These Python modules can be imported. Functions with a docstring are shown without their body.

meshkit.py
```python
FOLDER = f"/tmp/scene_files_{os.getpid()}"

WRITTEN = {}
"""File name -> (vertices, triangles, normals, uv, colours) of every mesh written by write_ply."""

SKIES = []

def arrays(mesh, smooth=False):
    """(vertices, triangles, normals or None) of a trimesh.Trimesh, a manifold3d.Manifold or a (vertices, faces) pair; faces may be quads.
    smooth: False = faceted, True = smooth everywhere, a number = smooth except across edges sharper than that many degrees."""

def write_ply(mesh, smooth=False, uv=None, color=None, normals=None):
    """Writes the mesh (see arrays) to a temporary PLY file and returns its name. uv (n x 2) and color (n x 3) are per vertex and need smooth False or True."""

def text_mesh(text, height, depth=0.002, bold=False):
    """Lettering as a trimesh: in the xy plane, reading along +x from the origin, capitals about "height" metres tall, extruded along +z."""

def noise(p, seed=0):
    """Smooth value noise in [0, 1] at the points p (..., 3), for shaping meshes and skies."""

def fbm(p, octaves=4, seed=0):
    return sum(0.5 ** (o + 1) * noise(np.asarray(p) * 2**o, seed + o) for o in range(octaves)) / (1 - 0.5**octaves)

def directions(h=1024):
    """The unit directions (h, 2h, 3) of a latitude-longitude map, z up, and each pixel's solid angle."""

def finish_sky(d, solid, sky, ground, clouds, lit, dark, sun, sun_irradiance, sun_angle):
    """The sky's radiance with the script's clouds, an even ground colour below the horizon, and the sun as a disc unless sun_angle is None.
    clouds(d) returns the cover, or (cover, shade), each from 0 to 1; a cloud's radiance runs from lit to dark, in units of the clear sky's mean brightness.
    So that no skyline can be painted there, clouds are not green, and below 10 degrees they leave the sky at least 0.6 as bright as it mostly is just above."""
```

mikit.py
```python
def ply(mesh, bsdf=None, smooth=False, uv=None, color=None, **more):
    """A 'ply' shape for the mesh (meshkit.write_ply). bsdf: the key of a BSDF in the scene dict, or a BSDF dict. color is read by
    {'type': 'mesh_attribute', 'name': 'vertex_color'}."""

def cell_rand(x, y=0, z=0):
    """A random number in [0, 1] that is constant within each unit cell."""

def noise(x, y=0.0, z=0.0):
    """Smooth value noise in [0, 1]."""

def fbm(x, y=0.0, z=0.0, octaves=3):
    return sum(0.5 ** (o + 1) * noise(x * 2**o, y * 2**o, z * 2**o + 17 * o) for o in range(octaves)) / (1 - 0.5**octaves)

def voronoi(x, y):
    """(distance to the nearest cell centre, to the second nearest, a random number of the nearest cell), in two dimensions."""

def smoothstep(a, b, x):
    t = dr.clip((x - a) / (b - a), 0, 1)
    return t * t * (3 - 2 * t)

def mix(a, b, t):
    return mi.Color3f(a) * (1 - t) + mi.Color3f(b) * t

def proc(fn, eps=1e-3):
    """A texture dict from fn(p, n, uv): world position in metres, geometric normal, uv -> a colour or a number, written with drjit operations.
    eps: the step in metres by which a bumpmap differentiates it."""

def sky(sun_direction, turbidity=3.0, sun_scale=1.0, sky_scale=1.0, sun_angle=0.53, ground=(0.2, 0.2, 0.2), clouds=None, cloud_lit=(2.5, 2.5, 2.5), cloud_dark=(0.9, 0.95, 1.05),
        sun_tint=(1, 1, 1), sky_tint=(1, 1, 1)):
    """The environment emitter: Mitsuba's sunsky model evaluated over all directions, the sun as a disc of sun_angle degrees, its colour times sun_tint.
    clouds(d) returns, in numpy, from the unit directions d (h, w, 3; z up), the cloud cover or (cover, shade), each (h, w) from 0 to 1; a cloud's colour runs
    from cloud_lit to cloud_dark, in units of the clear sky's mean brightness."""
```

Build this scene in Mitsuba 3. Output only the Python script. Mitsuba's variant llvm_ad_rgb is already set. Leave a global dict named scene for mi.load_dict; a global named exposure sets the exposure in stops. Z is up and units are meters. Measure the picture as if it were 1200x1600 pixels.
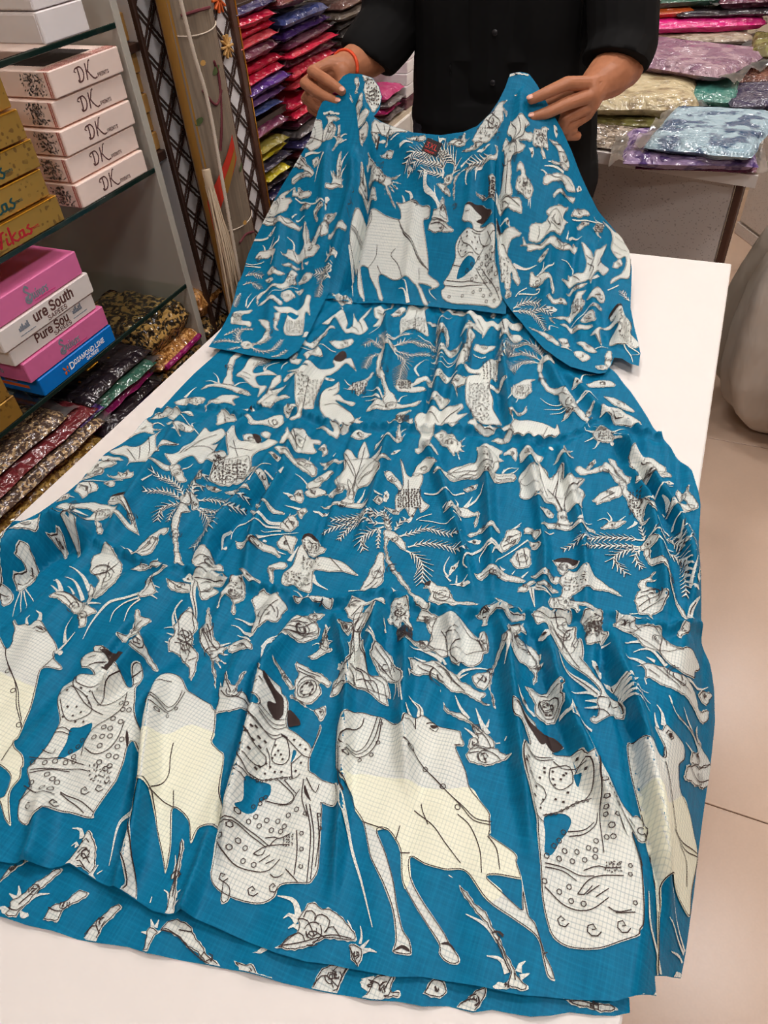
import math, json, numpy as np, trimesh, manifold3d, mitsuba as mi, drjit as dr, mikit, meshkit
import shapely
from shapely.geometry import Polygon, LineString
from scipy.spatial import Delaunay

scene, labels = {}, {}
T = mi.ScalarTransform4f
# ---------------- camera, light, exposure ----------------
eye = np.array([0.0, 0.0, 1.4])
RIGHT = np.array([0.9226522, 0.38077636, -0.06101045])
DOWN = np.array([0.22515651, -0.66035902, -0.71640109])
FWD = np.array([-0.3130774, 0.64725214, -0.69501598])
scene['camera'] = {'type': 'perspective', 'fov': 2 * math.degrees(math.atan(600 / 1105)), 'fov_axis': 'x', 'near_clip': 0.05, 'far_clip': 50.0,
                   'to_world': T().look_at(origin=eye.tolist(), target=(eye + FWD).tolist(), up=(-DOWN).tolist())}
exposure = 1.46
LAMP = (18.6, 17.7, 17.2)
LAMPS = [(-0.60, 1.22, 'above the waist of the dress'), (0.85, 1.45, 'above the sack'), (0.85, 0.30, 'above the floor right of the table'), (-0.45, 3.05, 'above the counter'), (0.85, 3.05, 'above the grey cabinet'), (-0.10, -0.95, 'added for front fill behind the near table end')]  # last lamp is an unseen addition, there to brighten the counter front
CEIL = 2.85
scene['fill'] = {'type': 'constant', 'radiance': {'type': 'rgb', 'value': [0.012, 0.012, 0.011]}}


def lin(*c):
    return [((v / 255) / 12.92 if v / 255 < 0.04045 else ((v / 255 + 0.055) / 1.055) ** 2.4) for v in c]


def mat(name, col, rough=0.6, metal=0.0, coat=0.0, sheen=0.0, spec=0.5, bump=None, scale=0.002, coat_gloss=0.9):
    c = {'type': 'rgb', 'value': col} if not isinstance(col, dict) else col
    b = {'type': 'principled', 'base_color': c, 'roughness': rough, 'metallic': metal, 'specular': spec}
    if coat:
        b['clearcoat'] = coat
        b['clearcoat_gloss'] = coat_gloss
    if sheen:
        b['sheen'] = sheen
    if bump:
        b = {'type': 'bumpmap', 'arbitrary': bump, 'scale': scale, 'nested': b}
        b = {'type': 'bumpmap', 'texture': bump, 'scale': scale, 'bsdf': b['nested']}
    scene[name] = {'type': 'twosided', 'bsdf': b}
    return name


# ---------------- small helpers ----------------
def number(name):
    if name not in scene and name not in labels:
        return name
    k = 1
    while f'{name}_{k:03d}' in scene or f'{name}_{k:03d}' in labels:
        k += 1
    return f'{name}_{k:03d}'


def thing(name, label, cat, group=None):
    key = number(name)
    labels[key] = {'label': label, 'category': cat}
    if group:
        labels[key]['group'] = group
    return key


def put(key, mesh, m, smooth=False, to=None, label=None, kind=None, **kw):
    """one entry of the scene; mesh may be a ply dict already made"""
    key = number(key) if key not in labels else key
    d = dict(mesh) if isinstance(mesh, dict) else mikit.ply(mesh, None, smooth, **kw)
    d['bsdf'] = {'type': 'ref', 'id': m}
    if to is not None:
        d['to_world'] = to
    scene[key] = d
    if label or kind:
        labels.setdefault(key, {})
        if label:
            labels[key]['label'] = label
        if kind:
            labels[key]['kind'] = kind
    return key


def struct(name, mesh, m, smooth=False):
    put(name, mesh, m, smooth)
    labels[name] = {'kind': 'structure'}


def box(x0, x1, y0, y1, z0, z1):
    b = trimesh.creation.box((x1 - x0, y1 - y0, z1 - z0))
    b.apply_translation(((x0 + x1) / 2, (y0 + y1) / 2, (z0 + z1) / 2))
    return b


def rbox(x0, x1, y0, y1, z0, z1, r=0.003):
    """box with chamfered edges: hull of three slimmer boxes"""
    a = [box(x0 + (0 if k == 0 else r), x1 - (0 if k == 0 else r), y0 + (0 if k == 1 else r), y1 - (0 if k == 1 else r), z0 + (0 if k == 2 else r), z1 - (0 if k == 2 else r)) for k in range(3)]
    return trimesh.util.concatenate(a).convex_hull


def cat(ms):
    return trimesh.util.concatenate(ms)


def tube(pts, r, n=8):
    pts = np.asarray(pts, float)
    t = np.gradient(pts, axis=0)
    t /= np.linalg.norm(t, axis=1, keepdims=True) + 1e-12
    ref = np.array([0.31, 0.17, 0.93]) if abs(t[0] @ np.array([0.31, 0.17, 0.93])) < 0.9 else np.array([1.0, 0, 0])
    a = np.cross(t, ref)
    a /= np.linalg.norm(a, axis=1, keepdims=True)
    b = np.cross(t, a)
    rr = np.broadcast_to(r, (len(pts),))[:, None, None]
    ang = np.arange(n) * 2 * np.pi / n
    v = pts[:, None] + rr * (np.cos(ang)[None, :, None] * a[:, None] + np.sin(ang)[None, :, None] * b[:, None])
    i, j = np.meshgrid(np.arange(len(pts) - 1), np.arange(n), indexing='ij')
    q = np.stack([i * n + j, i * n + (j + 1) % n, (i + 1) * n + (j + 1) % n, (i + 1) * n + j], -1).reshape(-1, 4)
    v = np.vstack([v.reshape(-1, 3), pts[0], pts[-1]])
    k = len(v) - 2
    caps = [[k, (j + 1) % n, j] for j in range(n)] + [[k + 1, (len(pts) - 1) * n + j, (len(pts) - 1) * n + (j + 1) % n] for j in range(n)]
    f = np.vstack([q[:, [0, 1, 2]], q[:, [0, 2, 3]], caps])
    m = trimesh.Trimesh(v, f, process=False)
    return m


def smoothline(p, n=6, closed=False):
    """Catmull-Rom through the points"""
    p = np.asarray(p, float)
    if len(p) < 3:
        t = np.linspace(0, 1, n + 1)[:, None]
        return p[0] * (1 - t) + p[-1] * t
    q = np.vstack([p[-1], p, p[0], p[1]]) if closed else np.vstack([2 * p[0] - p[1], p, 2 * p[-1] - p[-2]])
    out = []
    for i in range(1, len(q) - 2):
        a, b, c, d = q[i - 1], q[i], q[i + 1], q[i + 2]
        t = np.linspace(0, 1, n, endpoint=False)[:, None]
        out.append(0.5 * (2 * b + (c - a) * t + (2 * a - 5 * b + 4 * c - d) * t * t + (3 * b - a - 3 * c + d) * t ** 3))
    if not closed:
        out.append(p[-1:])
    return np.vstack(out)


def sstep(a, b, x):
    t = np.clip((x - a) / (b - a), 0, 1)
    return t * t * (3 - 2 * t)


# ---------------- materials ----------------
mat('white_top', lin(220, 215, 211), 0.35)
mat('white_paint', lin(225, 220, 212), 0.55)
mat('brown_paint', lin(134, 114, 100), 0.7)
mat('cream_wall', lin(200, 186, 165), 0.7)
mat('grey_laminate', lin(176, 172, 162), 0.45)
mat('dark_wood', lin(52, 32, 24), 0.4)
mat('brown_wood', lin(74, 45, 33), 0.35)
mat('gold_wood', lin(176, 132, 70), 0.5)
mat('black_shirt', lin(11, 11, 12), 0.85, sheen=0.15, spec=0.2)
mat('black_button', lin(30, 30, 34), 0.25)
mat('dark_trousers', lin(40, 42, 52), 0.9)
mat('black_leather', lin(24, 20, 18), 0.4)
mat('hair', lin(18, 14, 12), 0.5)
mat('nail', lin(214, 160, 140), 0.3)
mat('orange_thread', lin(225, 80, 40), 0.7)
mat('glass_edge', lin(18, 38, 34), 0.12)
scene['pane_glass'] = {'type': 'thindielectric', 'specular_transmittance': {'type': 'rgb', 'value': [0.80, 0.86, 0.83]}}
mat('box_white', lin(226, 220, 220), 0.5)
mat('box_cream', lin(236, 214, 203), 0.5)
mat('box_pure', lin(222, 214, 210), 0.45)
mat('box_pink', lin(214, 108, 158), 0.4)
mat('box_blue', lin(0, 116, 205), 0.35)
mat('ink_black', lin(38, 32, 32), 0.6)
mat('ink_brown', lin(84, 50, 46), 0.6)
mat('ink_red', lin(168, 24, 36), 0.5)
mat('ink_teal', lin(10, 62, 66), 0.5)
mat('ink_white', lin(240, 240, 245), 0.5)
mat('ink_grey', lin(120, 128, 140), 0.5)
mat('ink_pink', lin(190, 60, 120), 0.5)
mat('line_rose', lin(176, 104, 92), 0.6)
mat('label_black', lin(30, 18, 22), 0.7)
mat('label_red', lin(200, 50, 48), 0.6)
mat('cord_white', lin(200, 186, 170), 0.8)
mat('fringe', lin(196, 176, 150), 0.85)
mat('flower_red', lin(200, 24, 60), 0.7)
mat('flower_gold', lin(196, 150, 84), 0.45)
mat('flower_orange', lin(214, 96, 34), 0.6)
mat('leaf_green', lin(70, 84, 44), 0.8)
mat('stem_maroon', lin(98, 40, 46), 0.8)
scene['film'] = {'type': 'principledthin', 'base_color': {'type': 'rgb', 'value': [0.95, 0.94, 0.93]}, 'roughness': 0.12, 'spec_trans': 0.93, 'eta': 1.45}


def f_skin(p, n, uv):
    a = mikit.fbm(p.x * 60, p.y * 60, p.z * 60)
    return mikit.mix(mi.Color3f(*lin(158, 102, 72)), mi.Color3f(*lin(182, 122, 90)), a)


mat('skin', mikit.proc(f_skin), 0.5, spec=0.4)


def f_gold(p, n, uv):
    a = mikit.smoothstep(0.62, 0.72, mikit.noise(p.x * 150, p.y * 150, p.z * 150)) * mikit.smoothstep(0.45, 0.6, mikit.fbm(p.x * 25, p.y * 25, p.z * 25))
    return mikit.mix(mi.Color3f(*lin(186, 142, 66)), mi.Color3f(*lin(140, 102, 48)), a)


mat('box_gold', mikit.proc(f_gold), 0.34, metal=0.55)
mat('gold_edge', lin(226, 160, 50), 0.2, metal=0.9)


def f_tile(p, n, uv):
    a = mikit.fbm(p.x * 5, p.y * 5, 3.0, 4)
    b = mikit.noise(p.x * 400, p.y * 400)
    return mikit.mix(mi.Color3f(*lin(186, 161, 141)), mi.Color3f(*lin(200, 175, 155)), a * 0.8 + b * 0.2)


mat('floor_tile', mikit.proc(f_tile), 0.28)
mat('grout', lin(120, 98, 82), 0.9)


def f_speckle(p, n, uv):
    v = mikit.noise(p.x * 240, p.y * 240, p.z * 240)
    return mikit.mix(mi.Color3f(*lin(186, 178, 174)), mi.Color3f(*lin(160, 151, 147)), mikit.smoothstep(0.74, 0.82, v))


mat('speckled_laminate', mikit.proc(f_speckle), 0.5)


def f_sack(p, n, uv):
    v = mikit.fbm(p.x * 30, p.y * 30, p.z * 6)
    return mikit.mix(mi.Color3f(*lin(160, 150, 140)), mi.Color3f(*lin(184, 174, 164)), v)


def f_sackb(p, n, uv):
    return mikit.fbm(p.x * 22, p.y * 22, p.z * 9, 4)


mat('grey_satin', mikit.proc(f_sack), 0.42, sheen=0.4, bump=mikit.proc(f_sackb), scale=0.012)


def crinkle(p, n, uv):
    a = mikit.noise(p.x * 48, p.y * 48, p.z * 48)
    b = mikit.noise(p.x * 120 + 5, p.y * 120, p.z * 120)
    return dr.abs(a - 0.5) * 1.4 + dr.abs(b - 0.5) * 0.5


CR = mikit.proc(crinkle)


def plasticky(name, rgb, rgb2=None, fq=40, lo=0.45, hi=0.6, rough=0.55):
    if rgb2 is None:
        col = lin(*rgb)
    else:
        a, b = lin(*rgb), lin(*rgb2)

        def fn(p, n, uv):
            v = mikit.fbm(p.x * fq, p.y * fq, p.z * fq, 3)
            return mikit.mix(mi.Color3f(*a), mi.Color3f(*b), mikit.smoothstep(lo, hi, v))
        col = mikit.proc(fn)
    return mat(name, col, rough * .27, spec=1.0, coat=1.0, bump=CR, scale=0.011, coat_gloss=0.98)


PK = dict(navy=(48, 42, 84), red=(186, 24, 60), crimson=(204, 34, 66), rose=(188, 58, 70), maroon=(86, 34, 56), purple=(82, 48, 124), lilac=(100, 66, 116),
          blue=(54, 66, 112), plum=(110, 48, 78), olive=(134, 122, 52), yellow=(196, 178, 28), slate=(64, 60, 82), wine=(104, 36, 40), indigo=(52, 62, 112),
          violet=(74, 42, 116), taupe=(84, 74, 66), charcoal=(66, 62, 62), brown=(96, 68, 62), pink=(178, 40, 104), grey=(112, 106, 106), magenta=(206, 34, 120),
          orange=(190, 84, 34), green=(56, 98, 82), black=(34, 26, 32), fuchsia=(140, 20, 92), teal=(62, 120, 110))
for k, v in PK.items():
    plasticky('pk_' + k, v)
plasticky('pk_mauve', (128, 96, 116), (158, 130, 142), 30)
plasticky('pk_beige', (192, 178, 142), (140, 122, 92), 30, 0.45, 0.75)
plasticky('pk_khaki', (120, 116, 66), (92, 84, 44), 30)
plasticky('pk_greige', (168, 152, 134), (140, 122, 106), 30)
plasticky('pk_rust', (112, 70, 56), (86, 52, 44), 30)
plasticky('pk_bluefloral', (150, 176, 188), (66, 88, 116), 34, 0.46, 0.66)
plasticky('pk_violetfloral', (160, 138, 176), (84, 62, 120), 48, 0.42, 0.62)
plasticky('pk_snake', (170, 156, 140), (104, 92, 80), 90, 0.45, 0.55)
plasticky('pk_sequin', (74, 58, 50), (168, 140, 104), 240, 0.5, 0.62, 0.35)
plasticky('pk_goldsequin', (124, 88, 34), (208, 168, 86), 240, 0.45, 0.6, 0.3)
plasticky('pk_copper', (150, 96, 44), (214, 160, 96), 220, 0.45, 0.6, 0.3)
plasticky('pk_bead', (34, 28, 20), (186, 146, 82), 150, 0.44, 0.62, 0.3)


def f_saree(p, n, uv):
    a = mikit.noise(p.x * 300, p.y * 300, p.z * 12)
    return mikit.mix(mi.Color3f(*lin(112, 98, 84)), mi.Color3f(*lin(134, 118, 100)), a)


mat('saree_grey', mikit.proc(f_saree), 0.6, sheen=0.3)
mat('saree_gold', lin(150, 108, 44), 0.5, sheen=0.3)
mat('saree_red', lin(190, 50, 30), 0.6)
mat('lattice_white', lin(222, 220, 222), 0.4)

# ---------------- the setting ----------------
base = box(-1.5, 2.5, -1.6, 4.1, -0.06, -0.004)
struct('floor', base, 'grout')
for i, (x0, x1) in enumerate(((-1.5, -0.57), (-0.57, 0.60), (0.60, 1.77), (1.77, 2.5))):
    for y0, y1 in ((-1.6, -0.415), (-0.415, 0.755), (0.755, 1.926), (1.926, 3.095), (3.095, 4.1)):
        put('floor__tile', rbox(x0 + 0.0012, x1 - 0.0012, y0 + 0.0012, y1 - 0.0012, -0.004, 0, 0.0008), 'floor_tile')
struct('wall_left', box(-1.56, -1.46, -1.6, 4.1, 0, CEIL), 'white_paint')
struct('wall_back', box(-1.5, 2.5, 4.0, 4.1, 0, CEIL), 'cream_wall')
struct('wall_right', box(2.5, 2.6, -1.6, 4.1, 0, CEIL), 'brown_paint')
struct('wall_front', box(-1.5, 2.5, -1.7, -1.6, 0, CEIL), 'brown_paint')
struct('ceiling', box(-1.56, 2.6, -1.7, 4.1, CEIL, CEIL + 0.1), 'white_paint')
for x, y, wh in LAMPS:
    t = thing('ceiling_lamp', 'square white recessed ceiling panel lamp ' + wh, 'lamp', 'ceiling panel lamps')
    q = 0.16
    put(t + '__frame', cat([rbox(x - q - .02, x + q + .02, y - q - .02, y - q, CEIL - .012, CEIL), rbox(x - q - .02, x + q + .02, y + q, y + q + .02, CEIL - .012, CEIL),
                            rbox(x - q - .02, x - q, y - q, y + q, CEIL - .012, CEIL), rbox(x + q, x + q + .02, y - q, y + q, CEIL - .012, CEIL)]), 'white_paint')
    v = np.array([[x - q, y - q, CEIL - .006], [x - q, y + q, CEIL - .006], [x + q, y + q, CEIL - .006], [x + q, y - q, CEIL - .006]])
    scene[t + '__diffuser'] = {**mikit.ply((v, np.array([[0, 1, 2], [0, 2, 3]])), 'white_top'), 'emitter': {'type': 'area', 'radiance': {'type': 'rgb', 'value': list(LAMP)}}}

# the display table under the dress
TT, XR, XL, YF, YN = 0.75, 0.0845, -0.769, 1.464, -0.35
t = thing('display_table', 'long white display table on which the blue dress is spread', 'table')
put(t + '__tabletop', rbox(XL, XR, YN, YF, TT - 0.028, TT, 0.002), 'white_top')
put(t + '__side_panel', rbox(XL + .06, XR - .06, YF - .12, YF - .10, 0.0, TT - .028), 'white_paint')
put(t + '__side_panel', rbox(XL + .06, XR - .06, YN + .10, YN + .12, 0.0, TT - .028), 'white_paint')
put(t + '__stretcher', rbox(-0.36, -0.33, YN + .12, YF - .12, 0.1, TT - .028), 'white_paint')

# ---------------- the dress ----------------
D = json.loads(r'''{"OUT":{"S":[[-716,883],[-717,791],[-715,697],[-718,619],[-725,574],[-724,529],[-721,516],[-724,482],[-734,442],[-746,418],[-760,398],[-775,368],[-466,64],[-443,72],[-414,80],[-395,84],[-381,93],[-351,91],[-330,91],[-310,91],[-289,89],[-274,91],[-262,97],[-237,98],[-207,99],[-178,100],[-151,104],[-131,110],[-111,114],[-86,119],[-63,128],[-39,134],[-15,139],[13,145],[40,154],[76,166],[109,190],[105,201],[118,213],[136,227],[139,250],[143,306],[146,373],[149,450],[150,510],[143,541],[131,557],[116,565],[110,577],[100,633],[92,674],[87,738],[82,763],[71,797],[54,822],[32,852],[11,882],[-13,928],[-32,962],[-57,998],[-87,1027],[-136,1069],[-206,1137],[-278,1190],[-341,1157],[-399,1145],[-462,1143],[-524,1136],[-597,1148],[-660,1164],[-662,1006]],"B":[[-696,1397],[-687,1404],[-676,1407],[-649,1406],[-625,1402],[-608,1392],[-598,1380],[-598,1365],[-606,1354],[-583,1349],[-555,1343],[-522,1339],[-465,1338],[-424,1343],[-402,1350],[-383,1365],[-371,1382],[-365,1397],[-362,1412],[-346,1416],[-329,1419],[-311,1413],[-296,1406],[-293,1325],[-305,1257],[-296,1203],[-279,1154],[-271,1121],[-330,1121],[-389,1117],[-453,1112],[-503,1107],[-546,1096],[-602,1101],[-621,1085],[-632,1176],[-621,1245],[-639,1309],[-670,1348],[-688,1380]],"L":[[-673,1380],[-700,1377],[-723,1375],[-729,1365],[-736,1332],[-751,1314],[-768,1296],[-784,1277],[-796,1256],[-808,1230],[-818,1198],[-821,1170],[-819,1152],[-813,1122],[-808,1097],[-783,1041],[-761,990],[-743,928],[-733,872],[-707,871],[-676,872],[-642,869],[-610,868],[-580,876],[-573,905],[-581,953],[-597,1025],[-609,1082],[-619,1137],[-616,1172],[-610,1212],[-604,1238],[-605,1270],[-619,1306],[-632,1337],[-645,1361]],"R":[[-328,1413],[-310,1408],[-296,1403],[-275,1396],[-254,1392],[-234,1384],[-214,1372],[-190,1361],[-168,1354],[-142,1362],[-119,1366],[-101,1352],[-87,1302],[-78,1243],[-69,1184],[-55,1137],[-41,1091],[-33,1059],[-30,1021],[-43,1024],[-58,1035],[-70,1034],[-71,1012],[-75,988],[-85,981],[-105,983],[-129,987],[-155,1006],[-181,1028],[-213,1068],[-243,1107],[-269,1130],[-288,1146],[-304,1173],[-321,1212],[-337,1258],[-350,1303],[-353,1329],[-351,1355],[-341,1378]],"K":[[-481,75],[-333,109],[-189,117],[-88,137],[47,172],[87,175],[89,166],[78,159],[65,154],[47,149],[34,141],[21,135],[7,132],[-7,129],[-20,122],[-39,119],[-57,111],[-76,107],[-95,100],[-115,96],[-135,91],[-165,85],[-197,80],[-229,73],[-256,67],[-277,62],[-295,60],[-317,54],[-340,49],[-364,46],[-388,41],[-413,38],[-439,34]]},"SEAMS":{"s2":[[-794,386],[-742,416],[-710,415],[-677,411],[-653,412],[-631,424],[-597,420],[-571,421],[-534,416],[-507,418],[-473,424],[-428,426],[-377,431],[-353,435],[-331,425],[-307,428],[-285,441],[-263,457],[-241,472],[-204,470],[-176,468],[-131,481],[-73,497],[-22,515],[10,525],[34,524],[54,527],[74,530],[92,549],[111,574]],"s1":[[-715,689],[-665,713],[-629,732],[-575,721],[-571,757],[-518,760],[-459,753],[-416,742],[-373,764],[-348,772],[-322,777],[-285,779],[-229,802],[-172,803],[-137,804],[-107,815],[-82,840],[-76,861],[-43,886],[13,864]],"s0":[[-646,1107],[-608,1112],[-564,1104],[-506,1115],[-457,1121],[-402,1127],[-336,1136],[-284,1139],[-269,1155]]},"FS":[[17,23,[[-696,310],[-688,357],[-680,395],[-647,418],[-627,431]]],[-12,15,[[-658,272],[-657,335],[-644,389],[-627,419]]],[6,12,[[-482,672],[-476,587],[-482,506],[-467,429]]],[-5,6,[[-458,657],[-456,579],[-461,495],[-453,423]]],[9,12,[[-314,416],[-319,336],[-297,279],[-281,234],[-272,191],[-250,139]]],[-6,6,[[-321,399],[-326,329],[-306,276],[-291,230],[-280,187],[-261,140]]],[8,10,[[-455,331],[-459,284],[-464,241]]],[-6,5,[[-490,338],[-490,293],[-486,257]]],[8,9,[[-416,283],[-391,229],[-358,177],[-330,114],[-321,79]]],[-5,5,[[-424,276],[-404,230],[-371,179],[-342,115]]],[6,8,[[-206,459],[-172,373],[-159,330],[-122,254]]],[7,8,[[-112,503],[-86,450],[-62,389],[-35,320],[-8,250]]],[-6,7,[[-77,496],[-42,420],[-11,363],[27,311]]],[7,8,[[-59,498],[-27,426],[2,375],[34,333],[59,287]]],[-8,6,[[5,502],[18,447],[35,422],[54,384],[62,353],[83,285],[107,225]]],[9,9,[[19,507],[31,456],[48,426],[65,385],[74,354],[99,286],[121,239]]],[6,6,[[-286,435],[-231,359],[-204,291],[-177,227],[-153,155]]],[5,7,[[-276,170],[-265,111],[-261,92]]],[6,11,[[-447,143],[-421,96],[-413,76]]],[5,7,[[-157,467],[-120,400]]],[5,7,[[-241,462],[-222,398],[-218,356]]],[-4,6,[[-227,467],[-202,396]]],[8,13,[[-70,853],[-9,805],[30,750],[61,698],[82,643],[98,579]]],[-9,8,[[-43,831],[9,769],[46,711],[62,670],[79,610],[89,552]]],[6,8,[[-211,784],[-182,699],[-160,638],[-116,506]]],[5,8,[[-344,757],[-316,640],[-297,533]]],[5,7,[[-297,764],[-234,668],[-177,575],[-138,503]]],[6,9,[[-383,1098],[-338,968],[-291,782]]],[-5,6,[[-400,1110],[-348,964],[-304,794]]],[5,8,[[-492,1104],[-424,941],[-382,786]]],[6,9,[[-270,1119],[-236,978],[-195,862],[-176,811]]],[-4,6,[[-283,1115],[-247,975],[-201,844]]],[6,10,[[-337,1124],[-302,978],[-271,788]]],[6,13,[[-561,1084],[-535,908],[-536,772]]],[5,9,[[-178,1016],[-125,919],[-93,854]]],[5,10,[[-138,979],[-74,901],[-42,878]]],[6,11,[[-665,713],[-639,590],[-624,496],[-603,427]]],[6,8,[[-483,737],[-454,622],[-432,511],[-403,430]]],[5,9,[[-566,745],[-558,602],[-536,475]]],[-4,6,[[-405,742],[-374,621],[-346,505],[-335,433]]],[5,7,[[-110,809],[-74,721],[-38,623],[-15,527]]],[5,7,[[-153,795],[-108,684],[-77,588],[-59,512]]],[6,8,[[-37,848],[23,728],[58,603],[69,539]]]],"FB":[[7,12,[[-637,1309],[-618,1262],[-624,1194],[-626,1108]]],[-6,9,[[-606,1319],[-586,1247],[-585,1179],[-591,1106]]],[4,11,[[-696,1322],[-680,1260],[-659,1174]]],[5,11,[[-371,1329],[-344,1262],[-321,1200],[-290,1143]]],[-5,7,[[-348,1322],[-329,1263],[-306,1202]]],[5,13,[[-562,1332],[-519,1311],[-467,1270],[-426,1225]]],[4,11,[[-647,1381],[-605,1335]]],[4,11,[[-336,1398],[-324,1355],[-323,1309]]],[3,10,[[-395,1312],[-381,1236],[-348,1156]]],[3,11,[[-492,1269],[-477,1188],[-466,1120]]],[4,12,[[-235,1337],[-228,1239],[-204,1123]]],[4,11,[[-157,1293],[-131,1167],[-89,1036]]],[-4,9,[[-191,1298],[-177,1187],[-132,1043]]],[4,13,[[-771,1241],[-744,1136],[-647,932]]],[-3,10,[[-734,1264],[-708,1171],[-613,965]]],[8,10,[[-69,1056],[-77,1121],[-90,1168]]]]}''')
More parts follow.
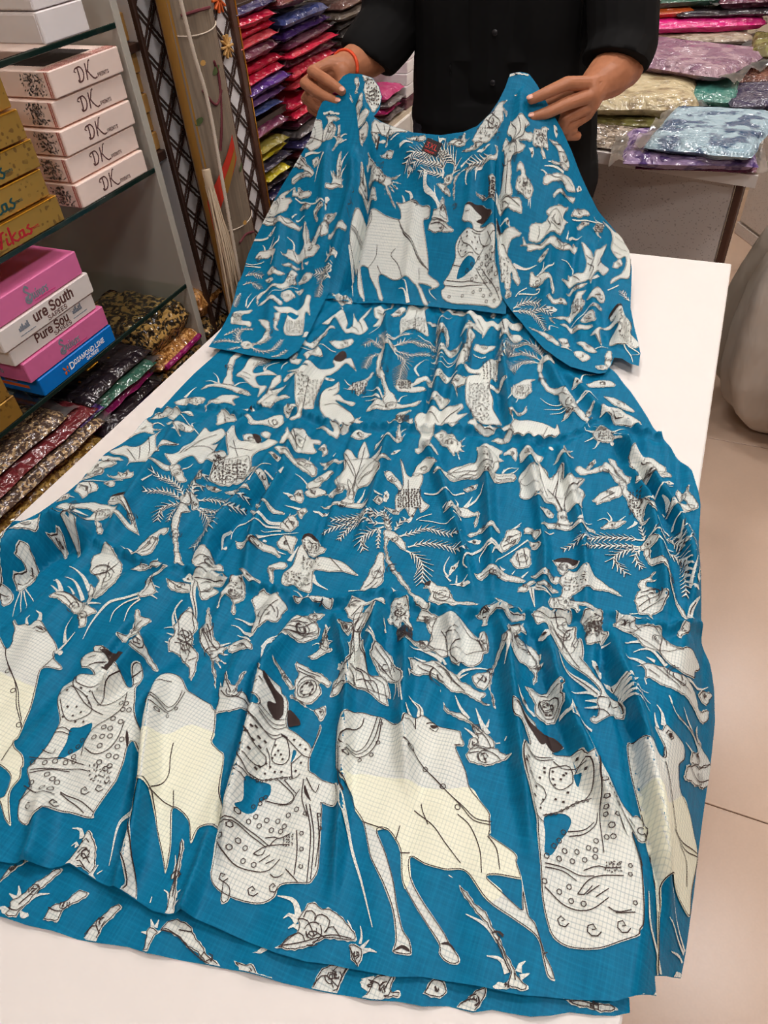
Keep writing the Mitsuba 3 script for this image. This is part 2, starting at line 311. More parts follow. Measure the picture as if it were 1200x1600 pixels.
PRINT = r'''@S
s -722,513 -719,530 -720,550 -717,561 -705,564 -696,560 -698,552 -703,547 -700,536 -709,526
l -718,523 -712,536 -707,545
s -694,539 -679,542 -685,551 -673,549 -671,558 -663,552 -659,556 -654,546 -662,538 -677,535
l -681,548 -669,540
l -669,554 -662,542
t14 -715,515 -700,522 -683,529 -662,535
s -688,524 -679,531 -668,526 -668,518 -678,519
s -714,494 -718,509 -707,516 -693,517 -686,507 -692,498 -695,487 -707,492
l -716,506 -703,505 -694,497
l -706,515 -696,507 -693,500
s -723,467 -723,481 -716,487 -712,478
b23 -715,482 -705,483
s -654,492 -657,500 -653,508 -640,512 -632,506 -633,496 -640,489 -649,487
h -658,500 -651,510 -639,513 -633,508 -642,508 -652,504
l -652,492 -644,493 -639,497
l -652,497 -650,499
l -643,499 -640,502
s -716,458 -712,468 -691,477 -669,484 -651,485 -633,486 -631,477 -634,470 -638,458 -645,453 -655,466 -669,470 -689,467 -704,459
s -646,454 -647,443 -641,429 -650,418 -658,414 -676,417 -684,424 -681,439 -670,451 -658,456 -657,468 -644,479 -634,473 -640,461
p -629,484 -626,497 -600,478 -572,452 -595,457 -615,463 -631,466 -633,472 -612,469 -595,465 -610,478
l -622,493 -585,461
l -625,489 -595,467
s -643,451 -638,454 -616,438 -615,432 -622,433
s -707,433 -710,443 -703,457 -695,462 -697,451 -701,438 -699,428 -696,423 -704,421 -709,425 -703,428
s -697,461 -690,460 -675,446 -687,448
b50 -691,463 -661,459
k49:1 -689,435 -651,448 -635,428 -672,416
k36:1 -661,473 -642,480 -632,467 -651,461
s -662,395 -655,402 -650,408 -646,398 -644,389 -653,394
p -648,416 -637,425 -632,412 -628,395
s -731,427 -723,433 -712,420 -701,406 -705,403 -715,416
s -736,393 -737,402 -726,406 -709,404 -701,396 -701,387 -713,389 -721,386
l -734,394 -720,396 -703,393
s -694,375 -699,391 -693,408 -678,410 -671,404 -668,393 -676,381 -688,371
s -686,322 -694,338 -704,357 -698,371 -694,375 -688,363 -682,342 -678,330 -677,314
l -682,326 -690,348 -692,367
b58 -712,348 -706,356 -715,371
s -678,314 -677,322 -663,319 -659,310 -662,302 -667,302
l -675,312 -668,316
s -675,353 -676,364 -670,372 -662,361 -656,349 -657,337 -659,328 -667,327 -673,335 -669,344 -669,353
l -669,333 -661,341 -665,357
b17 -661,328 -652,310 -641,293
b17 -659,328 -646,312 -635,301
b17 -657,329 -644,318 -628,306
b17 -657,332 -638,323 -626,317
s -607,402 -602,413 -596,422 -577,413 -562,401 -558,389 -556,371 -555,355 -558,343 -573,359 -578,374 -592,379
l -585,376 -577,388 -573,409
l -558,349 -572,376 -581,400
s -551,387 -548,370 -550,354 -555,342 -562,363 -561,377
s -568,342 -583,364 -574,361 -561,347 -557,336
b54 -578,357 -593,368 -608,374 -620,375
b49 -576,342 -592,355 -605,361 -615,360
b25 -588,343 -596,348 -603,350
s -614,330 -612,337 -602,341 -585,341 -566,338 -557,331 -556,324 -559,318 -578,324 -599,329
l -610,335 -595,335 -581,330
l -602,341 -586,339 -568,330
l -589,340 -569,337 -560,328
b62 -604,340 -618,351 -634,356
b33 -608,339 -623,344
s -559,318 -561,332 -547,332 -542,329 -546,320 -542,309 -547,303 -551,311
b40 -558,335 -544,341
s -562,421 -560,431 -560,445 -557,461 -552,472 -542,476 -539,472 -541,464 -547,462 -540,446 -539,432 -546,422 -555,421
l -552,427 -544,436 -546,453
l -557,423 -553,442 -554,457
l -552,433 -549,446
b29 -561,422 -582,426
s -546,399 -541,409 -528,414 -511,421 -511,417 -527,409 -537,400
b20 -519,417 -526,427
s -517,406 -511,411 -501,417 -506,407 -511,397 -502,387 -490,378 -493,369 -501,364 -511,368 -508,380 -515,390
b27 -503,384 -489,383
b27 -496,371 -483,369
b27 -499,375 -487,377
l -514,401 -504,383 -504,368
b51 -509,369 -523,360 -536,349 -539,335 -538,313 -534,294
b39 -504,363 -518,353 -523,338 -517,323
b31 -501,361 -506,347 -500,328
f58 -559,535 -581,551 -602,558 -624,558
f57 -554,526 -574,533 -597,535 -617,525
f73 -550,521 -565,516 -574,503 -566,483
f43 -550,518 -556,503 -550,485
f57 -549,525 -558,552 -555,567 -543,574
b14 -625,533 -624,554
s -564,533 -555,539 -543,530 -536,516 -545,513
s -545,513 -533,511 -536,497 -530,480 -517,460 -504,444 -485,425 -497,424 -514,446 -535,472 -546,493
l -535,475 -529,477
l -522,458 -517,460
l -510,442 -504,444
s -490,398 -477,400 -465,405 -457,400 -451,392 -461,389 -471,387 -481,389
l -487,397 -472,395 -455,393
s -477,409 -472,419 -463,409 -468,407
s -499,313 -493,320 -493,334 -496,345 -493,348 -485,342 -475,343 -472,340 -478,330 -476,321 -482,314 -485,309 -495,309
l -487,315 -485,328 -482,338
b41 -479,311 -466,304 -456,303
b30 -454,378 -455,365 -446,354 -435,343
s -563,597 -562,616 -557,613 -558,602
s -545,577 -548,598 -546,617 -537,628 -518,638 -503,620 -496,597 -494,587 -500,577 -516,580 -518,571 -534,572
k53:2 -556,606 -511,621 -494,591 -537,577
l -544,614 -522,574
l -528,627 -503,581
s -540,561 -533,566 -515,563 -522,557 -532,557
s -501,610 -501,621 -484,616 -485,610 -495,607
s -564,561 -561,569 -558,577 -550,572 -549,562 -554,554 -559,553
b22 -557,566 -560,580
b15 -552,565 -548,573
b30 -477,576 -480,599 -479,610 -471,624
s -478,596 -475,604 -462,598 -457,586 -469,589
t35 -471,606 -457,607 -448,610
b26 -448,608 -449,621
s -459,589 -451,588 -445,578 -446,570 -452,569 -450,577 -458,582
t17 -478,574 -494,565 -506,558 -494,558 -477,563
s -461,558 -456,561 -447,554 -431,552 -417,553 -410,549 -418,546 -432,545 -447,549 -455,551
s -462,546 -455,547 -446,540 -436,537 -443,533 -453,539
f51 -537,532 -522,541 -499,541 -469,552
f46 -526,523 -504,520 -481,523 -465,537
f83 -530,521 -509,512 -489,494 -486,474 -490,456
f52 -539,528 -548,549 -541,554
s -545,533 -539,535 -528,525 -529,517 -534,516
b30 -405,604 -409,612 -420,619 -434,625
s -401,601 -409,612 -405,624 -398,634 -387,648 -386,630 -388,619 -390,608
s -404,597 -396,606 -380,608 -377,601 -385,590 -397,588
s -417,589 -418,596 -410,599 -400,585 -397,573 -408,576 -413,582
s -432,585 -423,587 -411,581 -410,575 -422,581
l -414,594 -402,584
l -399,602 -387,593
b53 -391,562 -403,563 -418,564
s -396,557 -391,567 -383,563 -385,555 -386,548
s -377,567 -369,570 -357,574 -357,570 -373,564
s -380,638 -374,656 -382,675 -371,678 -357,691 -345,691 -328,675 -321,663 -323,645 -331,632 -339,627 -349,639 -347,623 -359,619 -373,628
l -344,624 -353,649 -351,678
l -380,676 -357,651 -351,649
l -348,643 -336,654 -331,670
s -362,642 -346,627 -333,598 -349,592 -349,612
p -373,578 -364,589 -348,595 -327,600 -311,601 -312,592 -327,590 -353,586
s -372,606 -367,615 -359,624 -356,617 -358,607 -368,603
b45 -327,600 -326,613 -328,626
b28 -323,596 -316,607
s -450,652 -437,657 -423,654 -407,638 -410,629 -421,636 -441,645
s -483,642 -474,644 -463,641 -466,636 -479,638
s -412,658 -407,663 -395,671 -395,660 -402,654
s -306,601 -305,614 -297,617 -297,607
b41 -310,615 -301,622
f60 -288,594 -307,581 -330,567 -345,559
f59 -286,591 -305,576 -336,550 -347,535
f51 -280,575 -303,567 -319,553 -323,530
f70 -278,570 -291,553 -295,537 -285,523
f27 -280,563 -276,547 -271,535
s -406,532 -404,542 -397,551 -389,544 -383,537 -386,526 -392,520 -403,524
l -402,543 -386,530
l -405,535 -390,525
b20 -401,546 -403,552
b20 -396,549 -394,555
b69 -403,531 -422,528 -445,525 -461,516 -463,503 -458,490
b48 -402,524 -423,520 -437,512 -437,501
b28 -399,519 -413,514 -423,508
s -448,486 -441,486 -428,488 -415,493 -400,492 -387,488 -379,479 -392,481 -406,481 -419,480 -432,475 -440,477
l -437,479 -425,483 -411,482
l -432,487 -418,486
b27 -389,487 -375,486
b32 -420,494 -416,504 -396,514 -377,525
s -395,500 -393,512 -380,518 -373,513 -370,500 -369,489 -380,493 -389,493
l -390,512 -382,504 -371,493
s -413,499 -408,499 -408,495 -413,496
t16 -465,502 -466,487 -463,476 -460,470
s -461,472 -457,478 -454,473
s -367,515 -368,522 -361,527 -349,524 -340,516 -332,513 -332,504 -340,498 -352,500 -360,506
h -367,516 -368,524 -360,528 -348,525 -352,523 -363,522 -365,516
k35:1 -365,516 -346,523 -337,505 -356,499
s -361,483 -365,498 -363,508 -351,498 -341,495 -323,499 -303,498 -287,492 -276,485 -296,484 -311,478 -323,477 -329,472 -318,444 -327,441 -342,446 -349,439 -358,443 -363,457 -359,470
k37:1 -363,460 -333,471 -323,450 -352,440
k46:1 -357,493 -335,500 -325,481 -348,474
l -321,500 -296,484
b58 -366,478 -366,504
s -386,463 -374,473 -365,473 -365,465 -375,459 -373,451 -365,438 -372,441 -380,451
b66 -329,467 -318,457 -301,453
s -479,436 -482,449 -475,457 -460,451 -452,445 -441,444 -435,437 -444,434 -456,427 -467,426
l -476,437 -468,445 -455,444
l -467,429 -460,440 -445,439
s -468,417 -460,426 -443,429 -424,428 -424,423 -430,415 -441,414 -427,411 -429,402 -434,393 -439,391 -447,399 -456,409
l -463,417 -447,420 -426,423
l -444,397 -438,407
b83 -462,414 -448,390 -432,369 -420,342
s -416,417 -416,428 -408,434 -397,424 -389,409 -390,401 -393,395 -385,383 -391,383 -398,396 -409,402 -410,394 -407,382 -410,384 -414,400 -420,406
k41:1 -417,422 -402,428 -389,406 -404,401
p -417,445 -401,441 -383,437 -379,432 -390,430 -403,430 -406,437
s -380,417 -377,426 -368,427 -352,425 -348,421 -339,417 -335,413 -334,404 -336,388 -344,383 -347,370 -348,361 -354,368 -358,383 -371,400 -379,407
l -368,399 -360,404 -357,418
l -348,375 -351,393 -346,414
b58 -348,375 -360,378 -372,380 -383,378
b47 -348,359 -361,365 -374,370 -382,368
b36 -347,352 -359,359 -371,361
s -372,345 -367,354 -355,356 -347,352 -341,345 -364,337
l -367,347 -355,349 -346,344
s -416,355 -414,363 -423,376 -425,385 -414,375 -406,366 -393,349 -378,339 -380,331 -391,327 -406,340
l -411,354 -396,343 -382,335
l -408,360 -396,348
b32 -381,337 -372,349
s -331,425 -323,430 -313,439 -299,441 -286,439 -290,431 -306,429 -319,426 -325,422
b26 -323,430 -334,439 -340,438
b29 -318,432 -319,439
s -322,370 -320,385 -312,397 -306,409 -297,407 -286,402 -286,393 -294,385 -303,375 -314,373
l -316,381 -305,390 -298,405
l -315,375 -302,384 -289,398
s -305,407 -304,417 -291,424 -291,419 -295,411 -295,403
b18 -299,416 -304,421
b35 -318,369 -322,366 -317,354
b42 -333,353 -332,366 -325,376
s -276,380 -277,396 -283,410 -276,401 -269,387 -263,387 -265,382 -263,374 -269,374
b21 -276,401 -275,407
s -265,464 -265,479 -266,497 -266,516 -267,528 -260,527 -247,496 -245,481 -252,468
l -261,470 -256,482 -256,508
l -254,472 -250,484
b18 -277,459 -263,465
s -270,436 -268,449 -258,453 -249,451 -237,463 -232,460 -229,453 -241,447 -249,444 -249,434 -248,423 -259,421 -265,428
l -266,435 -256,449
l -257,424 -253,442
s -249,425 -244,441 -236,446 -234,435 -237,419 -238,408 -228,386 -240,382 -245,398 -249,411
l -243,408 -242,432
s -266,409 -260,414 -250,415 -248,406 -252,397 -260,402
b21 -230,408 -217,395
s -315,661 -312,671 -297,664 -283,651 -285,644 -297,650 -310,654
s -307,700 -300,695 -290,680 -280,673 -278,681 -266,681 -261,666 -259,649 -247,634 -236,626 -243,612 -250,620 -250,607 -254,599 -265,611 -270,600 -277,607 -286,630 -283,645 -288,663
k37:2 -289,643 -258,653 -245,618 -275,608
l -281,666 -257,605
s -280,680 -279,702 -271,712 -252,698 -262,689 -268,680 -273,674
s -291,603 -278,604 -268,602 -269,597 -280,597
p -263,595 -254,593 -250,607 -249,592 -251,587
t29 -252,648 -234,648 -213,652 -200,661
s -203,668 -197,678 -189,688 -189,678 -197,665
s -301,627 -299,633 -292,622 -292,612 -296,614
s -251,684 -244,690 -232,687 -225,702 -207,725 -203,741 -184,748 -172,730 -173,709 -166,708 -150,716 -146,718 -147,704 -166,694 -182,702 -196,696 -209,686 -225,681 -238,687 -245,681
l -227,694 -202,709 -187,718
l -217,691 -200,701 -184,708
l -180,703 -164,701 -149,710
b38 -163,712 -164,726
b26 -156,714 -146,737
s -214,618 -211,627 -204,632 -198,634 -189,637 -179,634 -173,636 -168,626 -168,606 -172,614 -173,627 -180,625 -191,618 -204,618
b40 -201,630 -202,639 -208,644
b45 -192,636 -190,650 -189,661
t32 -192,636 -183,654 -179,665
b21 -178,663 -178,677
b28 -217,625 -212,628
t14 -244,597 -240,604 -228,612
t14 -240,598 -223,599 -206,600 -194,602
t20 -199,611 -191,613 -189,609
s -288,594 -283,593 -272,578 -267,568 -275,568
s -275,565 -268,567 -255,563 -242,553 -237,543 -248,545 -261,552 -270,552
f50 -254,560 -240,574 -223,586 -183,582
f57 -237,549 -218,561 -194,564 -166,559
f89 -237,543 -222,537 -209,525 -200,499
f51 -269,564 -278,582 -288,594
f39 -262,569 -261,585 -257,589
s -270,552 -265,556 -259,535 -249,522 -233,506 -217,493 -205,482 -191,477 -178,467 -181,463 -198,469 -211,482 -228,494 -251,516 -261,532
l -252,521 -250,527
l -232,501 -229,506
s -174,591 -172,597 -164,599 -162,607 -153,604 -147,612 -138,609 -138,603 -149,599 -159,597 -167,590
s -173,578 -164,586 -153,586 -156,580 -164,580
s -130,597 -129,612 -121,621 -111,615 -111,601 -118,587 -125,576 -131,585
l -127,593 -121,606 -113,615
l -127,584 -120,595 -113,606
b28 -124,617 -116,634
b27 -129,612 -116,628
b64 -124,582 -144,575 -157,563 -162,547 -161,537 -154,530
b49 -125,576 -141,571 -148,560 -145,551
b30 -125,576 -133,571 -133,558
s -108,616 -110,626 -98,626 -86,612 -91,608 -99,617
s -100,605 -92,605 -85,600 -82,593 -92,594
b23 -101,607 -112,587 -125,563 -127,549
s -113,570 -109,585 -102,594 -94,590 -88,566 -98,559 -106,559
l -108,582 -99,561
l -102,590 -92,566
s -146,529 -140,536 -128,546 -112,546 -99,545 -86,542 -96,536 -113,535 -128,532 -137,523
l -138,529 -126,538 -111,541
s -122,552 -114,552 -117,548
b30 -93,545 -88,557
b19 -105,547 -103,554
b26 -174,519 -182,526 -184,536 -183,549
b26 -169,513 -179,520
s -175,521 -176,534 -169,546 -169,539 -171,528
s -169,508 -162,512 -148,517 -146,513 -157,509
b22 -162,512 -165,524
b18 -155,515 -151,523
s -196,493 -196,502 -190,506 -181,503 -169,502 -162,495 -156,487 -142,490 -127,492 -143,483 -163,474 -174,473 -184,477 -185,487 -192,494
l -185,492 -172,489 -160,488
l -180,483 -166,481 -155,483
l -179,476 -167,475
h -197,499 -195,503 -191,505 -191,498
s -113,502 -104,503 -92,500 -80,497 -91,494 -102,494
s -128,477 -118,486 -102,494 -90,491 -76,494 -75,488 -88,485 -103,484 -112,479 -112,467 -118,467 -119,476
b14 -118,486 -110,496
b36 -222,471 -227,477 -231,480
s -220,445 -222,463 -206,469 -195,444 -185,429 -191,429 -200,438 -198,429 -202,430 -210,434 -218,436
k39:1 -222,459 -206,464 -197,441 -212,435
s -222,434 -217,427 -215,418
s -200,428 -192,417 -180,415 -168,424 -162,422 -164,412 -178,411 -191,411
s -188,451 -188,463 -175,463 -166,461 -170,451 -180,447 -185,447
s -177,448 -167,462 -150,463 -130,453 -114,443 -105,431 -166,409 -161,426
l -183,455 -176,451 -166,459
l -142,418 -146,434 -140,445
s -113,444 -112,455 -108,452 -103,441 -102,432 -107,433
s -88,464 -87,474 -79,477 -74,469 -76,461 -80,456 -71,452 -62,453 -57,449 -86,438 -85,452
h -88,471 -87,475 -78,479 -77,477
l -81,453 -71,448
b14 -75,476 -75,483
s -128,703 -141,713 -140,727 -128,731 -119,723 -114,718 -124,750 -120,754 -100,723 -99,737 -89,751 -83,729 -78,730 -61,741 -58,737 -64,712 -53,712 -53,690 -51,681 -65,670 -71,674 -78,666 -87,678 -110,677 -105,691 -111,699
l -73,667 -83,686 -99,703
l -73,670 -86,691 -91,729
l -70,672 -73,696 -64,735
l -73,677 -71,696 -57,708
l -87,678 -108,687
s -77,666 -70,672 -60,654 -55,649 -73,643 -75,651
s -90,626 -85,639 -70,646 -54,647 -40,652 -29,649 -28,644 -42,644 -57,639 -75,634
b40 -49,651 -47,661 -52,673
b28 -46,653 -33,660
t16 -84,613 -74,627
s -98,654 -93,667 -82,661 -82,652 -94,651
s -74,752 -72,762 -63,761 -54,760 -42,773 -39,781 -28,778 -19,763 -5,751 -10,746 -21,749 -31,763 -51,753 -66,746
s -61,760 -57,775 -52,784 -52,770 -56,760
l -40,767 -25,761 -11,753
s -36,789 -28,792 -22,783 -9,764 -1,756 -6,748
s -41,703 -29,724 -17,741 -7,741 -8,724 -18,711 -32,695 -35,699
l -31,703 -17,727
s -15,751 -7,751 0,733 16,723 32,703 38,696 34,692 26,704 25,686 32,681 24,678 17,689 7,701 -1,717 -10,733
k46:2 -2,733 17,739 24,694 5,688
b49 17,683 15,676 8,664
s -22,655 -13,670 3,678 5,675 -3,663 -17,654
b36 -13,667 -13,677 -20,685
b28 -11,667 -20,673 -28,666
b24 -3,675 3,687
s -7,778 -10,798 -5,807 21,808 37,796 40,786 29,773 14,761 6,765 -3,769
s 5,755 14,761 32,785 44,784 47,777 33,771 19,756 14,751 8,746
l 11,753 25,771 42,781
s 41,762 44,768 51,767 47,760 43,756
b38 29,711 31,725 37,742 51,760
b25 29,711 18,720
s 51,704 53,720 60,731 77,734 81,726 67,715 57,707
l 55,720 66,724 78,722
b42 52,710 47,721 41,730
b29 49,706 45,711
s 62,732 56,746 57,759 65,752 70,768 73,752 80,744 85,730 80,723 73,733 66,743
t19 61,681 61,689 69,698 70,706 63,705
t18 58,674 52,680 41,682 38,683
f59 31,653 11,649 -25,635 -56,606
f43 29,641 2,632 -27,619 -34,605
f70 28,638 11,626 1,609 16,592
f50 28,635 24,623 28,613 35,604
f52 35,654 47,664 63,667 74,651
f59 42,645 62,644 80,629 86,585
f32 31,653 27,666 23,676
f48 71,647 82,657 95,661
f48 71,656 70,672 80,679
s 27,641 35,654 45,649 44,641 37,636 30,635
s 33,637 39,639 42,624 52,617 61,607 71,582 79,571 89,559 92,551 84,553 74,569 66,581 58,603 42,613 35,624
l 37,622 41,628
l 53,609 58,611
l 67,581 70,585
s -83,551 -76,554 -61,556 -55,561 -48,555 -54,548 -75,547
s -66,581 -61,588 -51,591 -41,589 -34,584 -38,577 -45,575 -48,563 -55,569 -60,576
h -65,581 -59,589 -49,592 -39,590 -35,585 -41,581 -47,585 -56,584
l -57,578 -50,581
s -37,572 -25,579 -13,574 3,566 21,555 6,557 -7,556 -18,551 -29,542 -34,530 -22,532 2,528 -9,524 -24,527 -20,516 -51,512 -56,523 -45,534 -46,546 -52,554 -45,572
k36:1 -53,528 -30,537 -26,519 -49,510
k48:1 -48,561 -25,569 -21,547 -43,539
s -73,541 -62,540 -49,540 -49,536 -60,533 -70,535
b73 -75,536 -67,531 -55,528
s -75,541 -82,533 -82,526 -92,522 -90,533 -81,544
b72 -79,534 -74,521 -68,506
s 33,554 33,562 37,573 33,576 35,585 43,594 47,601 50,599 47,593 52,588 44,587 43,580 50,578 56,570 63,570 66,561 63,548 55,539 56,534 50,539 42,536 37,546
l 36,558 45,566 50,555
l 39,547 49,562 59,566
l 43,541 53,554 63,560
l 38,568 47,574
b18 31,533 40,538
s 36,532 44,532 53,529 45,527
b39 97,600 90,597 89,610 89,631
s 93,611 96,631 97,622 97,606
b76 93,555 94,572 101,596
s 83,530 85,540 92,547 95,542 87,521 84,524
s 17,506 19,519 16,527 29,529 39,526 33,517 44,510 36,509 26,510
l 22,513 31,521
s 29,509 39,508 45,519 57,525 68,518 79,511 89,509 93,508 55,490 44,499 37,503
b35 48,496 38,493 31,488
s -69,494 -57,505 -43,508 -30,513 -27,504 -34,499 -30,489 -21,502 -19,491 -16,486 -12,476 -15,464 -27,459 -43,474 -50,491 -64,491
l -48,497 -37,478 -23,463
l -28,463 -30,485 -22,497
l -45,505 -37,489
s -53,468 -47,478 -46,464 -49,463
s -17,510 -14,519 1,523 5,511 8,496 15,494 6,485 3,477 -2,473 -7,482 -8,497
k39:1 -14,514 2,519 7,490 -9,484
b28 10,482 19,481
s -632,260 -610,253 -609,261 -615,269 -619,277 -629,284 -629,288 -619,283 -612,288 -605,287 -602,294 -593,295 -580,288 -561,279 -550,271 -553,268 -544,260 -532,256 -532,251 -549,245 -538,226 -529,206 -524,189 -516,172 -518,168 -509,162 -495,158 -487,150 -487,147 -481,139 -481,127 -475,118 -455,100 -466,103 -482,113 -490,115 -483,119 -489,134 -496,139 -512,142 -515,142
b69 -596,294 -603,304 -614,307
b41 -609,287 -616,293 -616,299
y -591,219 -577,224 -554,224 -537,222 -529,206 -524,189 -516,172 -518,168 -509,162 -495,158 -487,150 -487,147 -481,139 -481,127 -475,118 -455,100 -466,103 -482,113 -490,115 -483,119 -489,134 -496,139 -512,142 -515,142
h -593,286 -586,287 -582,285 -588,285
l -594,283 -590,288 -581,287 -582,282 -589,282
l -611,254 -601,244 -567,223 -540,198 -522,182
l -592,238 -555,215 -528,189
c30 -582,229 -559,212 -527,184
l -511,146 -514,158 -516,167
l -549,247 -547,259 -548,265
b47 -550,283 -565,301 -568,317
b39 -550,267 -548,284 -547,298
s -550,269 -548,273 -543,272 -544,267
s -519,271 -517,279 -508,284 -500,285 -491,291 -479,293 -471,289 -470,281 -472,275 -460,271 -449,262 -443,263 -451,275 -452,283 -448,288 -441,280 -438,271 -437,263 -426,251 -418,238 -409,228 -398,219 -391,206 -393,204 -401,210 -401,202 -395,189 -390,172 -390,167 -390,139 -387,134 -395,131 -412,129 -430,123 -432,117 -435,108 -442,105 -453,107 -463,119 -466,133 -465,136 -476,144 -482,149 -481,158 -481,176 -485,193 -488,202 -503,218 -513,231 -514,239 -505,246 -504,253 -492,259 -497,263 -507,262 -512,265
s -512,287 -513,291 -505,292 -491,292 -488,294 -488,287 -498,284 -506,283
h -501,287 -494,292 -476,294 -470,287 -470,278 -476,276 -477,271 -489,272 -493,272 -489,280 -495,285
u -461,168 -465,186 -471,199 -463,204 -454,212 -448,203 -447,192 -446,186 -452,178
c25 -450,193 -450,186 -454,179
l -516,268 -516,273 -520,274
l -509,275 -501,279
l -501,265 -495,274 -492,281
l -504,251 -499,244 -485,246 -475,255 -466,265
l -506,250 -500,240 -481,230 -464,225 -447,223
l -508,230 -505,233 -503,238 -492,238 -480,235 -464,225 -465,216 -476,206 -489,209 -502,222
l -480,243 -462,233 -459,234 -461,250 -456,268
l -462,231 -451,235 -442,245 -441,255
l -440,253 -431,237 -436,221 -446,208 -446,193 -439,179
l -441,187 -426,184 -417,191 -415,205 -420,224
l -484,194 -479,198 -467,196
l -483,190 -477,193 -466,193
l -482,170 -469,170 -469,175
l -488,159 -470,164 -456,171 -429,172
l -478,149 -460,157 -436,166 -422,168
l -476,146 -457,157 -440,162
h -413,218 -405,210 -401,202 -409,210
c28 -436,240 -430,241 -429,234 -423,236 -432,222 -423,222 -435,211 -428,212 -438,199 -430,202 -423,205 -411,207 -410,199 -412,188 -405,190 -416,179 -405,180 -407,176 -426,193 -481,156 -469,160 -461,165 -451,168 -447,176 -443,172 -458,151 -466,139 -451,138 -450,149 -444,148 -442,139
z -508,228 -491,218 -483,222 -488,207 -479,212 -473,218 -471,207 -463,210 -502,233 -492,241 -481,236 -482,242 -472,230 -472,246
l -464,120 -461,136 -466,133
l -471,134 -451,132 -435,136
l -434,141 -411,142 -399,140 -391,138
l -433,140 -411,137 -399,134
q48 -451,121
q41 -430,130
q51 -412,152
q47 -401,159
k44:3 -426,174 -405,182 -392,166 -413,158
s -478,309 -470,307 -465,309 -458,312 -448,302 -437,297 -430,291 -435,289 -448,295 -452,292 -459,293 -466,302
l -465,307 -460,297
l -462,308 -456,297
l -449,271 -445,283
l -444,264 -440,270
s -419,270 -420,277 -416,285 -406,290 -395,289 -381,279 -375,277 -363,276 -352,276 -346,272 -341,270 -330,251 -325,238 -314,233 -306,229 -289,195 -277,182 -274,171 -265,162 -257,145 -251,133 -242,131 -236,128 -233,119 -239,116 -249,137 -268,164 -289,162 -289,147 -304,164 -323,169 -316,155 -305,138 -296,118 -306,127 -339,159 -350,172 -359,174 -347,148 -335,129 -307,91 -303,84 -320,84 -321,92 -323,102 -352,138 -361,156 -365,174 -368,180 -399,222 -408,238 -415,259
y -394,214 -383,220 -367,230 -354,246 -329,248 -325,238 -314,233 -306,229 -289,195 -277,182 -274,171 -289,162 -289,147 -304,164 -323,169 -316,155 -305,138 -296,118 -306,127 -339,159 -350,172 -359,174 -366,176 -368,180
l -418,268 -414,271 -402,280
l -411,256 -399,253 -387,253 -382,263 -385,276
l -409,251 -396,250 -384,249 -380,260 -381,275
l -406,248 -397,245 -383,247
c21 -391,242 -382,244 -378,255 -405,245
l -359,222 -354,209 -346,192 -350,174
l -399,222 -368,180 -358,175
l -350,172 -333,170 -323,169
l -333,183 -323,169
h -320,86 -316,89 -309,90 -305,88 -309,91 -316,91
b36 -379,190 -363,157 -361,135 -348,105
b37 -441,343 -453,358 -454,377
s -441,343 -441,353 -439,373 -413,335 -401,306 -413,312 -425,317 -432,314 -436,324 -436,333
l -433,335 -427,339 -416,338
l -431,326 -423,329 -408,317
b26 -437,340 -443,340 -450,336
b26 -435,332 -443,331
b26 -433,323 -439,321
s -388,87 -384,94 -382,102 -384,116 -383,123 -374,119 -362,107 -358,97 -360,93 -371,94 -382,89
l -379,103 -377,110 -370,107
l -382,111 -381,116 -375,114
l -377,98 -375,105 -364,100
l -374,93 -375,99 -365,95
b50 -385,115 -392,121 -400,119
b43 -384,107 -388,110 -390,106
s -359,81 -360,89 -359,94 -351,91 -351,87 -356,84
b19 -356,91 -351,100
b16 -357,93 -357,102
s -277,91 -282,105 -289,123 -298,143 -302,151 -292,140 -285,124 -278,109 -269,96 -271,91
l -278,104 -287,122 -296,141
b25 -287,116 -291,126 -297,134
b28 -278,99 -284,105 -289,106
b28 -274,104 -276,108 -273,111
b28 -272,99 -269,103
s -277,89 -276,94 -270,92
b22 -290,84 -293,90 -296,98
@K
s -438,59 -437,62 -436,72 -428,78 -428,86 -420,86 -425,79 -430,74 -432,65 -434,61 -437,57
s -409,41 -409,46 -413,50 -408,55 -404,66 -399,76 -395,85 -387,88 -388,83 -393,72 -396,58 -398,50 -398,48 -398,42
l -403,51 -397,69
l -410,46 -402,46 -399,51
b50 -407,55 -412,61 -415,63
b40 -409,54 -419,55
b43 -399,54 -394,63 -385,68
s -398,48 -392,49 -389,47 -395,44
s -421,43 -416,46 -409,45 -409,41 -415,41
s -376,50 -377,60 -369,67 -364,77 -359,81 -352,81 -357,73 -364,61 -363,54 -366,52
l -378,59 -370,59 -365,61
s -335,52 -336,60 -332,68 -327,80 -318,83 -320,74 -324,67 -323,59 -323,53 -331,51
l -336,54 -334,61 -331,63 -323,59
s -281,62 -285,72 -286,79 -277,80 -276,84 -270,92 -263,93 -254,91 -233,81 -225,79 -215,75 -222,73 -239,77 -263,81 -273,82 -278,72 -278,63
l -276,80 -263,82 -244,77 -228,74 -221,75
l -263,86 -252,89
b40 -282,75 -291,73
b40 -283,79 -289,84
b34 -281,80 -282,86
s -208,84 -203,85 -196,85 -191,87 -186,84 -173,84 -178,82 -191,79 -201,78 -202,81
s -196,94 -193,98 -192,99 -188,103 -187,99 -191,95
s -141,91 -141,101 -133,112 -121,117 -121,110 -123,96 -129,92 -138,89
l -141,93 -136,102 -123,99
s -107,108 -104,112 -98,115 -92,107 -99,104
s -103,98 -99,105 -98,115 -92,120 -84,122 -83,112 -77,114 -75,111 -81,107 -93,100
l -99,112 -93,112 -90,108
l -88,110 -86,120
b37 -98,114 -107,110
s -124,94 -129,98 -131,108 -128,114 -121,117 -121,105 -122,94
s -59,119 -57,129 -51,132 -45,132 -43,125 -52,119
l -58,121 -56,129
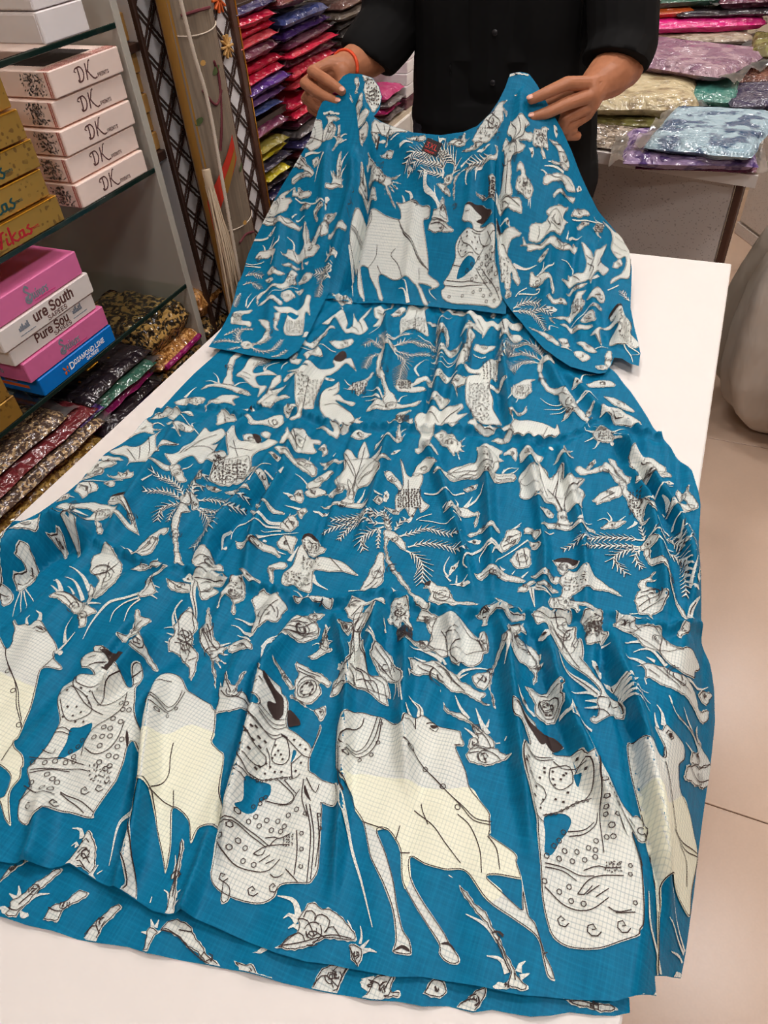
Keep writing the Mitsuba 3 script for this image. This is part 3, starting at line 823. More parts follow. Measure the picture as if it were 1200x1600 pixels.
s -26,130 -23,136 -15,140 -15,130 -22,120 -30,117 -33,120
l -30,124 -25,129 -19,130
@S
s -319,323 -318,326 -312,321 -310,316 -301,317 -292,318 -287,312 -283,312 -276,306 -272,298 -269,289 -262,280 -252,277 -234,271 -229,267 -230,281 -233,293 -229,289 -227,270 -226,258 -220,246 -214,244 -204,241 -195,243 -188,242 -180,226 -187,223 -196,222 -203,225 -195,220 -184,194 -174,171 -174,160 -177,155 -197,146 -198,136 -208,127 -228,122 -246,123 -258,130 -265,147 -272,164 -275,177 -280,189 -277,200 -279,209 -281,220 -288,238 -296,249 -299,263 -299,276 -293,278 -294,284 -301,287 -306,291 -308,298 -312,305 -315,314
u -264,186 -263,196 -269,215 -251,221 -245,213 -247,206 -251,202 -250,194 -256,187
c22 -250,205 -247,208 -249,201 -254,196
u -241,247 -245,259 -241,258
h -307,317 -294,311 -285,309 -279,301 -275,291 -278,282 -288,286 -291,293 -287,298 -294,304 -304,310
h -272,296 -269,299 -256,292 -251,286 -256,283 -263,282
c15 -302,312 -297,308 -293,306 -290,304
z -260,289 -256,288
l -310,306 -308,308 -302,305
l -307,301 -305,303
l -292,281 -281,281 -271,287
l -291,277 -279,276 -267,282
l -289,274 -276,272 -264,280
l -297,275 -294,268 -285,262 -273,265 -265,272
l -299,267 -286,264 -271,262 -260,270 -246,254 -246,243 -256,241 -264,247 -268,264
l -292,255 -278,243 -267,242 -265,233 -272,227 -281,230
l -286,239 -280,225 -270,217
l -271,250 -264,244 -258,234
l -258,269 -235,258 -224,258
l -240,246 -235,258
l -241,247 -232,233 -227,240
l -270,217 -253,224 -233,235
h -265,272 -257,270 -258,268 -265,270
c16 -267,217 -263,218 -259,220 -255,223 -251,225 -246,227 -242,230 -238,231 -234,233
l -281,211 -274,212 -268,210
l -281,215 -275,216 -269,215
l -244,227 -223,219 -222,211 -233,206
l -239,229 -221,221
l -246,205 -233,207 -223,212 -220,226
l -219,238 -205,227 -205,236
h -217,231 -205,219 -201,218 -208,220 -215,225
l -221,236 -214,219 -202,205
z -292,251 -285,248 -279,245 -283,236 -277,235 -285,255 -283,258 -278,252 -274,245 -274,254 -265,258 -259,254 -254,251 -260,249 -261,245 -250,247 -264,237 -258,236 -251,233 -245,235 -267,230 -260,228 -268,226 -249,269 -241,266 -234,264 -233,241 -232,250
c25 -247,189 -251,182 -261,183 -236,190 -226,193 -240,183 -228,184 -219,186 -218,191 -260,170 -250,163 -242,161 -253,155 -238,151 -228,152 -263,161 -219,201 -214,208
c20 -194,211 -205,207 -200,190 -194,178 -188,165 -188,201
l -269,173 -258,176 -240,175 -223,171
l -268,170 -257,174 -240,172 -225,169
l -223,171 -221,178 -216,181 -209,187
l -230,176 -222,180 -219,180
l -233,160 -226,170 -213,176 -205,178
l -233,160 -226,161 -225,167
l -225,156 -219,165
l -219,157 -213,163
l -267,158 -246,146 -227,147 -214,153 -208,165
l -205,191 -196,174 -190,157
l -205,216 -189,191 -176,159
l -208,215 -193,193 -178,156
l -196,212 -185,193 -177,170
l -211,151 -204,150 -199,155
l -199,159 -185,153
q46 -247,134
q54 -219,134
q51 -203,143
k21:4 -216,184 -207,188 -201,178 -211,174
b17 -311,340 -300,336 -285,329
s -311,341 -305,339 -295,334 -280,325 -282,320 -294,328 -307,336
s -291,353 -283,353 -270,349 -254,345 -243,341 -244,334 -253,335 -247,325 -249,314 -257,309 -268,311 -277,320 -282,332 -282,339 -289,347
l -287,348 -270,345 -255,342
l -285,344 -272,342 -254,336
o108 -264,326
o75 -264,326
d20 -267,332 -261,331 -257,326 -257,320 -263,318 -268,322 -270,327
s -277,316 -266,312 -256,308 -246,305 -239,314 -237,315 -232,303 -234,296 -241,302 -252,305 -267,310 -278,313
b38 -326,369 -333,359 -330,345 -326,333 -327,331
s -411,354 -410,362 -399,352 -390,341 -383,337 -372,343 -369,348 -374,335 -368,336 -367,334 -377,330 -363,324 -361,323 -372,323 -361,314 -376,322 -362,303 -358,294 -374,313 -384,325 -394,328 -405,340
l -410,352 -399,342 -386,331
l -405,354 -393,340
s -441,350 -441,363 -433,368 -419,354 -421,346 -423,336 -404,327 -393,317 -383,291 -388,293 -397,303 -417,315
l -429,332 -417,333 -403,325
l -433,344 -415,327 -404,320
l -401,310 -395,317
s -412,333 -408,332
s -357,305 -347,294 -354,313 -337,298 -337,314 -334,322 -333,305 -329,295 -323,297 -309,286 -319,278 -338,268 -342,272 -346,284
l -347,292 -338,287
l -348,304 -335,292
l -333,289 -320,290 -312,285
s -322,370 -323,384 -320,397 -311,403 -301,408 -290,405 -284,393 -288,385 -297,376 -304,373 -319,371
l -321,375 -313,390 -302,401
l -316,373 -305,383 -287,395
b35 -311,372 -323,368 -318,356
s -283,364 -280,369 -274,376 -278,389 -284,410 -276,398 -271,382 -258,377 -263,371 -269,366 -276,362
b24 -272,381 -280,384 -285,379
b24 -271,382 -270,388 -262,387
b25 -280,399 -278,406 -274,405
s -266,409 -260,414 -251,416 -252,405 -254,397 -260,402
s -255,425 -251,433 -240,435 -234,427 -238,417 -241,411 -227,387 -214,368 -207,360 -196,368 -188,363 -176,345 -186,347 -199,345 -215,339 -229,331 -237,325 -239,336 -238,349 -240,363 -235,360 -235,367 -240,387 -245,389 -246,400
l -250,415 -248,427
l -238,334 -233,342 -221,345 -211,338
l -237,351 -231,359 -222,359 -217,348
l -221,361 -209,359 -203,353
l -218,348 -208,353 -196,346
l -239,389 -226,368
s -241,341 -236,353 -232,361 -241,382 -246,389 -243,390 -247,407 -249,420 -243,434 -235,439 -232,426 -239,416 -234,398 -229,397 -211,363 -199,361 -191,360 -180,344 -176,336 -188,339 -201,342 -218,338 -229,331 -235,327
l -239,340 -231,343 -222,336
l -236,353 -224,352 -217,340
l -229,358 -216,359 -209,351 -201,342
l -209,351 -200,356 -188,341
l -246,405 -227,367
s -243,357 -244,364 -236,358
s -266,410 -258,413 -249,411 -253,398 -261,404
s -216,382 -217,395 -211,399 -196,394 -185,381 -174,372 -169,358 -172,358 -181,363 -192,363 -206,371
b23 -174,364 -167,350 -161,337
b16 -178,363 -173,352 -172,343
b16 -176,363 -169,350 -165,341
l -215,391 -199,384 -184,369
l -212,379 -197,374 -178,364
l -212,397 -195,388 -183,375
b24 -215,396 -222,400 -231,408
b17 -218,399 -223,404 -227,409
s -202,428 -194,423 -189,416 -180,416 -171,421 -164,418 -164,414 -179,413 -191,411 -197,416
k24:2 -202,428 -188,432 -181,414 -194,410
s -94,410 -90,409 -89,389 -99,388 -106,393 -107,398 -102,404
l -102,398 -93,396
l -97,403 -100,391
s -163,421 -168,456 -160,464 -145,464 -127,457 -115,447 -116,454 -111,457 -104,447 -100,433 -104,428 -103,419 -109,410 -123,408 -124,405 -133,408 -138,413 -144,406 -152,410 -164,416
l -154,438 -143,426 -139,410
l -148,435 -134,436 -137,418 -126,408
l -163,419 -153,414
l -115,445 -105,431
s -187,447 -188,456 -180,456 -167,459 -165,446 -168,440 -174,447
s -174,387 -172,394 -161,396 -152,400 -138,400 -124,397 -114,390 -98,384 -88,384 -90,375 -81,373 -90,371 -105,375 -121,377 -135,380 -152,381 -165,376 -166,369 -169,374 -168,379
l -161,394 -149,392 -136,386
l -166,390 -150,385 -143,384
l -148,398 -132,394 -115,384
l -136,394 -119,386 -108,378
b51 -142,403 -159,409 -170,410 -179,403
b34 -158,397 -166,398 -172,396
b34 -138,402 -146,408 -151,408
b40 -122,395 -118,403 -105,409 -90,414
b27 -120,394 -112,401
s -89,448 -83,448 -83,435 -87,423 -88,410 -86,394 -78,380 -73,370 -78,375 -87,392 -92,406 -91,419 -89,437
b34 -84,443 -79,432 -77,414
s -88,460 -89,473 -81,473 -75,476 -69,468 -77,463 -75,455 -66,454 -55,447 -48,439 -48,433 -62,428 -74,427 -80,442
l -80,454 -71,441
l -87,469 -81,464
s -210,289 -211,300 -206,313 -196,321 -179,323 -165,319 -153,314 -155,324 -150,328 -144,330 -142,335 -136,337 -126,335 -105,334 -99,334 -96,328 -92,324 -92,320 -98,317 -90,307 -82,298 -74,285 -62,277 -50,268 -48,262 -44,251 -44,248 -20,242 -17,235 -10,225 1,202 6,195 -1,199 -4,203 -9,222 -12,223 -22,221 -32,218 -37,214 -22,208 4,198 10,194 22,176 27,171 32,163 26,163 20,173 12,186 -8,192 -32,197 -55,213 -72,208 -89,206 -103,208 -97,193 -80,178 -57,163 -51,158 -40,151 -40,146 -48,144 -56,147 -59,154 -74,164 -98,182 -105,190 -113,208 -121,216 -131,221 -138,217 -124,202 -109,183 -100,168 -89,153 -81,148 -76,139 -83,136 -91,135 -92,144 -102,162 -117,178 -134,193 -142,204 -154,220 -169,230 -181,241 -190,251 -197,258
b71 -141,333 -145,343 -159,347
b48 -147,325 -153,331 -158,337
y -188,250 -177,259 -155,264 -115,270 -95,274 -74,285 -62,277 -50,268 -48,262 -44,251 -44,248 -20,242 -17,235 -10,225 -12,223 -22,221 -32,218 -37,214 -22,208 -32,197 -55,213 -72,208 -89,206 -103,208 -97,193 -98,182 -105,190 -113,208 -121,216 -131,221 -138,217 -145,219 -154,220 -169,230 -181,241
h -130,331 -125,334 -123,332 -127,329
l -134,330 -129,335 -121,332 -123,327 -130,328
l -153,318 -148,323 -141,318
l -145,330 -141,318
l -100,318 -95,321
l -195,315 -194,306 -200,294 -202,279 -198,268 -188,247 -179,234
l -182,322 -180,300 -183,284 -197,276 -202,279
l -178,321 -175,300 -179,283 -195,273
l -176,320 -171,296 -177,278 -198,272
c22 -175,315 -170,295 -171,281 -180,273 -193,269
l -144,299 -135,294 -114,285 -95,274 -76,265 -62,257 -46,257
l -128,291 -110,283 -91,272 -73,265 -60,259 -46,260
c28 -137,295 -119,287 -97,276 -79,263
l -111,255 -107,249 -98,239
l -115,247 -95,240 -79,229 -61,218
l -77,257 -63,251 -49,234 -42,216
l -46,247 -36,239 -29,224
l -113,208 -105,211
l -154,220 -131,220
l -121,216 -122,229
h -91,135 -85,140 -78,140 -80,142 -86,142
h -58,154 -51,156 -44,154 -52,158
l 19,176 22,179
u -185,244 -172,230 -163,223 -172,237
b45 -186,239 -156,198 -134,173 -112,145
s -87,314 -86,321 -80,327 -65,331 -56,329 -46,328 -48,325 -58,316 -72,309 -83,309
l -85,316 -75,322 -67,314
l -77,326 -62,325 -55,321
s -81,325 -83,336 -94,345 -110,348 -122,354 -129,365 -134,373 -124,359 -112,354 -100,352 -86,346 -75,343 -65,336 -65,329
l -93,346 -76,339 -67,330
b42 -96,350 -107,359 -117,373
b70 -74,342 -83,351 -93,364
b32 -77,349 -77,358
b48 -81,334 -90,337 -97,339
s -88,322 -89,330 -84,334 -77,328 -82,321
t13 -64,336 -60,338
t13 -56,341 -55,345
s -179,103 -173,112 -168,120 -172,128 -170,135 -170,142 -165,145 -157,142 -152,146 -145,144 -135,142 -128,139 -121,133 -126,129 -137,127 -148,120 -160,109 -172,105
l -172,128 -164,130 -153,122
l -168,131 -168,136 -161,138 -158,132
l -158,132 -157,138 -147,137 -146,128
l -159,119 -157,125 -145,124
l -147,127 -144,134 -134,129
l -175,106 -160,115 -141,128 -125,132
l -175,105 -173,113 -165,120 -159,116
b59 -172,130 -181,139 -196,138
b59 -171,126 -179,129 -183,124
b44 -168,123 -175,122 -176,119
s -125,127 -123,130 -116,129 -112,125 -111,116 -113,116 -120,120
l -124,126 -117,120 -112,116
b38 -115,128 -111,136
b43 -113,127 -107,130 -102,130
b26 -117,131 -118,137 -122,143
b26 -127,136 -130,140 -134,143
s -250,96 -259,95 -252,87 -246,89
s -2,146 -1,156 -9,164 -16,171 -34,184 -45,190 -59,202 -68,206 -57,202 -41,193 -29,187 -18,177 -5,165 3,157 14,151 10,147
b46 -15,172 -27,179 -45,182
b52 -3,154 -10,161 -21,159
b52 5,158 5,164 8,167
b43 7,155 13,160
l -16,171 -8,162 -1,155
l 4,152 2,156
s -10,141 -8,146 -2,147 4,147 8,152 14,150
s -68,497 -53,499 -34,506 -29,498 -20,501 -17,486 -19,471 -13,485 -7,473 -4,456 -8,459 11,437 18,433 33,424 40,423 47,407 35,403 28,396 21,390 15,393 18,398 21,397 21,405 17,412 19,421 10,430 -8,443 -27,456 -43,471 -51,488 -59,482
l -47,487 -28,470 -5,444
l -32,497 -40,489 -27,482 -29,474
l -15,470 -20,477
l 18,416 28,418 29,408
l 29,412 41,419
l 17,404 26,405 32,401
b72 17,418 -2,430 -22,442 -32,457
b43 19,417 7,419 -9,416
b42 18,412 7,411
b35 20,406 8,404
b80 33,432 44,441 51,451
b47 36,429 48,434 63,436
b43 38,426 53,427 66,424
b32 40,423 53,421 66,414
b25 42,421 58,413
s 20,440 31,438 36,429 28,433
s 4,454 9,456 17,448 15,442 9,445
s -53,468 -48,477 -44,469 -46,462
k38:2 -10,507 6,513 9,495 -6,489
s -13,509 3,517 6,501 16,496 9,483 1,490 -5,483 -9,495
s -66,458 -59,459 -51,452 -45,450 -47,440 -41,440 -46,429 -43,419 -47,413 -49,426 -59,432 -51,436 -51,443 -60,449
s -53,402 -47,405 -36,405 -28,412 -18,414 -16,406 -16,400 -11,393 -14,382 -21,374 -31,374 -38,379 -40,389 -48,396
o108 -26,390
o70 -26,390
d21 -27,395 -23,395 -21,391 -22,385 -26,384 -30,387 -30,392
l -48,401 -33,403 -17,410
s -62,395 -53,386 -36,376 -39,375 -51,380
t35 -12,380 -4,382 8,382 19,380
s -6,393 3,386 4,375 -2,379
s 16,510 21,519 34,531 39,520 53,523 65,525 70,515 86,507 92,514 109,530 116,527 109,509 108,497 94,481 79,484 64,494 49,498 38,505 23,505
l 25,515 32,520 34,516
l 39,518 46,511
l 68,514 67,495 75,482
b45 53,497 39,494 32,488
b56 76,480 61,490 51,488 42,481
b48 64,478 55,479
b48 55,470 43,473 33,467
s 57,452 55,466 47,465 58,472 73,477 83,476 99,481 116,488 123,485 136,502 134,483 122,473 97,458 79,453 60,454 60,446
l 59,465 71,461
l 65,472 77,468 92,461
l 73,475 87,468 106,473
b28 99,481 114,498 131,525
s 118,497 125,513 138,524 131,502
s 53,382 66,378 84,372 84,383 78,392 73,399 74,401 80,400 82,409 89,407 105,411 108,400 104,390 102,383 106,369 111,365 123,363 133,354 140,349 142,338 137,303 138,281 124,279 111,281 100,267 103,251 105,217 107,203 104,209 100,244 91,273 84,287 75,314 60,352
y 69,333 78,338 94,335 111,365 123,363 133,354 140,349 142,338 137,303 138,281 124,279 111,281 100,267 103,251 105,217 107,203 104,209 100,244 91,273 84,287 75,314
b53 81,406 78,419 72,426
b35 76,400 73,407 71,416
h 86,400 89,403 90,400 88,397
l 84,398 86,404 91,402 89,396 85,398
l 86,369 93,354 101,337 110,324 124,326 140,341
l 105,324 118,327 141,345
l 114,321 125,318 129,299
l 84,372 84,383
s 110,384 115,404 133,430 147,450 150,430 131,404 118,389
l 115,403 130,410 149,436
s 117,409 118,423 128,441 112,437 97,429 86,435 83,445 92,431 106,436 117,443 129,450 146,453 141,441
b71 132,452 122,451 122,462
b38 115,441 106,441 99,447
b30 121,424 112,419 107,417
s -59,376 -55,375 -47,372 -35,369 -28,361 -14,361 -4,357 -3,354 -12,345 3,349 14,351 20,346 23,351 14,364 6,374 9,373 23,353 31,343 42,336 53,321 66,312 72,315 82,307 84,297 78,292 69,297 73,287 79,274 85,251 88,227 86,220 86,216 74,207 58,195 38,189 24,191 16,201 8,219 3,237 -2,250 -8,265 -12,278 -23,295 -31,310 -38,328 -39,340 -34,344 -43,356 -53,360
u 0,266 -4,282 10,289 18,286 17,275 13,265 9,252 3,251
c23 14,273 12,265 9,259
u 12,332 19,334 18,322
h -56,373 -47,370 -34,365 -22,360 -16,360 -22,350 -27,352 -35,359 -45,365
h -24,359 -14,362 -4,357 -4,353 -11,347 -17,350
l -39,338 -26,334 -11,340
l -36,336 -22,332 -9,339
l -10,329 5,339 12,329 10,316 2,311 -8,318 -10,329
l -34,322 -22,309 -13,309 -7,301 -11,291
l -9,337 1,334 21,341
l 13,333 20,344 28,335 31,319 25,308
l -6,282 8,290 20,303 32,313
c16 -3,283 1,285 5,287 9,291 13,295 17,299 20,303 24,306 28,309
l 19,272 31,280 39,292 39,302
l 17,275 30,283 37,293
l 28,344 38,320 42,298 50,270
h 53,307 63,294 69,288 60,296
l 40,331 54,314 72,294 80,270
l -13,279 -3,276
z -32,326 -32,319 -26,313 -19,305 -17,316 -14,323 -15,327 -7,327 -5,320 -2,315 2,322 3,327 5,331 -18,295 -9,297 -10,288 2,301 9,300 11,310 13,345 22,336
c24 18,259 28,263 37,270 43,270 36,259 44,264 15,251 26,254 42,278 52,294 50,284 55,286 5,249 28,233 21,226 32,223 42,224 8,229
c20 38,325 43,322 43,313 48,318 52,313 45,306 53,303 46,301 72,267 73,260 80,239
l 5,243 21,246 35,245 46,248
l 6,240 21,243 33,240
l 37,250 47,257 55,258 65,263
l 36,230 42,243 51,250 68,257
l 36,230 41,231 46,240
l 43,232 51,242
l 50,232 58,242
l 9,225 25,218 40,218 50,223 59,235
l 60,228 67,227 78,233
l 66,226 81,232
q56 28,206
q63 52,208
q63 73,219
k23:4 51,263 65,269 66,259 53,254
l 64,307 71,304
c36 77,302
s 87,170 92,178 100,183 107,191 109,189 106,184 101,178
s 126,219 129,227 137,229 136,227
b43 139,231 132,239 119,233
b42 139,245 122,249 111,251
b28 136,249 123,258 108,269
b33 110,207 103,217 93,230 88,253
b48 -15,289 2,248
@K
s 39,155 53,159 77,165 79,162 66,157 54,155
@B
s -658,1402 -653,1402 -649,1393 -649,1384 -646,1382 -652,1381 -655,1384 -654,1388 -661,1398
s -638,1395 -630,1400 -615,1397 -604,1388 -597,1379 -600,1368 -610,1359 -627,1370 -636,1383
l -632,1379 -617,1380 -610,1389
l -629,1373 -611,1377
k49:2 -636,1397 -608,1397 -598,1368 -626,1367
s -647,1406 -637,1406 -616,1399 -626,1398 -640,1398
s -665,1382 -655,1371 -656,1360 -647,1360 -641,1371 -636,1375 -630,1361 -635,1354 -616,1356 -616,1345 -633,1338 -636,1337 -655,1345 -643,1344 -648,1352 -669,1356 -668,1363 -662,1368
l -651,1360 -638,1345 -632,1353
l -667,1361 -652,1357
s -630,1337 -615,1341 -610,1334 -617,1323 -617,1317 -624,1324
s -605,1336 -592,1335 -586,1326 -589,1318 -594,1326
@L
s -763,1338 -748,1349 -742,1357 -726,1354 -714,1348 -706,1334 -703,1321 -712,1314 -727,1313 -745,1323 -757,1331
l -759,1335 -737,1333 -713,1325 -703,1321
s -703,1321 -705,1335 -700,1346 -706,1354 -692,1353 -674,1349 -681,1346 -689,1345 -678,1336 -680,1327 -692,1321
l -698,1323 -695,1339 -688,1343
l -695,1322 -688,1335 -683,1340
l -690,1323 -682,1333
s -714,1360 -696,1359 -679,1355 -680,1353 -698,1356 -710,1356
s -676,1339 -671,1341 -667,1328 -659,1322 -666,1317 -674,1309 -678,1308 -674,1317 -672,1325
b37 -666,1322 -661,1328 -652,1329
b37 -663,1319 -656,1321 -651,1322
b38 -671,1323 -677,1326 -683,1327
s -786,1305 -774,1316 -758,1316 -739,1306 -726,1294 -711,1286 -712,1279 -726,1286 -747,1294 -768,1301
l -773,1314 -753,1302 -735,1294
l -757,1314 -741,1302 -725,1291
l -778,1311 -758,1300
b54 -739,1310 -723,1310 -698,1305
b44 -769,1320 -766,1328 -754,1330
s -719,1300 -709,1303 -700,1294 -710,1290 -717,1295
b43 -692,1300 -701,1288 -703,1270
s -761,1283 -744,1287 -727,1287 -713,1282 -715,1278 -735,1279 -754,1273
l -756,1277 -737,1282 -719,1283
s -674,1255 -675,1262 -665,1267 -667,1282 -658,1277 -663,1296 -657,1307 -651,1287 -645,1272 -638,1271 -643,1268 -639,1262 -655,1261
l -667,1264 -657,1267 -642,1264
l -650,1272 -657,1296
b58 -653,1280 -650,1295 -640,1304
b52 -648,1274 -646,1282 -637,1285
b47 -659,1272 -665,1275 -672,1282
s -832,1251 -826,1262 -806,1260 -789,1257 -779,1265 -767,1266 -746,1267 -768,1259 -753,1253 -746,1247 -753,1244 -755,1235 -766,1230 -790,1230 -816,1238
l -789,1257 -778,1246 -779,1232
h -776,1257 -771,1256 -771,1254
s -750,1256 -749,1267 -741,1260 -740,1267 -730,1263 -720,1260 -704,1257 -714,1250 -732,1253
t19 -742,1252 -724,1247 -705,1242 -681,1241 -670,1237
b37 -681,1241 -691,1244 -687,1247
s -728,1241 -717,1244 -702,1241 -706,1236 -720,1237
s -692,1231 -686,1237 -671,1235 -672,1229 -682,1225 -675,1215 -681,1215
k42:2 -691,1236 -673,1235 -670,1227 -688,1227
s -668,1234 -670,1244 -662,1246 -664,1239 -665,1227
s -664,1215 -662,1224 -650,1229 -640,1229 -647,1221 -655,1214
s -814,1225 -811,1233 -790,1230 -770,1225 -748,1223 -731,1218 -719,1217 -712,1214 -728,1209 -759,1212 -791,1217
l -802,1227 -784,1221 -769,1223
l -763,1222 -748,1215 -734,1218
b37 -739,1224 -735,1229 -731,1233
b32 -730,1222 -720,1226 -710,1227
b39 -819,1230 -833,1239 -841,1237
s -851,1250 -853,1263 -840,1264 -840,1254 -844,1249 -850,1241
@B
s -650,1243 -646,1249 -630,1249 -619,1250 -623,1253 -615,1255 -612,1249 -626,1246 -638,1242 -626,1238 -605,1239 -607,1229 -612,1221 -623,1230 -637,1237 -645,1239
s -610,1264 -607,1270 -612,1288 -612,1300 -597,1281 -595,1273 -584,1273 -575,1269 -565,1253 -579,1257 -595,1260 -606,1259
l -606,1266 -593,1270 -579,1266
l -603,1274 -609,1293
l -601,1261 -586,1264 -571,1259
s -605,1344 -602,1351 -589,1349 -582,1352 -570,1347 -554,1346 -534,1340 -533,1337 -550,1335 -562,1332 -567,1333 -567,1325 -566,1320 -570,1320 -572,1330 -587,1335 -596,1333 -590,1326 -590,1321 -600,1329 -605,1335
l -598,1346 -584,1335
l -584,1350 -576,1336
l -569,1345 -568,1334
s -586,1326 -576,1328 -572,1324 -582,1323
s -563,1327 -554,1331 -545,1332 -550,1328
h -588,1331 -585,1331 -585,1316 -588,1318
s -578,1309 -570,1311 -564,1314 -556,1315 -550,1312 -555,1305 -563,1305 -574,1307
t36 -539,1314 -529,1318 -516,1322
s -531,1325 -519,1333 -497,1336 -494,1330 -512,1328 -526,1325
s -468,1334 -462,1335 -455,1333 -462,1331 -463,1326 -466,1328
s -449,1328 -443,1333 -427,1335 -422,1342 -417,1334 -410,1336 -416,1331 -415,1328 -421,1325 -438,1326
l -439,1327 -431,1332 -418,1330
s -405,1333 -399,1345 -391,1358 -380,1367 -370,1378 -364,1381 -356,1382 -362,1376 -352,1368 -352,1363 -360,1369 -356,1359 -360,1350 -365,1342 -371,1334 -377,1331 -396,1330
s -404,1326 -395,1333 -382,1331 -390,1326 -398,1321 -417,1319 -421,1319
s -387,1323 -376,1327 -369,1329 -377,1322 -393,1319
k51:3 -401,1351 -359,1353 -353,1335 -395,1334
l -380,1366 -360,1356 -368,1345
l -387,1358 -371,1352
c25 -375,1358 -366,1353 -376,1367
f102 -445,1287 -458,1319 -494,1314 -521,1296
f86 -430,1288 -425,1302 -445,1316 -465,1318
f76 -444,1292 -456,1303 -481,1304 -504,1292
f66 -444,1290 -462,1292 -476,1288 -486,1283
s -443,1287 -437,1292 -427,1291 -425,1286 -430,1280 -440,1281
s -454,1277 -448,1281 -432,1277 -423,1266 -431,1267 -445,1273
t60 -478,1285 -472,1267 -455,1257 -439,1247
b55 -434,1240 -449,1255 -457,1272
s -447,1241 -438,1245 -440,1257 -437,1264 -429,1252 -422,1241 -417,1234 -446,1232
s -412,1256 -421,1274 -423,1288 -414,1296 -396,1302 -374,1307 -360,1314 -356,1323 -362,1329 -356,1328 -350,1317 -357,1307 -377,1303 -395,1299 -413,1295 -418,1288 -418,1276
b65 -391,1302 -401,1294 -399,1282 -395,1278
b65 -375,1303 -385,1298 -383,1284
f85 -362,1312 -379,1309 -401,1302
b35 -415,1301 -406,1309 -398,1315
s -605,1304 -603,1311 -606,1316 -600,1313 -593,1307 -585,1299 -566,1289 -553,1283 -535,1285 -526,1288 -535,1282 -544,1279 -521,1276 -540,1276 -523,1267 -545,1274 -531,1263 -549,1272 -527,1249 -523,1244 -532,1250 -558,1273 -547,1256 -560,1273 -577,1277 -590,1283 -597,1290 -592,1295 -597,1303 -603,1301
k47:3 -596,1300 -567,1301 -559,1276 -587,1275
s -513,1283 -515,1293 -501,1288 -508,1288
s -377,1273 -369,1272 -352,1264 -334,1261 -335,1257 -354,1262 -373,1269
s -359,1285 -348,1287 -344,1278 -336,1273 -333,1270 -338,1259 -351,1267 -352,1278
k34:2 -357,1284 -347,1284 -340,1262 -349,1261
s -606,1207 -607,1224 -603,1240 -592,1243 -567,1243 -543,1236 -514,1232 -510,1234 -515,1244 -526,1253 -515,1252 -504,1255 -492,1255 -479,1251 -463,1249 -454,1244 -454,1235 -464,1233 -454,1214 -441,1191 -433,1172 -432,1166 -412,1159 -406,1153 -411,1148 -421,1142 -402,1129 -416,1136 -424,1144 -420,1149 -445,1151 -436,1143 -416,1119 -424,1117 -444,1142 -456,1150 -475,1153 -498,1151 -523,1157 -524,1146 -503,1115 -511,1113 -525,1133 -544,1151 -553,1164 -567,1166 -563,1153 -538,1108 -544,1107 -564,1134 -576,1166 -591,1179 -601,1193
b59 -495,1256 -501,1265 -513,1268
b47 -509,1253 -513,1259 -517,1262
h -491,1251 -485,1251 -481,1249 -487,1249
l -494,1252 -485,1253 -480,1250 -485,1246
l -514,1232 -501,1220 -473,1199 -449,1181 -432,1170
l -509,1225 -476,1198 -452,1180 -434,1172
l -500,1216 -469,1193 -445,1177
l -576,1242 -571,1229 -585,1214 -607,1214
l -580,1242 -576,1230 -589,1217 -606,1217
l -572,1240 -567,1227 -581,1211 -604,1212
l -545,1197 -542,1181 -552,1165
l -507,1194 -513,1185 -494,1173 -478,1153
l -452,1172 -446,1156
l -535,1169 -523,1157
b64 -601,1193 -582,1151 -565,1113
b50 -453,1116 -469,1144 -477,1150
b50 -455,1115 -468,1134 -481,1138
s -452,1223 -451,1231 -441,1235 -420,1233 -403,1225 -422,1221 -439,1220
l -448,1229 -431,1230 -415,1226
s -445,1237 -435,1237 -437,1250 -436,1263 -425,1247 -418,1237
s -392,1240 -391,1248 -391,1254 -383,1257 -361,1259 -350,1252 -339,1245 -338,1240 -350,1237 -355,1234 -337,1231 -325,1223 -312,1184 -292,1162 -285,1150 -286,1136 -295,1128 -312,1131 -345,1129 -373,1128 -392,1133 -400,1145 -395,1152 -400,1158 -393,1171 -391,1181 -389,1193 -394,1208 -390,1220 -378,1226 -369,1229 -372,1234 -383,1233 -390,1237
u -377,1166 -374,1187 -355,1192 -350,1187 -352,1177 -357,1172 -366,1168
c28 -354,1182 -360,1174
h -391,1254 -380,1257 -361,1259 -346,1249 -339,1245 -339,1240 -351,1237 -365,1240 -356,1244 -363,1249 -376,1253
l -387,1246 -381,1247
l -370,1229 -353,1228 -340,1231
l -369,1225 -352,1225
l -387,1220 -378,1210 -358,1202 -346,1199
l -386,1217 -388,1205 -375,1193 -357,1198
l -354,1223 -345,1212 -326,1206 -338,1224
l -325,1223 -342,1203 -350,1185
l -392,1183 -374,1182
l -395,1161 -356,1162 -317,1164
l -397,1154 -365,1155 -327,1161
l -335,1182 -304,1157 -288,1141
l -346,1181 -308,1152
z -387,1213 -380,1208 -370,1204 -381,1202 -370,1197 -364,1211 -374,1216 -361,1220 -354,1215 -376,1221 -341,1209 -354,1206
c27 -345,1195 -337,1188 -330,1194 -324,1200 -322,1187 -316,1176 -329,1175 -340,1182 -323,1165 -312,1164 -305,1169 -342,1170 -348,1165 -320,1146 -307,1148 -297,1153 -298,1140 -382,1138 -358,1142 -340,1149 -328,1154 -312,1138
k61:3 -337,1198 -318,1199 -308,1169 -327,1167
s -365,1410 -361,1413 -348,1415 -329,1417 -336,1414 -349,1413 -357,1409
s -326,1415 -321,1413 -316,1412 -320,1405 -325,1401 -325,1408
s -345,1388 -336,1387 -327,1390 -323,1385 -325,1376 -333,1380
s -322,1374 -316,1365 -320,1362 -324,1363
t10 -323,1386 -313,1364
@R
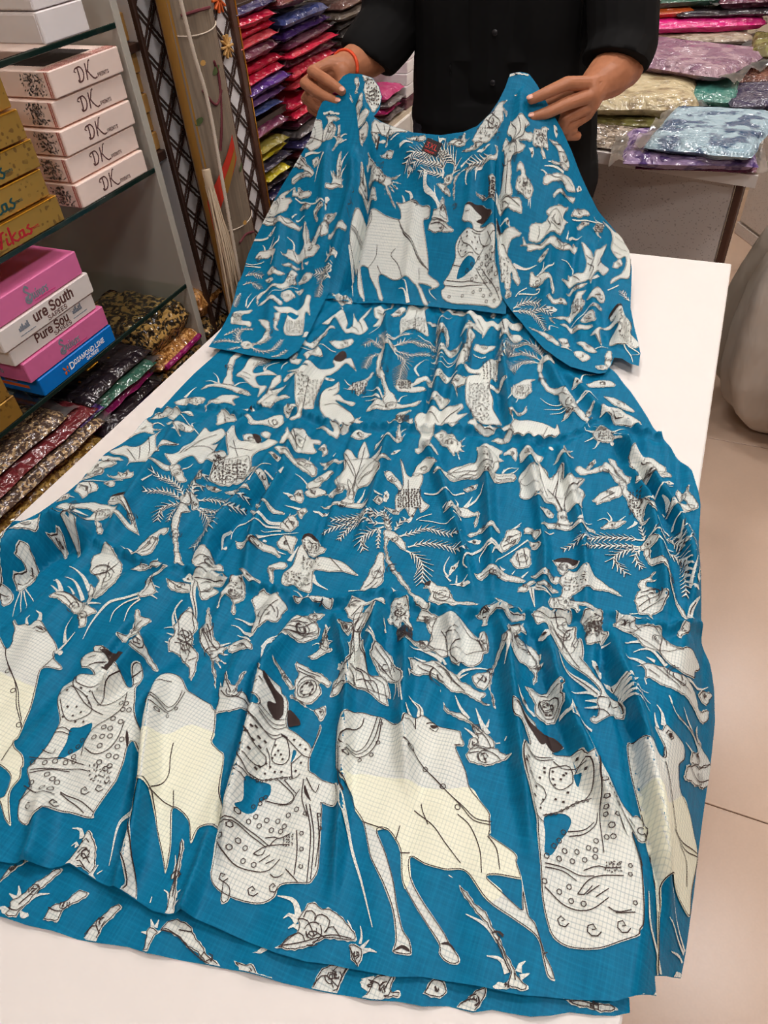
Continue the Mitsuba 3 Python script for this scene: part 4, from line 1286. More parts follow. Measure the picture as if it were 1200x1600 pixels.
s -341,1354 -330,1355 -322,1359 -309,1360 -313,1347 -298,1352 -299,1341 -305,1339 -313,1334 -320,1328 -308,1333 -311,1321 -324,1312 -319,1294 -316,1283 -310,1271 -333,1270 -334,1293 -339,1318 -346,1322 -342,1334 -331,1326 -331,1332 -342,1339 -342,1351
l -338,1351 -325,1336 -333,1319
l -327,1354 -320,1340 -328,1324
l -315,1353 -315,1339 -326,1324
l -331,1272 -335,1302
l -322,1273 -331,1311
s -352,1263 -341,1265 -336,1270 -327,1272 -310,1270 -293,1270 -287,1254 -300,1254 -316,1255 -336,1252 -348,1257
l -336,1264 -325,1266 -313,1260
l -316,1269 -306,1266 -293,1262
s -298,1358 -289,1363 -283,1371 -276,1373 -278,1366 -270,1351 -271,1345 -278,1344 -270,1336 -273,1330 -279,1336 -282,1341 -293,1337 -298,1348
k45:3 -297,1357 -279,1369 -271,1346 -290,1335
s -300,1332 -293,1335 -290,1325 -293,1323 -296,1329
s -312,1300 -313,1308 -308,1312 -299,1308 -294,1299 -286,1297 -277,1288 -277,1277 -283,1274 -298,1277 -308,1282 -308,1292 -303,1298 -306,1302
k39:3 -308,1293 -285,1300 -278,1280 -301,1273
b24 -279,1277 -274,1264
b24 -281,1277 -279,1266
s -272,1361 -261,1367 -249,1370 -240,1366 -230,1359 -234,1349 -245,1349 -252,1357 -261,1360
l -264,1360 -252,1370
l -253,1358 -243,1368
s -269,1331 -257,1340 -240,1352 -230,1352 -235,1344 -247,1341
b50 -236,1338 -250,1336 -269,1324
s -264,1303 -265,1312 -252,1325 -237,1335 -224,1342 -216,1340 -211,1331 -225,1318 -233,1320 -246,1315 -259,1303
l -255,1320 -241,1323 -227,1325
l -243,1329 -230,1334 -217,1334
b39 -259,1316 -267,1318 -273,1316
s -242,1296 -237,1303 -222,1311 -208,1324 -210,1312 -225,1305 -238,1291
s -210,1339 -208,1349 -202,1347 -207,1336
s -270,1384 -265,1386 -261,1373 -266,1374
s -268,1241 -266,1247 -255,1252 -242,1259 -241,1265 -247,1269 -243,1276 -232,1280 -224,1288 -214,1299 -217,1283 -218,1276 -208,1279 -212,1271 -211,1263 -217,1249 -233,1239 -249,1227 -263,1226
l -253,1248 -249,1240 -250,1230
l -240,1259 -232,1249 -238,1239
s -276,1216 -273,1220 -276,1227 -270,1224 -265,1222 -248,1225 -232,1233 -219,1242 -206,1246 -193,1252 -192,1260 -183,1262 -183,1254 -198,1238 -219,1226 -242,1219 -261,1212 -265,1217
l -248,1225 -239,1225 -229,1233
l -219,1241 -208,1238 -197,1250
b35 -199,1255 -194,1266 -180,1279
b35 -203,1253 -203,1262 -204,1267
s -207,1292 -205,1303 -198,1313 -183,1327 -179,1323 -190,1306 -200,1296
t18 -203,1288 -187,1303 -170,1320 -155,1340
s -193,1287 -186,1301 -175,1311 -180,1297 -189,1285
s -167,1310 -163,1327 -153,1341 -152,1326 -156,1309 -150,1307 -157,1301 -152,1293 -160,1304
k36:2 -167,1318 -155,1337 -151,1321 -163,1303
b31 -157,1336 -167,1328 -172,1330
s -157,1345 -147,1352 -134,1357 -122,1373 -111,1373 -102,1357 -95,1331 -86,1267 -100,1248 -112,1222 -113,1236 -101,1264 -99,1297 -104,1321 -111,1300 -121,1298 -131,1308 -133,1330 -139,1345 -148,1345
l -132,1323 -116,1328 -105,1340
l -131,1344 -110,1356
l -125,1304 -111,1314
s -119,1264 -117,1282 -111,1302 -104,1291 -110,1270
s -193,1190 -184,1198 -185,1207 -176,1214 -162,1216 -160,1234 -167,1248 -178,1269 -159,1260 -150,1244 -151,1262 -139,1306 -139,1274 -140,1252 -132,1254 -122,1253 -127,1231 -137,1224 -142,1205 -142,1194 -149,1204 -164,1195 -184,1189
l -176,1211 -163,1200
l -158,1235 -145,1224 -147,1206
l -165,1249 -151,1240
l -139,1253 -141,1230
l -149,1242 -150,1218
b30 -178,1214 -181,1223 -202,1219
s -180,1176 -171,1188 -157,1197 -148,1198 -161,1186
s -144,1202 -133,1218 -137,1205
s -328,1236 -317,1233 -311,1231 -302,1235 -288,1234 -279,1230 -289,1222 -295,1216 -293,1199 -281,1191 -263,1174 -263,1163 -275,1172 -280,1179 -275,1159 -278,1155 -284,1156 -289,1163 -293,1161 -306,1186 -314,1202 -322,1218
k49:3 -309,1196 -291,1198 -279,1164 -298,1162
l -321,1223 -306,1215 -296,1201
h -327,1236 -317,1234 -318,1228 -323,1226
s -323,1241 -316,1244 -307,1243 -301,1235 -306,1236 -312,1241
s -281,1145 -281,1155 -273,1154 -269,1148 -277,1143
b59 -280,1189 -256,1188 -240,1198
s -240,1203 -238,1210 -226,1218 -226,1212 -234,1202
s -245,1170 -246,1187 -234,1182 -226,1186 -210,1182 -200,1170 -201,1159 -206,1167 -212,1176 -221,1170 -234,1166
b49 -236,1180 -227,1190 -228,1201
b54 -232,1183 -215,1197 -212,1206
t17 -262,1147 -259,1154 -247,1163
t22 -258,1152 -238,1155 -224,1158 -224,1164 -230,1163
s -209,1151 -205,1157 -197,1154 -187,1161 -176,1163 -173,1165 -176,1155 -186,1149 -198,1147
s -206,1137 -196,1141 -186,1139 -187,1134 -198,1134
s -195,1121 -182,1125 -168,1135 -164,1152 -165,1164 -160,1181 -148,1186 -151,1174 -143,1161 -148,1145 -158,1132 -174,1121 -181,1122 -190,1119 -181,1109 -185,1110
k33:3 -165,1166 -148,1172 -142,1147 -159,1143
s -142,1167 -136,1180 -130,1195 -118,1195 -113,1175 -123,1168 -135,1166
l -131,1171 -123,1186
t17 -156,1120 -142,1138 -132,1153 -117,1158
s -131,1150 -121,1159 -112,1157 -117,1149
s -143,1126 -137,1140 -127,1143 -116,1119 -126,1120
l -138,1133 -123,1125
s -173,1109 -160,1118 -142,1118 -125,1114 -117,1104 -134,1105 -157,1106
f62 -260,1128 -247,1139 -234,1144 -217,1142
f61 -259,1123 -229,1126 -209,1112 -193,1086
f52 -236,1124 -215,1133 -195,1129
s -226,1090 -206,1082 -181,1072 -162,1051 -160,1040 -179,1054 -202,1074
b32 -187,1088 -188,1102 -173,1097
s -165,1063 -153,1066 -144,1047 -147,1038 -158,1048
b44 -156,1039 -147,1038 -137,1032
s -136,1069 -121,1063 -98,1040 -112,1036 -126,1053
s -134,1029 -125,1036 -110,1028 -105,1017 -113,1007 -122,1012
s -82,1016 -84,1044 -75,1043 -71,1003 -77,1005
b31 -109,1041 -99,1048 -83,1053
s -93,1001 -81,1006 -72,999 -87,991
s -96,1139 -94,1150 -84,1153 -78,1148 -67,1148 -58,1132 -57,1112 -48,1098 -38,1083 -42,1069 -57,1073 -66,1062 -83,1061 -83,1078 -77,1093 -82,1109 -99,1105 -104,1085 -94,1054 -100,1061 -109,1079 -117,1084 -108,1097 -97,1117 -85,1128 -92,1129
h -98,1138 -95,1151 -82,1154 -84,1146 -93,1141
k46:3 -83,1139 -60,1147 -49,1076 -71,1069
b31 -62,1067 -47,1047 -40,1027
b36 -57,1073 -34,1055 -49,1046
t20 -114,1204 -106,1216 -99,1229
f64 -74,1200 -82,1206 -89,1215
@L
t38 -838,1200 -817,1195 -797,1194 -783,1196
s -785,1200 -778,1206 -768,1207 -770,1201 -779,1198
s -800,1160 -794,1172 -783,1174 -768,1174 -753,1166 -753,1157 -755,1143 -755,1140 -759,1159 -777,1159
b43 -782,1172 -785,1179 -792,1184
b53 -771,1174 -766,1185 -764,1190
b53 -767,1172 -753,1180 -754,1190
t16 -817,1149 -798,1147 -782,1151 -776,1154
t21 -815,1144 -790,1143 -779,1143
s -743,1167 -731,1170 -731,1177 -719,1178 -704,1177 -697,1184 -706,1201 -707,1219 -689,1197 -683,1188 -675,1198 -661,1207 -665,1194 -670,1185 -660,1180 -668,1171 -683,1166 -692,1164 -685,1150 -693,1155 -696,1163 -716,1162
l -719,1176 -706,1165
l -694,1181 -687,1168
l -703,1213 -691,1186
b37 -719,1178 -722,1188 -739,1195
s -734,1150 -722,1156 -696,1155 -706,1150
s -686,1159 -678,1162 -680,1156
s -663,1193 -665,1208 -655,1222 -641,1229 -646,1219 -652,1212 -651,1200
s -648,1200 -615,1208 -615,1199 -642,1193
s -642,1161 -634,1169 -626,1170 -614,1167 -615,1161 -627,1158
b36 -631,1168 -635,1176 -638,1183
b30 -636,1167 -642,1172 -643,1176
s -759,1132 -749,1137 -739,1134 -729,1137 -720,1136 -726,1130 -734,1123 -749,1124
s -756,1117 -746,1118 -732,1110 -739,1104
s -722,1024 -737,1046 -743,1065 -736,1083 -722,1098 -715,1120 -714,1136 -710,1146 -698,1147 -700,1137 -692,1126 -700,1112 -711,1090 -731,1074 -733,1052
k36:3 -718,1138 -700,1140 -690,1117 -707,1114
s -692,1131 -681,1139 -675,1145 -662,1141 -664,1131 -675,1125
t15 -716,1052 -709,1075 -702,1103 -686,1118
s -687,1107 -679,1115 -667,1111 -672,1101
s -696,1068 -702,1087 -694,1100 -677,1089 -675,1074 -676,1055
l -694,1079 -677,1073
s -721,1024 -718,1046 -698,1054 -681,1049 -682,1036 -706,1039
f68 -803,1120 -792,1128 -770,1125
f67 -792,1090 -780,1104 -749,1085
f75 -611,1150 -628,1144 -655,1144
f69 -615,1132 -635,1127 -627,1087
f50 -610,1142 -629,1140 -645,1133
f65 -780,1060 -774,1035 -763,1008
b35 -741,1014 -754,1041 -758,1066
b35 -736,1010 -742,1039 -744,1060
s -739,955 -752,985 -748,997 -736,1000 -724,1008 -721,994 -731,987 -723,969 -703,968 -697,953 -709,954 -724,952
k33:3 -752,985 -736,990 -716,957 -732,952
s -682,1016 -675,1033 -658,1042 -639,1048 -648,1076 -651,1091 -641,1088 -628,1056 -608,1019 -621,1028 -611,1002 -596,969 -593,952 -617,944 -633,962 -643,988 -654,1014 -668,1010
u -653,1014 -647,1026 -632,1020 -633,1005 -645,1006
k46:4 -645,992 -613,1001 -590,957 -621,948
s -670,999 -665,1010 -656,989 -647,963 -638,954 -649,956
s -588,948 -590,966 -577,965 -568,968 -571,958 -580,951
s -694,980 -679,977 -661,964 -645,932 -644,914 -655,902 -664,899 -655,915 -659,946 -670,956
f60 -679,899 -701,915 -706,941 -690,946
f50 -687,899 -715,898 -733,885
f57 -659,892 -631,883 -616,896 -617,926
f45 -663,904 -648,908 -641,928
f45 -677,887 -688,879 -692,869
s -683,898 -681,907 -668,907 -657,897 -661,887 -674,887
f42 -726,912 -720,923 -713,939
f43 -608,873 -597,881 -593,899
@S
s -656,790 -663,813 -682,853 -682,879 -666,890 -672,861 -662,833 -645,804 -636,792
l -672,830 -662,830
s -682,763 -676,782 -656,790 -628,789 -608,786 -593,775 -616,774 -644,780 -669,777
b37 -659,785 -674,804 -686,811
b37 -664,788 -678,791 -686,786
b37 -633,788 -629,801 -618,807
s -647,818 -645,838 -650,868 -639,882 -618,872 -626,859 -624,835 -609,839 -601,847 -580,838 -599,833 -612,824 -595,805 -580,804 -580,774 -590,796 -603,797 -630,813
l -640,830 -622,825
l -640,820 -620,816
f76 -637,846 -623,865 -615,878
b37 -601,837 -608,855 -594,874
b37 -603,841 -613,853 -608,865
s -581,828 -575,840 -566,828 -567,808 -570,798 -545,811 -552,785 -525,784 -541,770 -544,751 -573,760 -573,788
l -568,762 -561,787
l -556,757 -542,779
s -638,709 -650,736 -644,751 -634,764 -609,767 -614,756 -603,742 -622,745 -632,737 -645,733
s -610,696 -616,724 -585,717 -588,707 -598,696
l -611,722 -595,701
s -586,738 -570,746 -569,739
s -703,719 -695,731 -682,740 -662,746 -655,730 -657,720 -674,717 -687,715
k46:3 -691,734 -663,743 -651,724 -679,716
b52 -693,736 -693,755 -691,767
s -712,668 -710,686 -687,702 -692,687 -702,679
s -695,688 -687,702 -672,702 -650,696 -655,686 -673,684
t15 -690,683 -668,682 -637,671 -620,663
s -685,672 -679,680 -663,675 -676,668
s -656,656 -647,669 -634,671 -630,660 -644,652 -637,644 -642,644
s -649,642 -649,654 -644,647
b29 -634,671 -641,677 -636,681
s -726,633 -727,659 -719,665 -699,659 -694,652 -678,657 -692,648 -685,643 -702,637 -716,628
b35 -702,654 -695,665 -682,664
s -725,597 -725,613 -723,626 -711,630 -718,615 -720,602
s -720,579 -715,592 -708,602 -687,601 -680,620 -685,630 -676,647 -671,627 -657,611 -645,615 -633,631 -641,601 -636,591 -649,581 -678,574 -680,565 -687,578
l -699,594 -673,579
l -682,603 -671,583
l -680,624 -659,591
s -729,564 -715,573 -688,572 -703,565 -710,559
s -742,545 -733,555 -717,561 -697,565 -696,556 -705,549 -707,530 -714,525
s -632,596 -620,612 -626,629 -619,644 -620,680 -603,673 -591,685 -578,673 -579,652 -582,644 -566,641 -568,621 -578,603 -597,612 -609,596 -610,577 -628,571 -639,568 -628,579 -616,586
l -615,609 -612,634 -590,669
l -608,627 -591,637 -567,629
l -611,615 -602,653
s -617,583 -605,590 -586,574 -572,561 -579,556 -591,562 -606,571
b27 -594,583 -588,589 -586,598
s -557,644 -565,665 -561,677 -551,666 -523,675 -515,674 -509,683 -527,690 -524,701 -513,698 -505,681 -490,678 -496,660 -506,649 -508,633 -494,605 -498,590 -508,590 -508,572 -522,574 -539,572 -545,577 -553,611 -547,628
s -550,678 -547,685 -535,685 -523,683 -519,672 -531,668 -542,669
h -537,684 -528,687 -519,678 -522,671
k49:3 -562,616 -515,631 -490,589 -535,574
l -553,645 -534,651 -514,654
l -554,657 -532,633
s -563,597 -559,616 -554,630 -547,628 -548,616 -552,600
s -541,563 -524,565 -514,562 -525,558
s -497,611 -498,622 -483,612 -494,609
s -562,551 -563,564 -554,571 -549,559 -559,553
b27 -559,562 -558,573 -561,581
s -508,559 -494,567 -481,569 -470,565 -486,557
s -555,705 -562,707 -561,716 -550,715 -540,723 -529,735 -521,746 -503,718 -522,712 -541,710 -555,701
s -488,678 -492,701 -493,713 -478,701 -473,711 -469,719 -457,712 -444,701 -431,701 -429,693 -438,691 -426,676 -435,669 -459,669 -473,675
l -474,699 -458,673
l -462,711 -449,675
s -487,663 -478,666 -454,655 -434,651 -412,647 -408,634 -413,629 -438,638 -463,648 -476,652
l -475,659 -443,648
b31 -426,650 -430,663
b30 -418,645 -410,646
s -485,645 -466,644 -465,637 -479,638
s -568,854 -539,868 -510,875 -498,888 -507,901 -510,931 -499,934 -491,916 -480,919 -457,886 -470,897 -484,903 -487,882 -493,865 -499,853 -486,792 -479,772 -489,765 -488,752 -492,732 -499,732 -497,753 -512,775 -524,794 -536,823 -545,844 -531,858 -553,854
h -507,906 -508,934 -499,934 -490,919 -494,905
k55:3 -540,836 -502,848 -469,780 -505,768
l -523,841 -507,799 -492,759
s -563,829 -562,844 -553,854 -551,845 -554,831 -557,823
s -523,758 -514,774 -501,765 -509,754 -512,744
s -498,856 -482,854 -485,848 -495,850
s -594,944 -588,952 -571,943 -566,958 -559,977 -548,986 -540,983 -546,969 -540,949 -546,937 -558,930 -579,935
k44:3 -574,961 -552,968 -538,939 -559,932
s -532,941 -528,958 -515,970 -508,981 -499,967 -507,951 -520,941
t19 -588,927 -565,925 -540,919 -516,932
s -566,909 -560,922 -532,909 -526,895 -538,884 -551,892
l -558,911 -533,893
s -581,884 -585,903 -579,910 -570,892 -559,890 -560,874
b32 -581,878 -584,867 -581,855
s -484,807 -483,825 -477,836 -473,852 -461,827 -463,813 -457,819 -440,807 -424,807 -425,796 -443,801 -455,802 -431,787 -417,779 -404,762 -411,743 -422,744 -449,756 -470,775
l -466,785 -451,794 -423,781
l -478,822 -467,835
s -467,759 -454,754 -431,745 -422,744 -415,734 -414,714 -430,721 -450,729 -457,733 -445,736 -426,730 -439,747
s -416,737 -412,755 -400,778 -401,767 -392,766 -404,750 -411,731
s -450,840 -446,856 -434,869 -432,889 -428,892 -428,866 -425,853 -426,825 -437,835
k40:2 -451,854 -428,861 -416,832 -438,825
b30 -445,847 -454,848 -466,859
b30 -437,837 -448,836 -457,836
s -388,837 -403,860 -423,891 -436,922 -440,942 -437,964 -430,940 -425,916 -412,890 -391,858 -371,842 -362,823 -382,816
l -419,893 -412,892
l -406,868 -397,871
s -398,791 -394,812 -367,825 -346,825 -328,842 -332,825 -361,810
l -394,799 -364,818
b39 -385,824 -403,841 -421,844
b39 -388,819 -404,829 -421,824
b34 -389,814 -402,819 -411,816
b34 -360,828 -360,841 -353,848
f81 -426,972 -412,998 -384,1001 -352,992
f69 -419,964 -392,961 -369,968 -354,973
f103 -420,958 -393,941 -388,912 -377,872
f71 -438,958 -466,982 -476,963
f68 -437,948 -451,933 -448,899
f55 -437,964 -450,987 -463,1005
s -440,963 -438,974 -423,973 -417,964 -423,957
t25 -441,973 -432,1003 -415,1020
s -381,866 -382,885 -370,888 -357,883 -354,898 -339,908 -331,901 -339,893 -353,873 -333,877 -336,862 -352,857 -371,856
k35:2 -381,880 -361,887 -353,866 -372,860
b31 -354,903 -367,923 -362,950 -355,952
b31 -358,907 -369,923 -366,944
s -356,771 -349,788 -351,800 -340,810 -333,814 -339,795 -333,785 -324,796 -321,781 -341,774
k33:2 -352,795 -331,802 -324,783 -345,777
s -351,711 -354,726 -344,737 -331,741 -337,763 -335,772 -325,751 -324,763 -321,748 -323,736 -339,731 -347,720
b27 -329,750 -330,765 -325,771
s -394,726 -392,741 -374,747 -369,741 -378,726 -385,720
s -354,743 -355,751 -349,743
s -380,643 -373,660 -391,694 -379,695 -366,684 -370,698 -372,724 -360,709 -353,699 -351,689 -336,705 -333,691 -338,682 -319,696 -324,683 -333,669 -322,666 -320,649 -327,633 -338,626 -337,606 -345,604 -352,625 -367,626 -372,632
l -345,630 -356,655 -386,689
l -351,649 -366,711
l -348,647 -341,677 -323,691
l -342,635 -338,657 -324,665
s -376,605 -370,622 -360,626 -356,613 -364,604
s -427,683 -423,696 -412,684 -414,668 -417,678
s -403,650 -402,668 -395,675 -382,679 -395,663 -397,648
b22 -402,680 -402,689
s -324,701 -321,717 -313,722 -318,711
s -324,853 -310,848 -298,856 -280,837 -280,828 -290,825 -305,834
s -322,800 -316,816 -300,821 -286,821 -274,830 -267,851 -260,844 -264,823 -250,833 -257,811 -258,797 -249,796 -263,787 -282,785 -281,767 -280,741 -293,737 -302,769 -312,775
l -277,787 -271,812 -264,842
l -282,794 -303,811 -311,803
l -274,787 -258,806
s -280,767 -269,780 -252,772 -241,762 -237,781 -237,759 -230,762 -235,752 -226,746 -235,743 -227,725 -238,738 -237,726 -251,742 -264,751
k41:3 -275,774 -255,780 -246,752 -265,746
s -297,735 -282,745 -268,737 -259,727 -278,729 -291,725
s -343,1065 -326,1064 -315,1080 -333,1094 -342,1112 -328,1123 -304,1109 -273,1105 -240,1115 -239,1089 -257,1084 -246,1056 -255,1041 -269,1080 -287,1088 -290,1062 -291,1046 -300,1065 -320,1065 -337,1067
l -317,1099 -296,1072
l -276,1117 -255,1053
s -259,1043 -263,1069 -249,1067 -233,1078 -226,1062 -237,1046
s -327,1035 -325,1051 -316,1073 -293,1061 -308,1059 -319,1040
s -301,929 -304,973 -306,1002 -316,1041 -304,1045 -301,1015 -297,992 -292,965 -292,937
k42:3 -323,1033 -308,1037 -281,952 -295,947
b47 -298,975 -316,952 -348,937
b41 -297,964 -315,941 -341,917
s -345,969 -338,980 -325,999 -316,1011 -316,993 -327,969
s -295,1005 -294,1023 -278,1022 -266,1037 -265,1020 -274,999 -287,1001
t24 -290,989 -276,984 -269,992
s -352,953 -344,961 -330,957
s -337,891 -330,904 -315,914 -292,910 -298,900 -324,887
l -332,892 -312,907
s -286,934 -289,947 -269,950 -263,974 -250,995 -234,939 -242,931 -237,906 -224,880 -216,853 -194,822 -198,819 -219,814 -239,826 -246,839 -261,858 -274,895 -279,925 -261,936
k54:3 -274,910 -242,920 -214,825 -244,815
k52:2 -271,977 -247,985 -232,934 -255,927
s -240,916 -225,915 -225,925 -213,916 -223,905 -237,904
s -293,886 -285,907 -280,919 -277,899 -280,872 -274,854 -282,866
s -243,811 -235,823 -223,809 -201,811 -179,818 -173,802 -194,804 -199,785 -197,794 -215,793
l -226,803 -198,799
s -196,773 -186,794 -173,807 -175,793 -186,776
f103 -177,1012 -200,1045 -230,1042 -247,1002
f83 -178,1005 -212,1018 -233,1006 -241,975
f88 -180,999 -205,992 -217,971 -216,955
f73 -168,1014 -173,1036 -191,1060
s -183,998 -174,1024 -158,1006 -164,993 -179,994
s -183,993 -174,1001 -170,969 -158,946 -143,930 -125,923 -113,920 -100,895 -115,900 -131,914 -150,923 -166,944 -175,968
l -175,968 -168,970
l -126,915 -126,926
s -114,853 -111,872 -103,894 -97,884 -105,865
b38 -104,888 -124,892 -140,891 -157,903
b32 -103,884 -122,883 -145,876
b32 -105,879 -120,874 -134,867
b44 -104,903 -92,921 -72,903
b39 -103,908 -91,917 -85,926
s -200,887 -204,922 -196,937 -188,948 -175,949 -180,940 -173,916 -180,894 -190,890
k39:3 -205,926 -181,934 -173,901 -196,893
b22 -199,893 -197,874 -197,864
b22 -188,894 -189,876
s -190,842 -184,849 -174,861 -171,877 -168,859 -176,847 -184,837 -178,823
s -175,802 -179,827 -166,841 -145,843 -128,839 -119,835 -119,846 -114,839 -109,814 -136,805
l -131,807 -130,834
s -234,694 -224,710 -206,728 -205,740 -213,759 -202,758 -178,766 -178,749 -169,744 -179,733 -178,713 -192,716 -206,703 -216,685
l -202,750 -184,731
s -245,687 -241,692 -227,689 -207,691 -191,712 -168,712 -150,722 -144,712 -157,700 -172,692 -187,698 -204,689 -224,678
b34 -164,717 -158,731 -147,737
s -174,763 -165,775 -158,773 -153,749 -163,758 -172,757
s -147,747 -151,766 -139,775 -123,772 -120,760 -133,750
l -138,771 -124,755
s -118,794 -114,793 -110,786 -116,786
s -104,757 -100,771 -97,780 -99,800 -93,785 -84,789 -89,779 -80,775 -92,769
s -68,749 -61,763 -49,776 -55,782 -51,787
s -138,714 -129,725 -123,751 -108,740 -102,726 -93,753 -86,743 -85,725 -73,736 -59,741 -65,724 -54,716 -58,700 -124,678 -134,697
l -125,738 -96,691
l -92,745 -90,693
l -61,738 -76,698
s -63,878 -62,906 -45,912 -27,899 -11,890 -6,878 -26,872 -50,878
l -57,904 -34,892
s -67,934 -51,934 -25,918 -20,906 -42,913
s -98,960 -85,972 -64,976 -56,965 -77,956 -93,954
b35 -108,962 -107,983 -88,989
s -116,934 -114,950 -102,943 -111,933
s -65,833 -55,849 -43,853 -37,846 -42,836 -33,826 -47,817 -58,822
k36:3 -60,848 -40,854 -36,825 -54,819
b48 -42,849 -34,860 -26,867
b47 -39,846 -27,849 -19,856
b47 -38,837 -25,837 -16,823
b41 -39,828 -30,823 -24,816
b42 -60,834 -71,840 -80,846
b41 -59,830 -68,823 -74,817
b36 -54,819 -57,806 -60,804
s -85,871 -83,890 -77,902 -77,883
s -508,1079 -513,1101 -492,1095 -484,1120 -480,1081 -484,1068 -477,1059 -477,1037 -488,1028 -488,1056 -500,1064
b53 -478,1064 -475,1032 -485,1002
s -468,1062 -469,1090 -457,1105 -453,1094 -458,1070
s -453,1117 -430,1118 -415,1125 -415,1100 -401,1070 -384,1032 -399,1033 -412,1040 -426,1025 -432,1018 -451,1067 -449,1084
k53:3 -449,1067 -407,1079 -391,1035 -431,1024
l -436,1111 -412,1040
s -401,1070 -390,1079 -381,1070 -397,1066
b37 -371,1041 -375,1067 -363,1098
b32 -374,1051 -375,1083
s -362,1008 -369,1042 -356,1046 -342,1019 -337,990 -353,1021
k36:2 -369,1037 -355,1041 -345,1013 -360,1009
b36 -444,984 -430,1013 -410,1025
t20 -400,1022 -380,1013 -360,1001
s -348,968 -343,984 -328,993 -317,1009 -315,987 -325,970
s -607,1110 -593,1120 -561,1099 -564,1086 -588,1097
s -581,1012 -578,1030 -569,1044 -553,1043 -536,1025 -530,1005 -526,1023 -542,1063 -520,1035 -522,1046 -518,1093 -513,1060 -512,1043 -494,1021 -498,999 -525,993 -553,1009
l -529,1022 -505,1002
l -518,1036 -500,1009
b28 -556,1048 -563,1063 -578,1076
s -401,1126 -382,1120 -361,1126 -336,1128 -345,1114 -366,1108
s -301,1132 -293,1134 -290,1113
s -131,913 -113,910 -102,900 -72,865 -83,865 -111,876
s -80,858 -47,830 -39,817 -34,819 -52,832 -69,850'''
OUT = {k: np.array(v) / 1000.0 for k, v in D['OUT'].items()}
SEAM = {k: np.array(v) / 1000.0 for k, v in D['SEAMS'].items()}


def ramp(y):
    u = np.clip(y - 1.10, 0, None)
    return 1.15 * (np.sqrt(u * u + 0.05 ** 2) - 0.05)


def lift(x, y):
    lat = x - (-0.44 - 0.2 * np.clip(y - 1.13, 0, 1))
    g = np.where(lat > 0, 1 - sstep(0.14, 0.46, lat), 1 - sstep(0.18, 0.66, -lat))
    return ramp(y) * g


def segdist(x, y, P):
    """distance to a polyline and position along it, 0..1"""
    best, pos = np.full(x.shape, 9.0), np.zeros(x.shape)
    n = len(P) - 1
    for i in range(n):
        a, d = P[i], P[i + 1] - P[i]
        s = np.clip(((x - a[0]) * d[0] + (y - a[1]) * d[1]) / (d @ d + 1e-12), 0, 1)
        r = np.hypot(x - a[0] - s * d[0], y - a[1] - s * d[1])
        k = r < best
        best, pos = np.where(k, r, best), np.where(k, (i + s) / n, pos)
    return best, pos


def seam_y(name, x):
    P = SEAM[name][np.argsort(SEAM[name][:, 0])]
    return np.interp(x, P[:, 0], P[:, 1])


def folds(x, y, F):
    z = np.zeros(x.shape)
    for a, w, P in F:
        P, w = np.array(P) / 1000.0, w * .9 / 1000.0
        k = (x > P[:, 0].min() - 4 * w) & (x < P[:, 0].max() + 4 * w) & (y > P[:, 1].min() - 4 * w) & (y < P[:, 1].max() + 4 * w)
        if k.any():
            d, s = segdist(x[k], y[k], P)
            z[k] += 3.0 * a / 1000.0 * np.exp(-(d / w) ** 2) * np.clip(np.minimum(s, 1 - s) * 5 + 0.15, 0, 1)
    return z


def zcloth(x, y, lay):
    x, y = np.asarray(x, float), np.asarray(y, float)
    z = TT + dict(K=.003, S=.010, B=.014, L=.018, R=.019)[lay] + 0 * x
    o = np.clip(x - XR, 0, None)
    if lay == 'K':
        z = z + 0.0015 * np.sin(x * 60) + 0.001 * np.sin(x * 140 + y * 30)
    elif lay == 'S':
        z = z + folds(x, y, D['FS'])
        ang = np.arctan2(x + 0.33, 2.6 - y)
        wob = (meshkit.noise(np.stack([x * 9, y * 9, 0 * x], -1), 4) - 0.5) * 1.6
        for nm, amp, reach in (('s2', .0072, .27), ('s1', .0050, .17), ('s0', .0048, .14)):
            d = seam_y(nm, x) - y
            below = np.exp(-np.clip(d, 0, None) / reach) * sstep(-.004, .012, d)
            ph = ang * dict(s2=150, s1=175, s0=190)[nm]
            z = z + amp * below * (np.sin(ph + 5 * wob) * 0.7 + 0.5 * np.sin(2.3 * ph + 2 + 4 * wob))
            z = z + 0.0062 * np.exp(-(d / 0.0048) ** 2) * (1 + 0.5 * np.sin(x * 420 + 3 * wob)) - 0.003 * np.exp(-((d - .012) / .007) ** 2)
        z = z + 0.004 * (meshkit.fbm(np.stack([x * 14, y * 10, 0 * x], -1), 3, 9) - 0.5)
        z = np.maximum(z, TT + 0.004)
    else:
        z = z + lift(x, y) + folds(x, y, D['FB']) + folds(x, y, D['FB'][1:2]) * (1.0 if lay == 'B' else -1.0) + 0.005 * (meshkit.fbm(np.stack([x * 16, y * 9, 0 * x], -1), 3, 5) - 0.5)
    return z - 2.2 * (np.sqrt(o * o + .012 ** 2) - .012)


def cloth_ply(v2, f, lay, off):
    e = 0.0015
    x, y = v2[:, 0], v2[:, 1]
    z = zcloth(x, y, lay) + off
    n = np.stack([-(zcloth(x + e, y, lay) - zcloth(x - e, y, lay)) / (2 * e), -(zcloth(x, y + e, lay) - zcloth(x, y - e, lay)) / (2 * e), 1 + 0 * x], -1)
    n /= np.linalg.norm(n, axis=1, keepdims=True)
    v = np.stack([x, y, z], -1)
    if off:
        v = np.stack([x, y, z - off], -1) + n * off
    f = np.asarray(f)
    c = np.cross(v2[f[:, 1]] - v2[f[:, 0]], v2[f[:, 2]] - v2[f[:, 0]])
    f = np.where(c[:, None] < 0, f[:, ::-1], f)
    f = f[np.abs(c) > 1e-12]
    return {'type': 'ply', 'filename': meshkit.write_ply((v, f), False, normals=n), 'face_normals': False}


